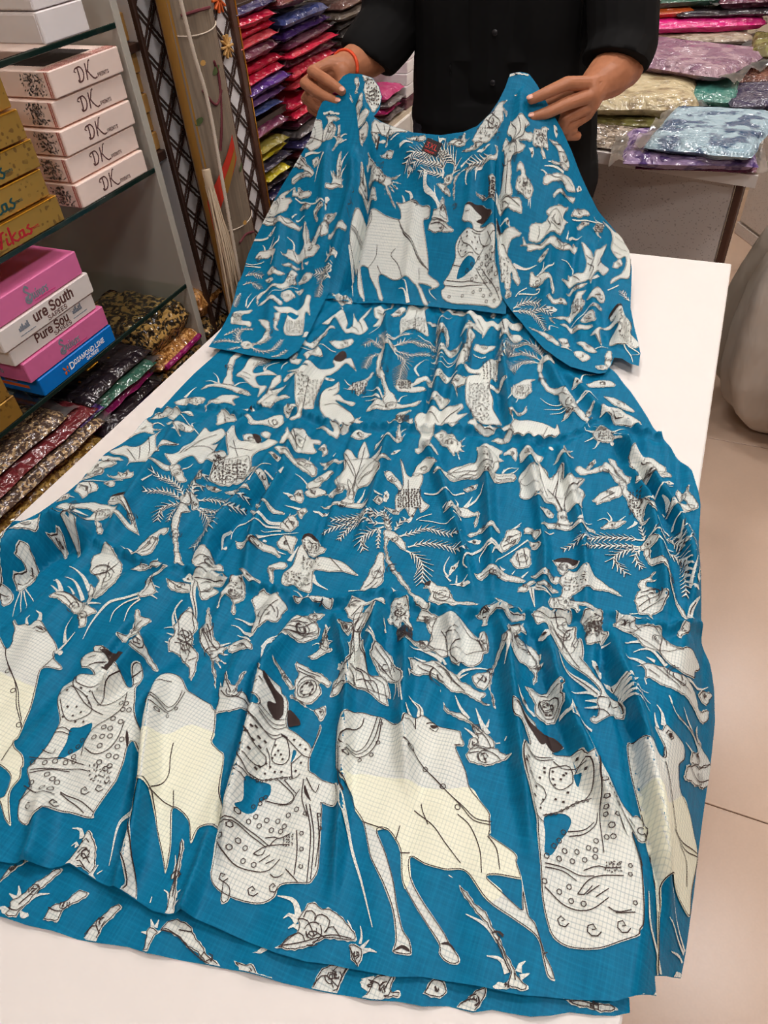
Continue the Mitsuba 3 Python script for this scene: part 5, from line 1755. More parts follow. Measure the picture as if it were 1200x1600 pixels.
def fill(poly, step, edge):
    """triangulate a polygon finely"""
    V, F, base = [], [], 0
    for g in getattr(poly, 'geoms', [poly]):
        if g.geom_type != 'Polygon' or g.area < 4e-7:
            continue
        pts = []
        for ring in [g.exterior, *g.interiors]:
            k = max(4, int(ring.length / edge))
            pts.append(np.array([ring.interpolate(s, normalized=True).coords[0] for s in np.linspace(0, 1, k, endpoint=False)] + [c for c in ring.coords[:-1]]))
        x0, y0, x1, y1 = g.bounds
        xs, ys = np.meshgrid(np.arange(x0, x1, step), np.arange(y0, y1, step * 0.87))
        xs = xs + (np.arange(xs.shape[0]) % 2)[:, None] * step / 2
        q = np.stack([xs.ravel(), ys.ravel()], -1)
        if len(q):
            inner = g.buffer(-edge * 0.55)
            q = q[shapely.contains_xy(inner, q[:, 0], q[:, 1])] if not inner.is_empty else q[:0]
        P = np.unique(np.round(np.vstack(pts + [q]), 5), axis=0)
        if len(P) < 3:
            continue
        try:
            tri = Delaunay(P, qhull_options='QJ Qbb').simplices
        except Exception:
            continue
        c = P[tri].mean(1)
        tri = tri[shapely.contains_xy(g, c[:, 0], c[:, 1])]
        V.append(P), F.append(tri + base)
        base += len(P)
    return (np.vstack(V), np.vstack(F)) if V else None


def f_weave(p):
    gx = dr.abs(p.x * 310 - dr.floor(p.x * 310) - 0.5)
    gy = dr.abs(p.y * 250 - dr.floor(p.y * 250) - 0.5)
    a = mikit.noise(p.x * 60, p.y * 600)
    b = mikit.noise(p.x * 600, p.y * 60)
    lines = mikit.smoothstep(0.30, 0.48, gx) * (0.4 + 0.6 * b) + mikit.smoothstep(0.30, 0.48, gy) * (0.4 + 0.6 * a)
    return lines, a * 0.5 + b * 0.5


def f_teal(p, n, uv):
    li, s = f_weave(p)
    c = mikit.mix(mi.Color3f(0.0004, 0.108, 0.222), mi.Color3f(0.0008, 0.160, 0.308), s)
    return mikit.mix(c, mi.Color3f(0.010, 0.26, 0.41), li * 0.16)


def f_cream(p, n, uv):
    li, s = f_weave(p)
    big = mikit.fbm(p.x * 16, p.y * 16, 2.0)
    c = mikit.mix(mi.Color3f(*lin(206, 210, 206)), mi.Color3f(*lin(222, 224, 214)), big)
    return mikit.mix(c, mi.Color3f(*lin(112, 138, 146)), dr.minimum(li, 1.0) * 0.52)


def f_yellow(p, n, uv):
    li, s = f_weave(p)
    return mikit.mix(mi.Color3f(*lin(226, 227, 206)), mi.Color3f(*lin(150, 166, 158)), dr.minimum(li, 1.0) * 0.42)


mat('cloth_teal', mikit.proc(f_teal), 0.5, sheen=0.05, spec=0.12)
mat('cloth_cream', mikit.proc(f_cream), 0.6, sheen=0.2, spec=0.3)
mat('cloth_yellow', mikit.proc(f_yellow), 0.6, sheen=0.2, spec=0.3)
mat('cloth_ink', lin(52, 40, 38), 0.6, spec=0.2)

LAYER = {'S': 'dress__skirt', 'B': 'dress__bodice', 'L': 'dress__sleeve', 'R': 'dress__sleeve_001', 'K': 'dress__back_hem'}
labels['dress'] = {'label': 'teal blue tiered dress printed with cream cows, women and palms, spread over the white table', 'category': 'dress'}
REG = {k: Polygon(v).buffer(0) for k, v in OUT.items()}
for k, key in LAYER.items():
    v2, f = fill(REG[k], 0.0032 if k == 'S' else 0.0042, 0.0032)
    scene[key] = {**cloth_ply(v2, f, k, 0), 'bsdf': {'type': 'ref', 'id': 'cloth_teal'}}

BAG = {k: {'cream': [], 'holes': [], 'yellow': [], 'hair': [], 'rib': [], 'ink': []} for k in LAYER}


def ribbon(bag, P, w0, w1=None, step=0.004):
    """a strip of width w0 tapering to w1 along the line P (metres)"""
    P = np.asarray(P, float)
    s = np.r_[0, np.cumsum(np.hypot(*np.diff(P, axis=0).T))]
    if s[-1] < 1e-4:
        return
    m = max(2, int(s[-1] / step) + 1)
    u = np.linspace(0, s[-1], m)
    q = np.stack([np.interp(u, s, P[:, 0]), np.interp(u, s, P[:, 1])], -1)
    w = w0 * np.ones(m) if w1 is None else w0 + (w1 - w0) * np.linspace(0, 1, m)
    bag.append((q, w))


def curly(bag, cx, cy, r, n, rnd):
    for _ in range(n):
        a, b = rnd.uniform(0, 6.28), rnd.uniform(0.8, 2.6)
        rr = r * rnd.uniform(.5, 1.1)
        th = np.linspace(a, a + b, 5)
        ribbon(bag, np.stack([cx + rr * np.cos(th), cy + rr * np.sin(th)], -1), .0009, .0006, .003)


rnd = np.random.default_rng(7)
INKW = 0.0009
lay = None
for ln in PRINT.splitlines():
    if ln[0] == '@':
        lay = ln[1]
        continue
    head, *pp = ln.split(' ')
    k, par = head[0], [float(v) for v in head[1:].split(':') if v]
    P = np.array([[float(v) for v in q.split(',')] for q in pp]) / 1000.0
    w = par[0] / 10000.0 if par else 0
    G = BAG[lay]
    if k in 'spyhu':
        C = P if k == 'p' else smoothline(P, 5, True)
        if k == 's' and abs(Polygon(C).buffer(0).area) < 2.4e-3:
            # leafy, scalloped outline
            sl = np.r_[0, np.cumsum(np.hypot(*np.diff(np.vstack([C, C[:1]]), axis=0).T))]
            m_ = max(8, int(sl[-1] / .0016))
            uu = np.linspace(0, sl[-1], m_, endpoint=False)
            Cc = np.vstack([C, C[:1]])
            C = np.stack([np.interp(uu, sl, Cc[:, 0]), np.interp(uu, sl, Cc[:, 1])], -1)
            tg = np.roll(C, -1, 0) - np.roll(C, 1, 0)
            tg /= np.hypot(tg[:, 0], tg[:, 1])[:, None] + 1e-9
            C = C + np.stack([tg[:, 1], -tg[:, 0]], -1) * (.0010 * np.abs(np.sin(uu * math.pi / .0072)) - .0006 + .0006 * np.sin(uu * 310))[:, None]
        g = Polygon(C).buffer(0)
        if g.is_empty:
            continue
        if k == 'u':
            G['holes'].append(g)
            continue
        G[{'y': 'yellow', 'h': 'hair'}.get(k, 'cream')].append(g)
        if k in 'sp' and g.area > 1.2e-4:
            gi = g.buffer(-0.0008)
            for e in getattr(gi, 'geoms', [gi]):
                if not e.is_empty:
                    ribbon(G['ink'], np.array(e.exterior.coords), INKW * 0.7, None, .0035)
        if k in 'sp' and 6e-5 < g.area < 2.2e-3:
            # veins inside leaves and birds
            c = np.array(g.representative_point().coords[0])
            r = math.sqrt(g.area) * .28
            curly(G['ink'], c[0], c[1], r, 4, rnd)
            curly(G['ink'], c[0], c[1], r * .5, 3, rnd)
    elif k in 'bt':
        C = smoothline(P, 5)
        ribbon(G['rib'], C, w, 0.0007 if k == 'b' else None)
        if w > .007:
            ribbon(G['ink'], C[: int(len(C) * .75)], INKW * .8, None)
    elif k == 'l':
        ribbon(G['ink'], smoothline(P, 5), INKW, INKW * 0.8)
    elif k in 'co':
        for c in P:
            th = np.linspace(0, 6.2832, 13)
            r = w * 0.9 if k == 'c' else w
            ribbon(G['ink'], np.stack([c[0] + r * np.cos(th), c[1] + r * np.sin(th)], -1), INKW * .85, None, .002)
    elif k in 'zd':
        for c in P:
            ribbon(G['ink'], [c - [.0011, 0], c + [.0011, 0]], .002)
            if k == 'd':
                curly(G['ink'], c[0], c[1], w * .7, 2, rnd)
    elif k == 'q':
        th = np.linspace(0, 8.5, 22)
        r = w * (1 - th / 10)
        c = P[0]
        ribbon(G['ink'], np.stack([c[0] + r * np.cos(th), c[1] - r * np.sin(th)], -1), INKW)
    elif k == 'k':
        # dense drawn texture in a quadrilateral
        sp, st = par[0] / 10000.0 * 0.95, int(par[1]) if len(par) > 1 else 1
        a, b, c, d = P
        nu = max(2, int(np.hypot(*(b - a)) / sp))
        nv = max(2, int(np.hypot(*(d - a)) / sp))
        for i in range(nu):
            for j in range(nv):
                u, v = (i + .5 + .25 * rnd.uniform(-1, 1)) / nu, (j + .5 + .25 * rnd.uniform(-1, 1)) / nv
                q = (a * (1 - u) + b * u) * (1 - v) + (d * (1 - u) + c * u) * v
                if st == 2:
                    ribbon(G['ink'], [q - [.0011, 0], q + [.0011, 0]], .0019)
                else:
                    curly(G['ink'], q[0], q[1], sp * .5, 2, rnd)
    elif k == 'f':
        C = smoothline(P, 8)
        ribbon(G['rib'], C, .0028, .001)
        s = np.r_[0, np.cumsum(np.hypot(*np.diff(C, axis=0).T))]
        L = s[-1]
        for u in np.arange(L * .10, L, .0064):
            q = np.array([np.interp(u, s, C[:, 0]), np.interp(u, s, C[:, 1])])
            q2 = np.array([np.interp(min(u + .003, L), s, C[:, 0]), np.interp(min(u + .003, L), s, C[:, 1])])
            tdir = (q2 - q) / (np.hypot(*(q2 - q)) + 1e-9)
            nrm = np.array([-tdir[1], tdir[0]])
            ll = w * (0.6 + 0.5 * math.sin(math.pi * min(1, u / L * 1.05))) * 1.9
            for sg in (-1, 1):
                e = q + ll * (0.78 * tdir + 0.62 * sg * nrm)
                ribbon(G['rib'], np.array([q, (q + e) / 2 + .0010 * tdir, e]), .0020, .0006, .005)
                ribbon(G['ink'], np.array([q + .0026 * tdir, e + .0018 * tdir]), .0008, .0004, .006)


def ribbons_mesh(bag, lay):
    V, F, base = [], [], 0
    reg = REG[lay].buffer(-0.0008)
    for q, w in bag:
        t = np.gradient(q, axis=0)
        t /= np.hypot(t[:, 0], t[:, 1])[:, None] + 1e-12
        n = np.stack([-t[:, 1], t[:, 0]], -1)
        ok = shapely.contains_xy(reg, q[:, 0], q[:, 1])
        if not ok.any():
            continue
        m = len(q)
        V.append(np.vstack([q + n * w[:, None] / 2, q - n * w[:, None] / 2]))
        for i in range(m - 1):
            if ok[i] and ok[i + 1]:
                F.append([[base + i, base + i + 1, base + m + i], [base + m + i, base + i + 1, base + m + i + 1]])
        base += 2 * m
    return (np.vstack(V), np.vstack(F)) if F else None


for k, key in LAYER.items():
    G = BAG[k]
    holes = shapely.union_all(G['holes']) if G['holes'] else None
    for nm, src, m, off in (('print', 'cream', 'cloth_cream', .0009), ('pale_print', 'yellow', 'cloth_yellow', .0013), ('dark_print', 'hair', 'cloth_ink', .0016)):
        if not G[src]:
            continue
        g = shapely.union_all([s.simplify(.0003) for s in G[src]]).intersection(REG[k].buffer(-.0006))
        if holes is not None and src != 'hair':
            g = g.difference(holes)
        r = fill(g, .0036, .0026)
        if r:
            scene[f'{key}__{nm}'] = {**cloth_ply(*r, k, off), 'bsdf': {'type': 'ref', 'id': m}}
    for nm, src, m, off in (('fine_print', 'rib', 'cloth_cream', .0012), ('print_line', 'ink', 'cloth_ink', .0020)):
        r = ribbons_mesh(G[src], k)
        if r:
            scene[f'{key}__{nm}'] = {**cloth_ply(*r, k, off), 'bsdf': {'type': 'ref', 'id': m}}
            labels[f'{key}__{nm}'] = {'kind': 'stuff'}
for k in list(scene):
    if k.startswith('dress__') and k.endswith('print'):
        labels[k] = {'kind': 'stuff'}

# size label at the neck
lx, ly = -0.475, 1.330
lab = thing('dress', '', '') if False else 'dress__size_label'
Yd = np.array([0, math.cos(math.radians(48)), math.sin(math.radians(48))])
Zd = np.array([0, -Yd[2], Yd[1]])
def on_slope(mesh, o, yaw=0.0):
    m = mesh.copy()
    c, s = math.cos(yaw), math.sin(yaw)
    A = np.eye(4)
    X0 = np.array([1.0, 0, 0])
    A[:3, 0], A[:3, 1], A[:3, 2], A[:3, 3] = c * X0 + s * Yd, -s * X0 + c * Yd, Zd, o
    m.apply_transform(A)
    return m
o = np.array([lx, ly, float(zcloth(np.array([lx]), np.array([ly]), 'B')[0])])
put(lab, on_slope(rbox(-.016, .016, -.024, .001, .001, .0024, .0005), o, -.28), 'label_black', label='black woven size label')
tm = meshkit.text_mesh('3XL', .0105, .0008)
tm.apply_translation((-tm.bounds.mean(0)[0], -.016, .0024))
put(lab + '__lettering', on_slope(tm, o, -.28), 'label_red', label='red 3XL lettering')
put(lab + '__bar', on_slope(cat([box(-.011, .011, -.0205, -.0195, .0022, .0030), box(-.009, .009, -.0225, -.0218, .0022, .0030)]), o, -.28), 'label_red')

# ---------------- left wall display shelves ----------------
XS = -1.0
su = thing('shelf_unit', 'grey laminate wall unit with glass shelves full of saree cartons', 'shelf')
put(su + '__side_panel', rbox(-1.40, XS, 1.172, 1.190, 0.0, 2.1, .0015), 'grey_laminate')
put(su + '__side_panel', rbox(-1.40, XS, -0.418, -0.400, 0.0, 2.1, .0015), 'grey_laminate')
put(su + '__back_panel', rbox(-1.42, -1.40, -0.418, 1.190, 0.0, 2.1), 'grey_laminate')
put(su + '__bottom_shelf', rbox(-1.40, XS, -0.40, 1.172, 0.478, 0.50), 'grey_laminate')
for z in (1.186, 0.948, 0.706):
    g = put(su + '__glass_shelf', (np.array([[-1.39, -.39, z - .004], [XS - .004, -.39, z - .004], [XS - .004, 1.170, z - .004], [-1.39, 1.170, z - .004]]), np.array([[0, 1, 2], [0, 2, 3]])), 'pane_glass', label='clear glass shelf with a dark green edge')
    put(g + '__edge', rbox(XS - .004, XS, -.39, 1.1705, z - .009, z - .0005, .001), 'glass_edge')


def face_x(mesh, y, z, x, yaw=0.0):
    """lettering lying on a face that looks along +x"""
    m = mesh.copy()
    A = np.eye(4)
    A[:3, 0], A[:3, 1], A[:3, 2], A[:3, 3] = [0, 1, 0], [0, 0, 1], [1, 0, 0], [x, y, z]
    m.apply_transform(A)
    return m


def face_y(mesh, x, z, y):
    m = mesh.copy()
    A = np.eye(4)
    A[:3, 0], A[:3, 1], A[:3, 2], A[:3, 3] = [1, 0, 0], [0, 0, 1], [0, -1, 0], [x, y, z]
    m.apply_transform(A)
    return m


def text(s, h, bold=False, slant=0.0, squeeze=1.0, d=.0006):
    m = meshkit.text_mesh(s, h, d, bold)
    v = m.vertices.copy()
    v[:, 0] = v[:, 0] * squeeze + slant * v[:, 1]
    m.vertices = v
    return m


def fit(s, h, w, bold=False):
    m = text(s, h, bold)
    m.apply_scale((w / np.ptp(m.vertices[:, 0]), 1, 1))
    return m


def strokes(lines, w, d=.0006):
    """pen strokes as one thin extruded shape in the xy plane; each line is a list of points"""
    g = shapely.union_all([LineString(smoothline(p, 6)).buffer(w * k, 4) for p, k in lines])
    return cat([trimesh.creation.extrude_polygon(q, d, engine='earcut') for q in getattr(g, 'geoms', [g])])


def carton(name, label, m, y0, y1, z0, z1, x1=XS, dep=.28, group=None, lid=True, r=.0015):
    t = thing(name, label, 'box', group)
    put(t + '__body', rbox(x1 - dep, x1, y0, y1, z0, z1, r), m)
    if lid:
        # the lid's edge shows as a thin proud rim on the side flap
        put(t + '__flap', rbox(x1 - dep * .55, x1 - dep * .55 + .0012, y0 - .0006, y0 + .002, z0 + .001, z1 - .001, .0002), 'line_rose' if m == 'box_cream' else m)
    return t


ORD = ['bottom', 'second from the bottom', 'middle', 'fourth from the bottom', 'topmost']
# letters of the cartons: D K drawn with a pen
DK = strokes([([(.2, 1.0), (.0, .82), (.18, .72)], .8), ([(.18, .98), (.75, 1.0), (1.0, .55), (.75, .08), (.3, .0), (.22, .14)], 1.2), ([(.45, .98), (.42, .4), (.34, .02)], 1.3),
              ([(1.42, 1.05), (1.36, .5), (1.26, .0)], 1.3), ([(2.05, 1.2), (1.9, 1.15), (1.55, .62), (1.38, .5)], 1.0), ([(1.5, .58), (1.75, .2), (2.1, -.12), (2.4, -.1)], 1.2)], .042)
rb = np.random.default_rng(3)
for i in range(5):
    z0 = .9484 + i * .0415
    y0, y1 = (.960, .963, .968, .976, .984)[i], (1.150, 1.151, 1.155, 1.158, 1.161)[i]
    x1 = XS - (0, .006, .002, .006, .001)[i]
    t = carton('saree_carton', f'cream carton lettered DK PRINTS with floral end, {ORD[i]} of its five', 'box_cream', y0, y1, z0, z0 + .0385, x1, .30)
    s = .0205
    m = DK.copy()
    m.apply_scale((s, s, 1))
    put(t + '__lettering', cat([face_x(m, y0 + .056, z0 + .0095, x1), face_x(text('PRINTS', .0058, squeeze=1.0), y0 + .108, z0 + .007, x1)]), 'ink_brown', label='brown DK PRINTS lettering')
    put(t + '__edge_line', cat([box(x1 - .010, x1 - .0075, y0 - .0006, y0, z0 + .001, z0 + .0375), box(x1 - .0055, x1 - .004, y0 - .0006, y0, z0 + .001, z0 + .0375)]), 'line_rose')
    fl = []
    for _ in range(150):
        cx, cz = x1 - .040 + rb.normal(0, .011), z0 + .019 + rb.uniform(-.016, .016)
        if not x1 - .066 < cx < x1 - .014:
            continue
        a, l = rb.uniform(0, 6.28), rb.uniform(.0014, .003)
        c, q = math.cos(a), math.sin(a)
        w = l * .4
        fl.append(trimesh.Trimesh([[cx - l * c, y0 - .0005, cz - l * q], [cx - w * q, y0 - .0005, cz + w * c], [cx + l * c, y0 - .0005, cz + l * q], [cx + w * q, y0 - .0005, cz - w * c]], [[0, 1, 2], [0, 2, 3]], process=False))
    put(t + '__floral_print', cat(fl), 'ink_black', label='dark floral print on the end of the carton', kind='stuff')
    if i == 4:
        put(t + '__border', cat([box(x1 - .026, x1 - .002, y, y + .0035, z0 + .0385, z0 + .0389) for y in np.arange(y0 + .004, y1 - .004, .008)]), 'line_rose', label='rose striped border along the lid')
        put(t + '__lid_print', box(x1 - .16, x1 - .035, y0 + .03, y1 - .03, z0 + .0385, z0 + .0388), 'ink_black', label='dark print on the lid')

for i in range(5):
    z0 = .9484 + i * .0445
    y1 = (.911, .902, .905, .898, .893)[i]
    x1 = XS + (0, -.003, -.002, .0, -.003)[i]
    t = carton('gold_carton', f'shiny gold carton, {ORD[i]} of the gold stack at the left edge', 'box_gold', y1 - .27, y1, z0, z0 + .0415, x1, .26, lid=False)
    put(t + '__lid_edge', rbox(x1 - .004, x1 + .0012, y1 - .27, y1 - .004, z0 + .0395, z0 + .0418, .0006), 'gold_edge')
    if i < 3:
        ik = ('ink_red', 'ink_teal', 'ink_teal')[i]
        m = strokes([([(0, .9), (.1, 1.0), (.2, .1), (.5, .95), (.7, 1.05)], 1.3), ([(.75, .55), (.72, .1), (.9, .12)], 1.2), ([(.84, .8), (.85, .84)], 1.3), ([(1.12, 1.15), (1.08, .5), (1.05, .0)], 1.3),
                     ([(1.45, .62), (1.12, .36), (1.4, .04), (1.6, .1)], 1.2), ([(1.98, .55), (1.72, .5), (1.72, .1), (1.95, .15), (2.02, .55), (2.02, .08), (2.2, .12)], 1.2),
                     ([(2.5, .66), (2.35, .5), (2.56, .25), (2.42, .02), (2.22, .1)], 1.2)], .052)
        m.apply_scale((.029, .021, 1))
        pr = text('PRINTS', .004)
        yb = y1 - .150
        put(t + '__lettering', cat([face_x(m, yb, z0 + .008, x1), face_x(pr, yb + .072, z0 + .012, x1)]), ik, label='script lettering Vikas PRINTS')

TB = [('box_blue', .724, .925, .7062, .7400, XS, 'bright blue carton lettered DIAMOND LINE SAREES, lowest of the stack on the glass shelf'),
      ('box_pink', .711, .924, .7415, .7795, XS - .002, 'pink carton with grey script, lying on the blue carton'),
      ('box_pure', .700, .913, .7810, .8110, XS - .006, 'white carton lettered Pure Sou SAREES, lying on the lower pink carton'),
      ('box_pure', .690, .917, .8130, .8500, XS - .001, 'white carton lettered ure South SAREES, just under the top pink carton'),
      ('box_pink', .683, .910, .8520, .8930, XS - .004, 'pink carton with grey script, on top of the white cartons')]
SV = strokes([([(.55, 1.25), (.3, 1.5), (.05, 1.2), (.35, .85), (.62, .5), (.35, .0), (-.1, .12), (-.05, .5), (.3, .6)], 1.5), ([(.3, .6), (.1, .3), (.4, .2)], 1.6),
              ([(.8, .65), (.82, .1), (1.0, .3), (1.05, .6), (1.1, .15), (1.2, .1)], .9), ([(1.3, .6), (1.35, .1)], .9), ([(1.32, .8), (1.34, .83)], 1), ([(1.5, .6), (1.6, .1), (1.75, .6)], .9),
              ([(1.85, .35), (2.0, .55), (1.85, .05), (2.1, .15)], .9), ([(2.2, .6), (2.22, .1), (2.25, .5), (2.4, .55)], .9), ([(2.7, .6), (2.5, .45), (2.68, .2), (2.5, .08)], .9)], .06)
for i, (m, y0, y1, z0, z1, x1, lb) in enumerate(TB):
    t = carton('saree_carton', lb, m, y0, y1, z0, z1, x1, .30)
    L = y1 - y0
    if i == 0:
        tx = [face_x(fit('DIAMOND LINE', .0088, L * .42, True), y0 + L * .43, z0 + .0135, x1), face_x(fit('SAREES', .0058, L * .17, True), y0 + L * .58, z0 + .0050, x1)]
        put(t + '__lettering', cat(tx), 'ink_white', label='white DIAMOND LINE SAREES lettering')
        put(t + '__monogram', face_x(fit('D', .0125, L * .06, True), y0 + L * .36, z0 + .0105, x1), 'ink_white', label='large white letter D')
        wing = [[(0, 0), (-.25, .55), (-.75, 1.0), (-1.0, .85), (-.85, .3), (-.5, -.05)], [(0, 0), (-.55, -.1), (-.85, -.4), (-.7, -.85), (-.35, -.8), (-.08, -.35)], [(0, 0), (.2, .5), (.5, .8), (.62, .5), (.42, .05)], [(0, 0), (.38, -.12), (.5, -.5), (.25, -.7), (.06, -.3)]]
        for q, sc_, m_, d_ in ((wing, 1, 'ink_red', .0006), (wing, .55, 'flower_orange', .0010)):
            gs = [Polygon([(px * sc_ + sx, py * sc_ + sy) for px, py in w_]) for w_, sx, sy in zip(q, [-.15 * (sc_ < 1), -.15 * (sc_ < 1), .08 * (sc_ < 1), .08 * (sc_ < 1)], [.12 * (sc_ < 1), -.12 * (sc_ < 1), .1 * (sc_ < 1), -.1 * (sc_ < 1)])]
            mm_ = cat([trimesh.creation.extrude_polygon(g_, d_, engine='earcut') for g_ in gs])
            mm_.apply_scale((.0115, .0125, 1))
            put(t + '__emblem', face_x(mm_, y0 + L * .325, z0 + .0155, x1), m_, label='red butterfly emblem')
        put(t + '__side_lettering', cat([face_y(text('SAREES', .006), x1 - .085, z0 + .020, y0), face_y(box(-.045, .045, 0, .006, 0, .0006), x1 - .075, z0 + .011, y0)]), 'flower_orange', label='orange lettering on the end of the carton')
    elif i in (1, 4):
        s = .0172 if i == 1 else .0180
        q = SV.copy()
        q.apply_scale((s, s, 1))
        put(t + '__lettering', face_x(q, y0 + L * .405, z0 + .0085, x1), 'ink_grey', label='grey script lettering')
        put(t + '__underline', face_x(box(0, .05, 0, .0018, 0, .0006), y0 + L * .47, z0 + .0055, x1), 'ink_pink')
        if i == 4:
            put(t + '__lid_print', box(x1 - .15, x1 - .10, y0 + .05, y1 - .06, z1, z1 + .0003), 'ink_black', label='dark script printed on the lid')
        else:
            put(t + '__side_lettering', face_y(text('Swres', .011), x1 - .10, z0 + .012, y0), 'ink_grey')
    else:
        a = 'ure South' if i == 3 else 'Pure Sou'
        tx = [face_x(fit(a, .0175 if i == 3 else .0150, L * (.43 if i == 3 else .39), True), y0 + L * (.345 if i == 3 else .27), z0 + (.0155 if i == 3 else .0130), x1), face_x(fit('SAREES', .0080 if i == 3 else .0068, L * .21), y0 + L * .47, z0 + .0045, x1)]
        put(t + '__lettering', cat(tx), 'ink_brown', label=f'dark lettering {a} SAREES')
        yb = y0 + L * (.19 if i == 3 else .73)
        put(t + '__emblem', cat([face_x(box(0, .024, 0, .003, 0, .0006), yb, z0 + .0165, x1)] + [face_x(box(k * .004, k * .004 + .003, .003, .006 + .0025 * (k % 3), 0, .0006), yb, z0 + .0165, x1) for k in range(6)] + [face_x(box(-.002, .034, 0, .0011, 0, .0006), yb, z0 + .009, x1)]), 'ink_grey', label='small grey building emblem')
for i in range(2):
    z0 = .7062 + i * .043
    t = carton('gold_carton', f'dull brown gold carton at the left edge beside the blue carton, {("lower", "upper")[i]} of two', 'box_gold', .42, .668 - .006 * i, z0, z0 + .0415, XS + .001, .26, lid=False)
for i in range(2):
    z0 = 1.1864 + i * .044
    y0, y1 = (.999, 1.001)[i], (1.106, 1.100)[i]
    t = carton('plain_carton', f'plain white folded carton on the top glass shelf, {("lower", "upper")[i]} of two', 'box_white', y0, y1, z0, z0 + .042, XS - .002 * i, .3, lid=False)
    put(t + '__flap', rbox(XS - .10, XS - .004, y0 - .0016, y0, z0 + .002, z0 + .039, .0004), 'box_white')


# ---------------- plastic wrapped packets ----------------
def packet_mesh(L, W, H, seed, wr=.0012, pw=9.0):
    """a soft folded garment in its bag: rounded slab, creased"""
    nu, nv = 22, 16
    u, v = np.meshgrid(np.linspace(-1, 1, nu), np.linspace(-1, 1, nv), indexing='ij')
    prof = (np.clip(1 - np.abs(u) ** pw, 0, 1) * np.clip(1 - np.abs(v) ** pw, 0, 1)) ** .42
    out = []
    for s in (1, -1):
        p = np.stack([u * L / 2, v * W / 2, s * H / 2 * prof], -1)
        nz = meshkit.fbm(np.stack([u * 3 + 7 * s, v * 3, 0 * u + seed], -1), 3, seed) - .5
        nz2 = meshkit.fbm(np.stack([u * 1.3, v * 7, 0 * u + seed + 9], -1), 2, seed + 3) - .5
        p[..., 2] += prof * (nz * wr * 14 + nz2 * wr * 9)
        p[..., 0] += (meshkit.noise(np.stack([v * 3, 0 * u + seed, u], -1), seed) - .5) * wr * 1.6 * np.abs(u)
        p[..., 1] += (meshkit.noise(np.stack([u * 3, 0 * u + seed + 5, v], -1), seed) - .5) * wr * 1.6 * np.abs(v)
        out.append(p.reshape(-1, 3))
    i, j = np.meshgrid(np.arange(nu - 1), np.arange(nv - 1), indexing='ij')
    a = (i * nv + j).ravel()
    q = np.stack([a, a + nv, a + nv + 1, a + 1], -1)
    n = nu * nv
    m = trimesh.Trimesh(np.vstack(out), np.vstack([q[:, [0, 1, 2]], q[:, [0, 2, 3]], q[:, [0, 2, 1]] + n, q[:, [0, 3, 2]] + n]), process=False)
    return m


def flap_mesh(W, l, seed):
    """the empty crumpled end of a plastic bag, along +x from the origin"""
    u, v = np.meshgrid(np.linspace(0, 1, 7), np.linspace(-1, 1, 15), indexing='ij')
    z = (meshkit.noise(np.stack([u * 2, v * 6, 0 * u + seed], -1), seed) - .5) * .016 * (.3 + u) - .004 * u
    x = u * l * (1 + .3 * (meshkit.noise(np.stack([0 * u, v * 2, 0 * u], -1), seed + 2) - .5))
    p = np.stack([x, v * W / 2 * (1 - .05 * u), z], -1).reshape(-1, 3)
    i, j = np.meshgrid(np.arange(6), np.arange(14), indexing='ij')
    a = (i * 15 + j).ravel()
    q = np.stack([a, a + 15, a + 16, a + 1], -1)
    return trimesh.Trimesh(p, np.vstack([q[:, [0, 1, 2]], q[:, [0, 2, 3]]]), process=False)


PM = [mikit.ply(packet_mesh(1, 1, 1, 11 + k, .02), None, True) for k in range(4)]
FM = [mikit.ply(flap_mesh(1, 1, 5 + k), None, True) for k in range(3)]
ORDN = ['first', 'second', 'third', 'fourth', 'fifth', 'sixth', 'seventh', 'eighth', 'ninth', 'tenth', 'eleventh']
pc = [0]


def packet(name, label, col, c, L, W, H, yaw=0.0, pitch=0.0, roll=0.0, flaps=(1,), cat_='packet', group=None):
    """L along the local x, which yaw turns about z"""
    t = thing(name, label, cat_, group)
    k = pc[0]
    pc[0] += 1
    R = T().translate([float(x) for x in c]).rotate([0, 0, 1], math.degrees(yaw)).rotate([0, 1, 0], math.degrees(pitch)).rotate([1, 0, 0], math.degrees(roll))
    put(t + '__folded_cloth', PM[k % 4], 'pk_' + col, to=R.scale([L, W, H]))
    for s in flaps:
        M = R.translate([s * (L / 2 - .012), 0, 0])
        if s < 0:
            M = M.rotate([0, 0, 1], 180)
        put(t + '__plastic_flap', FM[k % 3], 'film', to=M.scale([.042, W * .96, 1.0 if H < .03 else 1.6]))
    return t


ST1 = [('navy', 1.545, 1.723, 1.130), ('red', 1.549, 1.707, 1.110), ('crimson', 1.549, 1.717, 1.089), ('rose', 1.546, 1.714, 1.070), ('maroon', 1.548, 1.710, 1.050), ('crimson', 1.550, 1.728, 1.021),
       ('red', 1.550, 1.727, 1.000), ('purple', 1.550, 1.737, .979), ('lilac', 1.550, 1.734, .953), ('blue', 1.549, 1.69, .934)]
ST1B = [('plum', 1.552, 1.707, .890), ('olive', 1.552, 1.689, .854), ('yellow', 1.556, 1.697, .836), ('slate', 1.559, 1.695, .811), ('yellow', 1.557, 1.675, .788), ('slate', 1.556, 1.69, .766), ('navy', 1.556, 1.69, .745)]
ST2 = [('wine', 1.740, 2.000, 1.117), ('indigo', 1.738, 1.987, 1.077), ('violet', 1.746, 2.002, 1.050), ('maroon', 1.751, 2.013, 1.030), ('crimson', 1.746, 2.022, 1.009), ('maroon', 1.750, 2.033, .990), ('crimson', 1.750, 2.004, .970), ('rose', 1.756, 2.003, .945)]
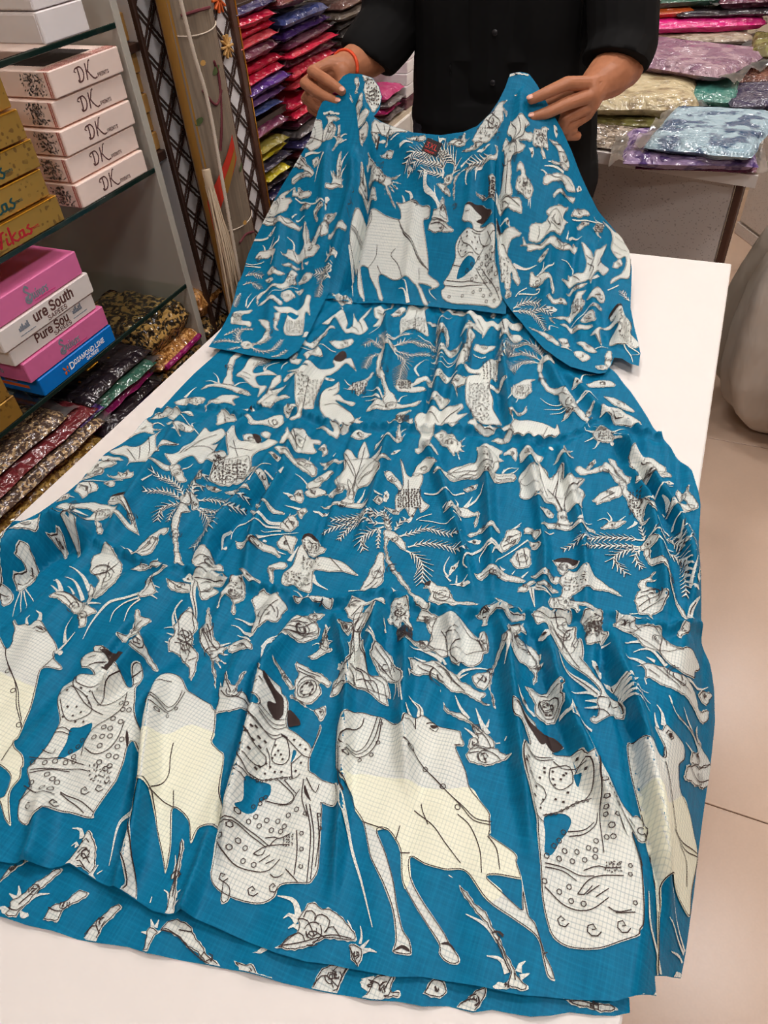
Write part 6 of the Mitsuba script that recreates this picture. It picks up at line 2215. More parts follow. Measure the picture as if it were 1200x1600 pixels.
ST2B = [('red', 1.725, 1.87, .905), ('crimson', 1.735, 1.90, .880), ('maroon', 1.75, 1.95, .858), ('grey', 1.75, 1.97, .833), ('navy', 1.74, 1.96, .808), ('wine', 1.75, 1.95, .783), ('charcoal', 1.75, 1.96, .757)]
ST3 = [('brown', 2.06, 2.34, 1.056), ('taupe', 2.04, 2.30, 1.035), ('charcoal', 2.047, 2.29, 1.014), ('charcoal', 2.054, 2.27, .996), ('taupe', 2.048, 2.25, .977), ('pink', 2.05, 2.24, .959), ('grey', 2.05, 2.24, .940)]
ST4 = [('pink', 2.309, 2.469, .780), ('grey', 2.315, 2.456, .756), ('pink', 2.314, 2.445, .736), ('grey', 2.332, 2.459, .716)]


def stack(rows, where, floorz, x0=XS, ends=(1,)):
    up = 0
    for i, (c, y0, y1, z) in enumerate(rows):
        nxt = rows[i + 1][3] if i + 1 < len(rows) else floorz - .004
        h = min(.026, max(.015, (z - nxt) * 1.04))
        packet('wrapped_packet', f'{c} plastic-wrapped garment packet, {ORDN[i]} from the top of {where}', c, (x0 - .10 + .006 * math.sin(i * 2.1), (y0 + y1) / 2, z), y1 - y0, .21, h, math.pi / 2 + .03 * math.sin(i * 3.3), .015 * math.sin(i * 1.7), .0, ends)


shs = thing('packet_shelving', 'dark brown shelving holding the stacks of wrapped garment packets', 'shelf')
put(shs + '__back_panel', rbox(-1.30, -1.28, 1.19, 2.293, 0.0, 2.1), 'dark_wood')
for z in (1.145, .915, .734, .46):
    put(shs + '__shelf_board', rbox(-1.28, XS - .012, 1.19 if z not in (.915, .734) else 1.552, 2.36 if z > .8 else 2.29, z - .014, z, .001), 'dark_wood')
stack(ST1, 'the upper stack beside the lattice pillar', .926)
stack(ST1B, 'the lower stack beside the lattice pillar', .734)
stack(ST2, 'the stack left of the raised hand', .93)
stack(ST2B, 'the low pile behind the raised hand', .736)
stack(ST3, 'the greyish stack by the black sleeve', .925)
cabn = thing('low_cabinet', 'low cream cabinet under the pink and grey packets behind the person', 'cabinet')
put(cabn + '__body', rbox(-1.28, XS + .01, 2.297, 2.70, 0.0, .703), 'cream_wall')
put(cabn + '__door', rbox(XS + .01, XS + .022, 2.305, 2.495, .06, .69), 'white_paint')
put(cabn + '__door', rbox(XS + .01, XS + .022, 2.505, 2.695, .06, .69), 'white_paint')
stack(ST4, 'the small pile on the low cabinet', .705, XS + .01)
for i in range(5):
    z0 = .703 + i * .0345
    carton('shirt_carton', f'{"maroon" if i == 0 else "white"} shirt carton behind the person, {ORD[i]} of its pile', 'pk_maroon' if i == 0 else 'box_white', 2.485 + .008 * i, 2.60 + .006 * i, z0, z0 + .033, XS + .01, .2, lid=False)

# brown and gold cartons in the narrow bay
for i in range(5):
    z0 = .963 + i * .0335
    t = carton('kraft_carton', f'gold brown carton in the narrow bay, {ORD[i]} of five', 'gold_wood', 1.193, 1.223 + .17, z0, z0 + .0315, XS - .024 - .004 * (i % 2), .22, lid=False)
put(shs + '__shelf_board', rbox(-1.28, XS - .014, 1.19, 1.55, .945, .962, .001), 'dark_wood')
carton('kraft_carton', 'gold brown carton alone above the five in the narrow bay', 'gold_wood', 1.193, 1.40, 1.147, 1.19, XS - .03, .2, lid=False)
packet('beaded_packet', 'orange and black beaded packet in the narrow bay, upper of two', 'copper', (XS - .10, 1.30, .630), .21, .2, .06, math.pi / 2, 0, 0, ())
packet('beaded_packet', 'black and gold beaded packet in the narrow bay, lower of two', 'bead', (XS - .10, 1.30, .563), .21, .2, .06, math.pi / 2, 0, 0, ())
packet('beaded_packet', 'black beaded packet at the bottom of the narrow bay', 'bead', (XS - .10, 1.30, .496), .21, .2, .07, math.pi / 2, 0, 0, ())

# shiny rolls and packets on the lowest shelf
ROLL = [('sequin', 'brown sequinned packet, topmost of the glittering pile at the left edge', .50, .745, .655), ('wine', 'wine red packet in the glittering pile, under the sequinned one', .50, .80, .632),
        ('sequin', 'brown sequinned packet under the wine red packet in the glittering pile', .50, .80, .610), ('fuchsia', 'fuchsia edged packet low in the glittering pile', .50, .80, .590),
        ('goldsequin', 'gold sequinned packet, second from the bottom of the glittering pile', .46, .79, .566), ('copper', 'copper gold packet at the bottom of the glittering pile', .46, .81, .538), ('maroon', 'dark maroon packet beneath the glittering pile', .46, .80, .515)]
for i, (c, lb, y0, y1, z) in enumerate(ROLL):
    packet('glitter_packet', lb, c, (XS - .085 + .012 * (i % 3), (y0 + y1) / 2, z), y1 - y0, .20, .026, math.pi / 2 + .02 * math.sin(i * 2), 0, 0, (1,))
packet('violet_packet', 'small bright violet packet tucked in the glittering pile', 'violet', (XS - .05, .785, .622), .07, .14, .02, math.pi / 2, 0, 0, (1,), 'packet')
DKP = [('black', 'dark maroon packet with gold dots, topmost of the dark pile under the blue carton', .79, 1.0, .640), ('green', 'green edged packet just under the dark topmost packet', .79, .995, .618),
       ('fuchsia', 'fuchsia packet under the green edged packet of the dark pile', .80, .99, .595), ('black', 'black packet in the middle of the dark pile under the blue carton', .79, .99, .570), ('purple', 'purple packet low in the dark pile under the blue carton', .79, .98, .545), ('maroon', 'maroon packet at the bottom of the dark pile under the blue carton', .79, .99, .52)]
for i, (c, lb, y0, y1, z) in enumerate(DKP):
    t = packet('dark_packet', lb, c, (XS - .10 + .008 * (i % 2), (y0 + y1) / 2, z), y1 - y0, .22, .025, math.pi / 2 + .03 * math.cos(i * 2), 0, 0, (1,))
    if i == 0:
        put(t + '__gold_motif', cat([rbox(XS - .07 + dx, XS - .07 + dx + w, .88 + dy, .88 + dy + l, .650, .6535, .001) for dx, dy, w, l in ((0, 0, .012, .034), (-.02, -.03, .006, .006), (-.035, -.045, .005, .005), (.02, .05, .005, .005), (.02, -.04, .005, .005))]), 'gold_edge')
BDP = [('bead', 'bulky black and gold beaded packet on the pile under the glass shelf end', 1.005, 1.165, .640, .075), ('copper', 'gold beaded packet with a fuchsia edge under the bulky beaded packet', 1.005, 1.165, .588, .04), ('bead', 'black beaded packet near the bottom by the side panel', 1.005, 1.165, .548, .04), ('olive', 'olive packet at the bottom by the side panel', 1.005, 1.165, .516, .028)]
for i, (c, lb, y0, y1, z, h) in enumerate(BDP):
    t = packet('beaded_packet', lb, c, (XS - .105 + .01 * i, (y0 + y1) / 2, z), y1 - y0, .21, h, math.pi / 2, 0, 0, ())
    if i == 1:
        put(t + '__fuchsia_edge', tube([(XS + .012, 1.02, .585), (XS + .014, 1.09, .588), (XS + .012, 1.155, .590)], .006), 'pk_fuchsia')

# ---------------- lattice pillar with hanging saree ----------------
lp = thing('lattice_pillar', 'white pillar with dark brown lattice strips and gold brown edges', 'pillar')
put(lp + '__core', rbox(-1.27, XS - .006, 1.232, 1.545, 0.0, 2.2), 'lattice_white')
for y0, y1 in ((1.225, 1.234), (1.296, 1.317), (1.456, 1.468), (1.530, 1.552)):
    put(lp + '__edge_bar', rbox(XS - .008, XS + .004, y0, y1, 0.0, 2.2, .002), 'brown_wood' if y0 != 1.225 else 'dark_wood')
put(lp + '__edge_trim', rbox(XS + .002, XS + .0055, 1.549, 1.5535, 0.0, 2.2, .001), 'gold_edge')
for a, b in ((1.234, 1.296), (1.468, 1.530)):
    segs = []
    h = .0705
    for k in range(int(2.1 / h)):
        for s in (0, 1):
            p, q = np.array([a, k * h]), np.array([b, (k + 1) * h])
            if s:
                p, q = np.array([a, (k + 1) * h]), np.array([b, k * h])
            d = (q - p) / np.hypot(*(q - p))
            n = np.array([-d[1], d[0]])
            for off in (-.0042, .0042):
                pts = []
                for u in np.linspace(0, 1, 13):
                    c = p + (q - p) * u + n * (off + .0011 * math.sin(u * 37))
                    pts.append(c)
                pts = np.array(pts)
                w = .0022
                V = np.vstack([pts + n * w / 2 * 1.3, pts - n * w / 2 * 1.3])
                for x, rev in ((XS - .0025, 0),):
                    m = len(pts)
                    v3 = np.vstack([np.c_[np.full(2 * m, x), V], np.c_[np.full(2 * m, XS - .007), V]])
                    f = []
                    for i in range(m - 1):
                        f += [[i, m + i, i + 1], [i + 1, m + i, m + i + 1]]
                        f += [[i, i + 1, 2 * m + i], [i + 1, 2 * m + i + 1, 2 * m + i], [m + i, 3 * m + i, m + i + 1], [m + i + 1, 3 * m + i, 3 * m + i + 1]]
                    segs.append((trimesh.Trimesh(v3, f, process=False), k, s))
    for k in range(int(2.1 / h)):
        put(lp + '__lattice', cat([g for g, kk, s in segs if kk == k]), 'dark_wood')

hs = thing('hanging_saree', 'grey saree with maroon stems and red flowers, hanging rolled on the lattice pillar', 'saree')
ph = np.linspace(0, 2 * np.pi, 49)[:-1]
zz = np.linspace(.52, 2.05, 40)
ring = []
for z in zz:
    r = 1 + .05 * np.sin(5 * ph + z * 2) + .03 * np.sin(11 * ph - z * 3) + .04 * (meshkit.noise(np.stack([np.cos(ph) * 2, np.sin(ph) * 2, 0 * ph + z * 3], -1), 2) - .5)
    ring.append(np.stack([-.952 + .038 * r * np.cos(ph), 1.312 + .062 * r * np.sin(ph), 0 * ph + z], -1))
V = np.vstack(ring)
m = 48
i, j = np.meshgrid(np.arange(39), np.arange(m), indexing='ij')
q = np.stack([i * m + j, i * m + (j + 1) % m, (i + 1) * m + (j + 1) % m, (i + 1) * m + j], -1).reshape(-1, 4)
put(hs + '__cloth', trimesh.Trimesh(V, np.vstack([q[:, [0, 1, 2]], q[:, [0, 2, 3]]]), process=False), 'saree_grey', True)


def on_saree(th, z, out=.0015):
    return np.array([-.952 + (.040 + out) * math.cos(th), 1.312 + (.064 + out) * math.sin(th), z])


def patch(thz, out=.002):
    """a printed shape on the saree: polygon in (angle, height)"""
    P = Polygon([(a * .055, z) for a, z in thz]).buffer(0)
    v2, f = fill(P, .006, .004)
    v = np.array([on_saree(a / .055, z, out) for a, z in v2])
    c = np.cross(v2[f[:, 1]] - v2[f[:, 0]], v2[f[:, 2]] - v2[f[:, 0]])
    return trimesh.Trimesh(v, np.where(c[:, None] < 0, f[:, ::-1], f), process=False)


def star(th, z, r, n=6):
    return [(th + (r if k % 2 == 0 else r * .45) * math.cos(math.pi * k / n) / .055, z + (r if k % 2 == 0 else r * .45) * math.sin(math.pi * k / n)) for k in range(2 * n)]


for th, z, r in ((-.55, 1.105, .026), (-.2, .80, .02), (.3, 1.32, .024)):
    f_ = put(hs + '__flower', patch(star(th, z, r), .0085), 'flower_red', label='red star flower')
    put(f_ + '__centre', patch([(th + .005 * math.cos(a) / .055, z + .005 * math.sin(a)) for a in np.linspace(0, 6.28, 9)[:-1]], .010), 'flower_gold')
put(hs + '__gold_border', patch([(-1.9, .55), (-1.2, .55), (-1.2, 2.0), (-1.9, 2.0)]), 'saree_gold')
put(hs + '__red_band', patch([(-1.5, .86), (-.9, .90), (.1, .97), (.1, .925), (-.8, .86), (-1.5, .80)], .005), 'saree_red')
put(hs + '__orange_band', patch([(-.8, .885), (0.05, .945), (0.05, .93), (-.6, .87)], .006), 'saree_gold')
for pts in ([(-.9, 1.18), (-.3, 1.182), (.4, 1.18)], [(-.5, .95), (-.2, 1.0), (.1, 1.07), (.0, 1.10)], [(-.7, 1.06), (-.3, 1.03), (.1, 1.05)], [(-.5, .76), (-.1, .77), (.5, .76)]):
    put(hs + '__stem', tube([on_saree(a, z, .0005) for a, z in smoothline(pts, 5)], .0025, 6), 'stem_maroon')
for th, z in ((.0, 1.085), (-1.1, 1.01), (.4, .90), (-.3, .93)):
    put(hs + '__leaf', patch([(th + .011 * math.cos(a) / .055, z + .006 * math.sin(a) + .004 * math.cos(a)) for a in np.linspace(0, 6.28, 11)[:-1]]), 'leaf_green')
cd = thing('white_cord', 'white cord hanging down in front of the grey saree', 'cord')
put(cd + '__rope', tube(smoothline([(-.905, 1.225, 1.75), (-.902, 1.236, 1.20), (-.898, 1.247, 1.05), (-.90, 1.243, .90), (-.903, 1.236, .70), (-.905, 1.235, .55)], 10), .0036, 8), 'cord_white', True)
for z in (1.155, .80):
    put(cd + '__thread', tube([on_saree(a, z - .008 * math.cos((a + .3) * 1.2), .002) for a in np.linspace(-1.2, .9, 16)], .0011, 5), 'cord_white')
fr = thing('beige_tassel', 'long beige tassel below the grey saree on the lattice pillar', 'tassel')
fm = []
for k in range(26):
    a = k / 25.0
    fm.append(tube(smoothline([(-.925 + .006 * math.sin(k * 2.2), 1.225 + .012 * a, .90), (-.915 + .01 * math.sin(k * 1.3), 1.205 + .035 * a, .76), (-.912 + .014 * math.sin(k), 1.185 + .065 * a, .58)], 5), .0024, 5))
put(fr + '__strand', cat(fm), 'fringe', True, kind='stuff')
put(fr + '__knot', tube([(-.925, 1.231, .89), (-.925, 1.231, .93)], .009, 10), 'fringe', True)
go = thing('gold_flower_ornament', 'gold flower ornament fixed on the right lattice strip of the pillar', 'ornament')
go2 = thing('orange_flower_ornament', 'orange flower ornament at the top of the right lattice strip', 'ornament')
for key, z, m, r in ((go, 1.086, 'flower_gold', .022), (go2, 1.168, 'flower_orange', .024)):
    for k in range(10):
        a = k * math.pi / 5
        put(key + '__petal', rbox(-.003, .003, .004, r, -.0022, .0022, .001).apply_transform(trimesh.transformations.rotation_matrix(a, [1, 0, 0])).apply_translation((XS + .004, 1.492, z)), m)
    put(key + '__centre', trimesh.creation.icosphere(2, .005).apply_translation((XS + .006, 1.492, z)), m, True)

# ---------------- counter on the right with piled packets ----------------
P0, P1 = np.array([-.28, 2.05]), np.array([.115, 1.952])
U = (P1 - P0) / np.hypot(*(P1 - P0))
W = np.array([-U[1], U[0]])
yawc = math.atan2(U[1], U[0])
CT = T().translate([float(P1[0]), float(P1[1]), 0]).rotate([0, 0, 1], math.degrees(yawc))
ct = thing('sales_counter', 'white topped counter with a speckled grey front and a dark wooden corner strip', 'counter')
F0, F1 = P1 - .95 * U, P1
def prism(poly, z0, z1):
    return trimesh.creation.extrude_polygon(Polygon(poly), z1 - z0, engine='earcut').apply_translation((0, 0, z0))
put(ct + '__top', prism([F0, F1, F1 + [.012, 1.15], F0 + [.02, 1.0]], .722, .75), 'white_top')
put(ct + '__front_panel', rbox(-.92, -.052, .02, .035, 0.0, .722), 'speckled_laminate', to=CT)
put(ct + '__corner_strip', rbox(-.047, -.029, .016, .045, 0.0, .722), 'brown_wood', to=CT)
S0 = F1 - .050 * U + .05 * W
put(ct + '__side_panel', prism([S0, S0 + [.010, 0], S0 + [.010, 1.0], S0 + [.0, 1.0]], 0.0, .722), 'grey_laminate')


def bag(name, lb, col, pts, z, h, flaps=(1, -1), over=.0, yaw=None):
    """packet whose plan is given by its corners on the counter"""
    P = np.array(pts)
    P[:, 0] = np.where(P[:, 0] > .0, P[:, 0] * .55, P[:, 0])
    c = P.mean(0)
    e = P[1] - P[0] + (P[2] - P[3] if len(P) > 3 else 0)
    a = math.atan2(e[1], e[0]) if yaw is None else yaw
    ca, sa = math.cos(-a), math.sin(-a)
    q = (P - c) @ np.array([[ca, sa], [-sa, ca]])
    return packet(name, lb, col, (c[0], c[1], z), np.ptp(q[:, 0]) + over, np.ptp(q[:, 1]) + over, h, a, 0, 0, flaps)


bag('counter_packet', 'blue grey floral packet lying on top of the violet packet at the counter front', 'bluefloral', [(-.14, 1.93), (.17, 1.90), (.20, 2.24), (-.11, 2.27)], .803, .034, (-1,))
bag('counter_packet', 'violet floral packet under the blue grey floral one on the counter', 'violetfloral', [(-.185, 1.90), (.17, 1.93), (.15, 2.18), (-.22, 2.14)], .776, .03, (-1,))
bag('counter_packet', 'plum packet at the very front edge, lowest under the violet floral packet', 'plum', [(-.16, 1.93), (.17, 1.95), (.16, 2.2), (-.18, 2.16)], .7575, .016, (1,))
bag('counter_packet', 'snakeskin patterned beige packet flat on the counter behind the black shirt', 'snake', [(-.43, 2.10), (-.22, 2.05), (-.18, 2.22), (-.40, 2.28)], .757, .014, (-1,))
bag('counter_packet', 'large beige crumpled packet between the forearm and the mauve packet', 'beige', [(-.36, 2.24), (-.06, 2.28), (-.10, 2.62), (-.40, 2.58)], .797, .05, (1,))
bag('counter_packet', 'khaki packet lying flat under the large beige one', 'khaki', [(-.40, 2.24), (-.02, 2.26), (-.04, 2.5), (-.42, 2.5)], .761, .022, (-1,))
bag('counter_packet', 'mauve folded packet behind the large beige one', 'mauve', [(-.36, 2.56), (.0, 2.44), (.06, 2.72), (-.26, 2.88)], .842, .036, (1,))
bag('counter_packet', 'teal packet peeking out below the mauve packet', 'teal', [(-.09, 2.36), (.06, 2.36), (.06, 2.56), (-.09, 2.56)], .797, .034, (1,))
bag('counter_packet', 'slate blue packet behind the blue grey floral packet', 'slate', [(.03, 2.33), (.27, 2.36), (.25, 2.56), (.02, 2.53)], .796, .028, ())
bag('counter_packet', 'rust brown packet right of the mauve packet', 'rust', [(-.01, 2.52), (.26, 2.54), (.26, 2.74), (-.01, 2.72)], .806, .03, ())
bag('counter_packet', 'khaki green shiny packet at the right edge behind the rust brown one', 'khaki', [(.07, 2.66), (.30, 2.66), (.30, 2.92), (.07, 2.92)], .845, .04, (-1,))
bag('counter_packet', 'greige packet under the long magenta packet', 'greige', [(-.34, 2.78), (.04, 2.86), (.03, 3.02), (-.36, 2.96)], .846, .026, (-1, 1))
bag('counter_packet', 'long magenta packet near the top of the rear pile', 'magenta', [(-.36, 2.80), (.10, 2.92), (.07, 3.08), (-.40, 2.98)], .879, .036, (1,))
bag('counter_packet', 'orange packet sticking out above the magenta packet by the sleeve', 'orange', [(-.44, 2.80), (-.16, 2.90), (-.20, 3.05), (-.46, 2.96)], .911, .024, ())
bag('counter_packet', 'green packet on top of the rear pile beside the sleeve', 'green', [(-.44, 2.80), (-.06, 2.95), (-.12, 3.10), (-.48, 2.98)], .94, .032, (1,))
bag('counter_packet', 'dark wine packet with bright glints at the top right of the rear pile', 'maroon', [(-.08, 2.90), (.26, 2.96), (.24, 3.12), (-.1, 3.08)], .934, .034, (1, -1))
bag('counter_packet', 'black packet under the green one on the rear pile', 'black', [(-.20, 2.86), (.24, 2.94), (.22, 3.10), (-.22, 3.04)], .907, .018, ())
bag('counter_packet', 'small bright pink packet beside the sleeve under the magenta packet', 'pink', [(-.34, 2.71), (-.21, 2.75), (-.23, 2.83), (-.36, 2.79)], .838, .026, ())
bag('counter_packet', 'brown packet at the bottom of the rear pile', 'brown', [(-.36, 2.66), (.24, 2.68), (.24, 3.08), (-.36, 3.04)], .7755, .048, ())
bag('counter_packet', 'grey packet low in the rear pile on the brown one', 'grey', [(-.38, 2.68), (.24, 2.72), (.23, 3.08), (-.39, 3.04)], .8145, .028, ())
bag('counter_packet', 'taupe packet flat under the teal and rust packets', 'taupe', [(-.06, 2.34), (.26, 2.36), (.25, 2.66), (-.06, 2.64)], .765, .03, ())

# grey cabinet side and the covered sack at the right edge
gc = thing('grey_cabinet', 'grey panelled cabinet standing on the floor behind the wrapped sack', 'cabinet')
A0, A1 = np.array([.182, 3.456]), np.array([.40, 3.10])
aa = math.atan2(*(A1 - A0)[::-1])
GT = T().translate([float(A0[0]), float(A0[1]), 0]).rotate([0, 0, 1], math.degrees(aa))
put(gc + '__body', rbox(-.02, .95, .012, .40, 0.0, 1.0), 'grey_laminate', to=GT)
put(gc + '__plinth', rbox(-.02, .95, 0, .012, 0.0, .05), 'speckled_laminate', to=GT)
put(gc + '__door', rbox(0.0, .46, .0, .012, .06, .97), 'speckled_laminate', to=GT)
put(gc + '__door', rbox(.47, .93, .0, .012, .06, .97), 'speckled_laminate', to=GT)

sk = thing('grey_sack', 'large grey satin sack standing on the floor at the right edge of the picture', 'sack')
prof = np.array([(0.0, .125), (.03, .17), (.10, .235), (.20, .262), (.32, .265), (.44, .25), (.56, .215), (.64, .16), (.69, .09), (.71, .03), (.74, .05)])
ph = np.linspace(0, 2 * np.pi, 97)[:-1]
zz = np.linspace(0, .74, 48)
ring = []
for z in zz:
    r0 = np.interp(z, prof[:, 0], prof[:, 1])
    k = z / .74
    r = r0 * (1 + .085 * np.sin(7 * ph + 2 * z) * (.4 + k) + .05 * np.sin(13 * ph + 5 * z) + .12 * (meshkit.fbm(np.stack([np.cos(ph) * 2.2, np.sin(ph) * 2.2, 0 * ph + z * 4], -1), 3, 6) - .5))
    ring.append(np.stack([.418 + r * np.cos(ph), 2.10 + r * np.sin(ph), 0 * ph + z], -1))
V = np.vstack(ring + [[[.418, 2.10, 0.0]], [[.418, 2.10, .735]]])
m, n = 96, len(zz)
i, j = np.meshgrid(np.arange(n - 1), np.arange(m), indexing='ij')
q = np.stack([i * m + j, i * m + (j + 1) % m, (i + 1) * m + (j + 1) % m, (i + 1) * m + j], -1).reshape(-1, 4)
cp = [[n * m, (k + 1) % m, k] for k in range(m)] + [[n * m + 1, (n - 1) * m + k, (n - 1) * m + (k + 1) % m] for k in range(m)]
put(sk + '__cover', trimesh.Trimesh(V, np.vstack([q[:, [0, 1, 2]], q[:, [0, 2, 3]], cp]), process=False), 'grey_satin', True)
tb = []
for k in range(40):
    a = k / 40 * 2 * math.pi
    tb.append((.418 + .05 * math.cos(a), 2.10 + .05 * math.sin(a), .70 + .006 * math.sin(3 * a)))
put(sk + '__tie', tube(tb + [tb[0]], .006, 8), 'cord_white', True)


# ---------------- the person behind the table ----------------
def hull(ps, rs):
    S = [manifold3d.Manifold.sphere(float(r), 20).translate([float(c) for c in p]) for p, r in zip(ps, rs)]
    return manifold3d.Manifold.batch_hull(S)


def body_mesh(bones, edge, smooth=8):
    m = manifold3d.Manifold.batch_boolean([hull([a, b], [ra, rb]) for a, b, ra, rb in bones], manifold3d.OpType.Add)
    m = m.refine_to_length(edge).to_mesh()
    tm_ = trimesh.Trimesh(m.vert_properties[:, :3], m.tri_verts, process=True)
    v0 = np.array(tm_.vertices)
    trimesh.smoothing.filter_taubin(tm_, lamb=.5, nu=.52, iterations=smooth)
    dv = np.array(tm_.vertices) - v0
    ln_ = np.linalg.norm(dv, axis=1, keepdims=True)
    tm_.vertices = v0 + dv * np.minimum(1, .004 / np.maximum(ln_, 1e-9))
    return tm_


pe = thing('person', 'person in a black half-sleeved shirt standing behind the table, holding the dress by both shoulders', 'person')
CX, CY = -.452, 1.70
# joints: the person's right arm is on the picture's left
shR, shL = np.array([CX - .185, CY + .01, 1.385]), np.array([CX + .178, CY + .01, 1.385])
elR, elL = np.array([-.690, 1.645, 1.065]), np.array([-.196, 1.605, 1.046])
wrR, wrL = np.array([-.724, 1.485, 1.052]), np.array([-.222, 1.490, 1.040])
bones = [
    ((CX, CY + .03, .95), (CX, CY + .02, 1.36), .105, .10), ((CX - .09, CY, 1.28), (CX + .09, CY, 1.28), .105, .105), ((CX - .08, CY, .93), (CX + .08, CY, .93), .10, .10),
    (shR, (CX, CY + .02, 1.40), .058, .07), (shL, (CX, CY + .02, 1.40), .058, .07), ((CX, CY + .02, 1.42), (CX, CY - .01, 1.52), .058, .054),
    ((CX, CY - .01, 1.58), (CX, CY - .005, 1.66), .070, .088), ((CX, CY - .045, 1.535), (CX, CY - .02, 1.60), .042, .068),
    ((CX, CY - .095, 1.60), (CX, CY - .085, 1.635), .013, .008), ((CX - .078, CY, 1.595), (CX - .080, CY + .01, 1.63), .013, .016), ((CX + .078, CY, 1.595), (CX + .080, CY + .01, 1.63), .013, .016),
    (shR, elR, .055, .043), (shL, elL, .055, .043), (elR, elR * .55 + wrR * .45, .041, .041), (elL, elL * .55 + wrL * .45, .041, .041), (elR * .55 + wrR * .45, wrR, .041, .030), (elL * .55 + wrL * .45, wrL, .041, .029),
    ((CX - .09, CY, .90), (CX - .10, CY + .01, .50), .09, .062), ((CX + .09, CY, .90), (CX + .10, CY + .01, .50), .09, .062), ((CX - .10, CY + .01, .50), (CX - .10, CY + .03, .09), .060, .042), ((CX + .10, CY + .01, .50), (CX + .10, CY + .03, .09), .060, .042)]
F9 = lambda *a: np.array(a, float)
# hand on the left of the picture: wrist, knuckle row, fingers pinching the shoulder
kR = [F9(-.742, 1.462, 1.066), F9(-.764, 1.455, 1.052), F9(-.772, 1.455, 1.032), F9(-.768, 1.460, 1.014)]
bones += [(wrR, kR[0], .029, .014), (wrR, kR[1], .028, .015), (wrR, kR[2], .026, .015), (wrR, kR[3], .022, .013), (kR[0], kR[1], .014, .015), (kR[1], kR[2], .015, .015), (kR[2], kR[3], .015, .013)]
fR = [[kR[0], F9(-.770, 1.437, 1.058), F9(-.725, 1.412, 1.049), F9(-.690, 1.398, 1.036)], [kR[1], F9(-.787, 1.432, 1.038), F9(-.742, 1.408, 1.026), F9(-.700, 1.396, 1.017)],
      [kR[2], F9(-.790, 1.435, 1.010), F9(-.760, 1.425, .996), F9(-.738, 1.432, .995)], [kR[3], F9(-.782, 1.440, .992), F9(-.758, 1.436, .980), F9(-.742, 1.444, .984)]]
thR = [wrR + F9(.006, -.02, .0), F9(-.716, 1.455, 1.036), F9(-.700, 1.432, 1.020), F9(-.690, 1.424, 1.012)]
kL = [F9(-.226, 1.455, 1.050), F9(-.219, 1.450, 1.034), F9(-.221, 1.452, 1.016), F9(-.228, 1.458, 1.000)]
bones += [(wrL, kL[0], .028, .014), (wrL, kL[1], .028, .015), (wrL, kL[2], .026, .015), (wrL, kL[3], .022, .013), (kL[0], kL[1], .014, .015), (kL[1], kL[2], .015, .015), (kL[2], kL[3], .015, .013)]
fL = [[kL[0], F9(-.262, 1.425, 1.056), F9(-.292, 1.408, 1.045), F9(-.316, 1.398, 1.036)], [kL[1], F9(-.258, 1.418, 1.026), F9(-.288, 1.404, 1.014), F9(-.311, 1.396, 1.008)],
      [kL[2], F9(-.258, 1.422, 1.002), F9(-.262, 1.425, .984), F9(-.244, 1.438, .978)], [kL[3], F9(-.252, 1.432, .986), F9(-.254, 1.436, .970), F9(-.238, 1.447, .966)]]
thL = [wrL + F9(-.006, -.02, 0), F9(-.262, 1.450, 1.034), F9(-.290, 1.434, 1.026), F9(-.306, 1.424, 1.020)]
for ch in (fR[0], fR[1], fL[0], fL[1]):
    for k, s in ((1, .012), (2, .021), (3, .023)):
        e_ = eye - ch[k]
        ch[k] += e_ / np.linalg.norm(e_) * s
for ch in fR + fL:
    for a, b, ra, rb_ in zip(ch[:-1], ch[1:], (.0125, .0112, .0100), (.0112, .0100, .0082)):
        bones.append((a, b, ra, rb_))
for ch in (thR, thL):
    for a, b, ra, rb_ in zip(ch[:-1], ch[1:], (.019, .0135, .0115), (.0135, .0115, .0095)):
        bones.append((a, b, ra, rb_))
bm = body_mesh(bones, .0075, 6)
put(pe + '__body', bm, 'skin', True)
for ch in (fR[0], fR[1], fL[0], fL[1]):
    d = ch[3] - ch[2]
    d /= np.linalg.norm(d)
    up = np.array([0, -.5, .86])
    up = up - d * (up @ d)
    up /= np.linalg.norm(up)
    s = np.cross(d, up)
    nl = trimesh.creation.icosphere(2, 1.0)
    A = np.eye(4)
    A[:3, 0], A[:3, 1], A[:3, 2], A[:3, 3] = d * .0068, s * .0052, up * .0022, ch[3] + d * .0028 + up * .0066
    nl.apply_transform(A)
    put(pe + '__fingernail', nl, 'nail', True)
br = [wrR + .0335 * (math.cos(a) * np.array([.97, -.1, .2]) + math.sin(a) * np.array([-.1, .25, .96])) for a in np.linspace(0, 6.2832, 25)]
put(pe + '__thread_bracelet', tube(br, .0032, 6), 'orange_thread', True)

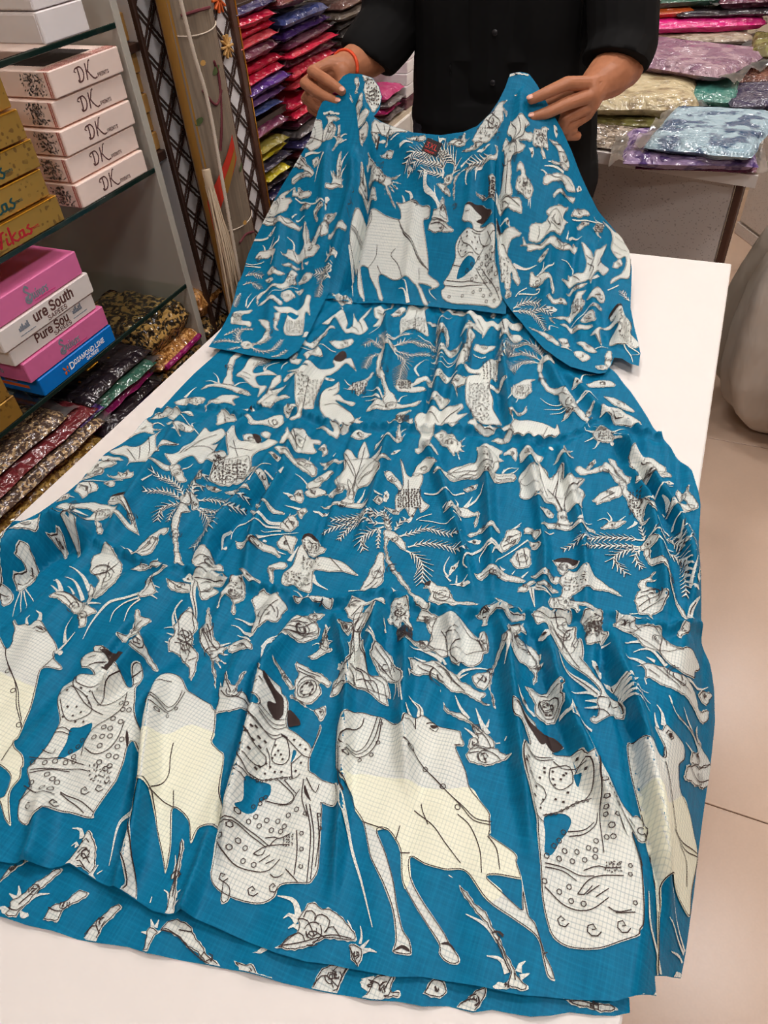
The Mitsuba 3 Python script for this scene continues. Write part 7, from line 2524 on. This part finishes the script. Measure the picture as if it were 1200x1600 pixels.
cuffR, cuffL = elR * .55 + wrR * .45, elL * .60 + wrL * .40
sb = [((CX - .085, CY + .01, 1.30), (CX + .085, CY + .01, 1.30), .122, .122), ((CX - .080, CY, 1.05), (CX + .080, CY, 1.05), .112, .112), ((CX - .078, CY, .93), (CX + .085, CY, .93), .122, .122), ((CX - .075, CY, .86), (CX + .105, CY, .80), .124, .128),
      ((CX - .085, CY + .01, 1.30), (CX - .080, CY, 1.05), .122, .112), ((CX + .085, CY + .01, 1.30), (CX + .080, CY, 1.05), .122, .112), ((CX - .080, CY, 1.05), (CX - .075, CY, .84), .112, .124), ((CX + .080, CY, 1.05), (CX + .100, CY, .82), .112, .126),
      ((CX, CY + .01, 1.30), (CX, CY, 1.0), .126, .118), (shR, (CX, CY + .02, 1.41), .072, .080), (shL, (CX, CY + .02, 1.41), .072, .080), ((CX, CY + .02, 1.42), (CX, CY + .01, 1.455), .070, .064), ((CX, CY - .045, 1.33), (CX, CY - .005, 1.42), .085, .062),
      (shR, elR + F9(.004, .01, .03), .074, .066), (elR + F9(.004, .01, .03), cuffR, .066, .062), (shL, elL + F9(-.004, .01, .03), .074, .064), (elL + F9(-.004, .01, .03), cuffL, .064, .060)]
def solid(l):
    return manifold3d.Manifold.batch_boolean([hull([p, q], [ra, rb_]) for p, q, ra, rb_ in l], manifold3d.OpType.Add)


sm_ = solid(sb[:-4]).trim_by_plane([0.10, 0, 1.0], .735)      # the hem cut flat
# each sleeve ends in a flat cuff across the forearm
for part, c_, d in ((sb[-4:-2], F9(-.680, 1.575, 1.036), F9(-.34, -.5, -.8)), (sb[-2:], F9(-.196, 1.555, 1.072), F9(0, -.55, -.83))):
    d = d / np.linalg.norm(d)
    sm_ = sm_ + solid(part).trim_by_plane((-d).tolist(), float(-d @ c_))
mm = sm_.refine_to_length(.011).to_mesh()
sh = trimesh.Trimesh(mm.vert_properties[:, :3], mm.tri_verts, process=True)
trimesh.smoothing.filter_taubin(sh, lamb=.5, nu=.52, iterations=4)
v = np.array(sh.vertices)
nz = meshkit.fbm(np.stack([v[:, 0] * 9, v[:, 1] * 9, v[:, 2] * 5], -1), 3, 8) - .5
v += np.array(sh.vertex_normals) * (nz * .016)[:, None]
sh.vertices = v
put(pe + '__shirt', sh, 'black_shirt', True)
for z in (1.10, 1.015, .93):
    b_ = trimesh.creation.cylinder(.0055, .003, sections=16).apply_transform(trimesh.transformations.rotation_matrix(math.pi / 2, [1, 0, 0]))
    hit = v[(np.abs(v[:, 0] - CX - .012) < .012) & (np.abs(v[:, 2] - z) < .012)]
    put(pe + '__shirt__button', b_.apply_translation((CX + .012, hit[:, 1].min() - .001, z)), 'black_button', True)
tr = [((CX - .09, CY, .90), (CX - .10, CY + .01, .50), .112, .085), ((CX + .09, CY, .90), (CX + .10, CY + .01, .50), .112, .085), ((CX - .10, CY + .01, .50), (CX - .10, CY + .02, .07), .085, .068), ((CX + .10, CY + .01, .50), (CX + .10, CY + .02, .07), .085, .068), ((CX - .09, CY, .92), (CX + .09, CY, .92), .112, .112)]
tmn = manifold3d.Manifold.batch_boolean([hull([a, b], [ra, rb_]) for a, b, ra, rb_ in tr], manifold3d.OpType.Add).trim_by_plane([0, 0, 1], .03).refine_to_length(.02).to_mesh()
put(pe + '__trousers', trimesh.Trimesh(tmn.vert_properties[:, :3], tmn.tri_verts), 'dark_trousers', 40)
for s in (-1, 1):
    so = hull([(CX + s * .10, CY + .06, .036), (CX + s * .105, CY - .13, .034), (CX + s * .10, CY + .04, .075)], [.036, .034, .04]).trim_by_plane([0, 0, 1], .001).refine_to_length(.015).to_mesh()
    put(pe + '__shoe', trimesh.Trimesh(so.vert_properties[:, :3], so.tri_verts), 'black_leather', 40)
hm = manifold3d.Manifold.batch_boolean([hull([(CX, CY + .015, 1.665), (CX, CY + .03, 1.63)], [.093, .088]), hull([(CX - .02, CY - .03, 1.70), (CX + .03, CY - .02, 1.705)], [.06, .06])], manifold3d.OpType.Add)
hm = hm - hull([(CX, CY - .13, 1.60), (CX, CY - .10, 1.56)], [.085, .1])
hm = hm.refine_to_length(.01).to_mesh()
put(pe + '__hair', trimesh.Trimesh(hm.vert_properties[:, :3], hm.tri_verts), 'hair', 50)
for s in (-1, 1):
    put(pe + '__eye', trimesh.creation.icosphere(2, .011).apply_scale((1.1, .6, .62)).apply_translation((CX + s * .031, CY - .0795, 1.628)), 'box_white', True)
    put(pe + '__iris', trimesh.creation.icosphere(2, .0058).apply_scale((1, .5, 1)).apply_translation((CX + s * .031, CY - .0845, 1.627)), 'hair', True)
    put(pe + '__eyebrow', tube([(CX + s * .015, CY - .094, 1.646), (CX + s * .032, CY - .092, 1.651), (CX + s * .048, CY - .083, 1.646)], .0035, 6), 'hair', True)
put(pe + '__mouth', tube(smoothline([(CX - .024, CY - .082, 1.556), (CX, CY - .089, 1.554), (CX + .024, CY - .082, 1.556)], 4), .0045, 6), 'nail', True)
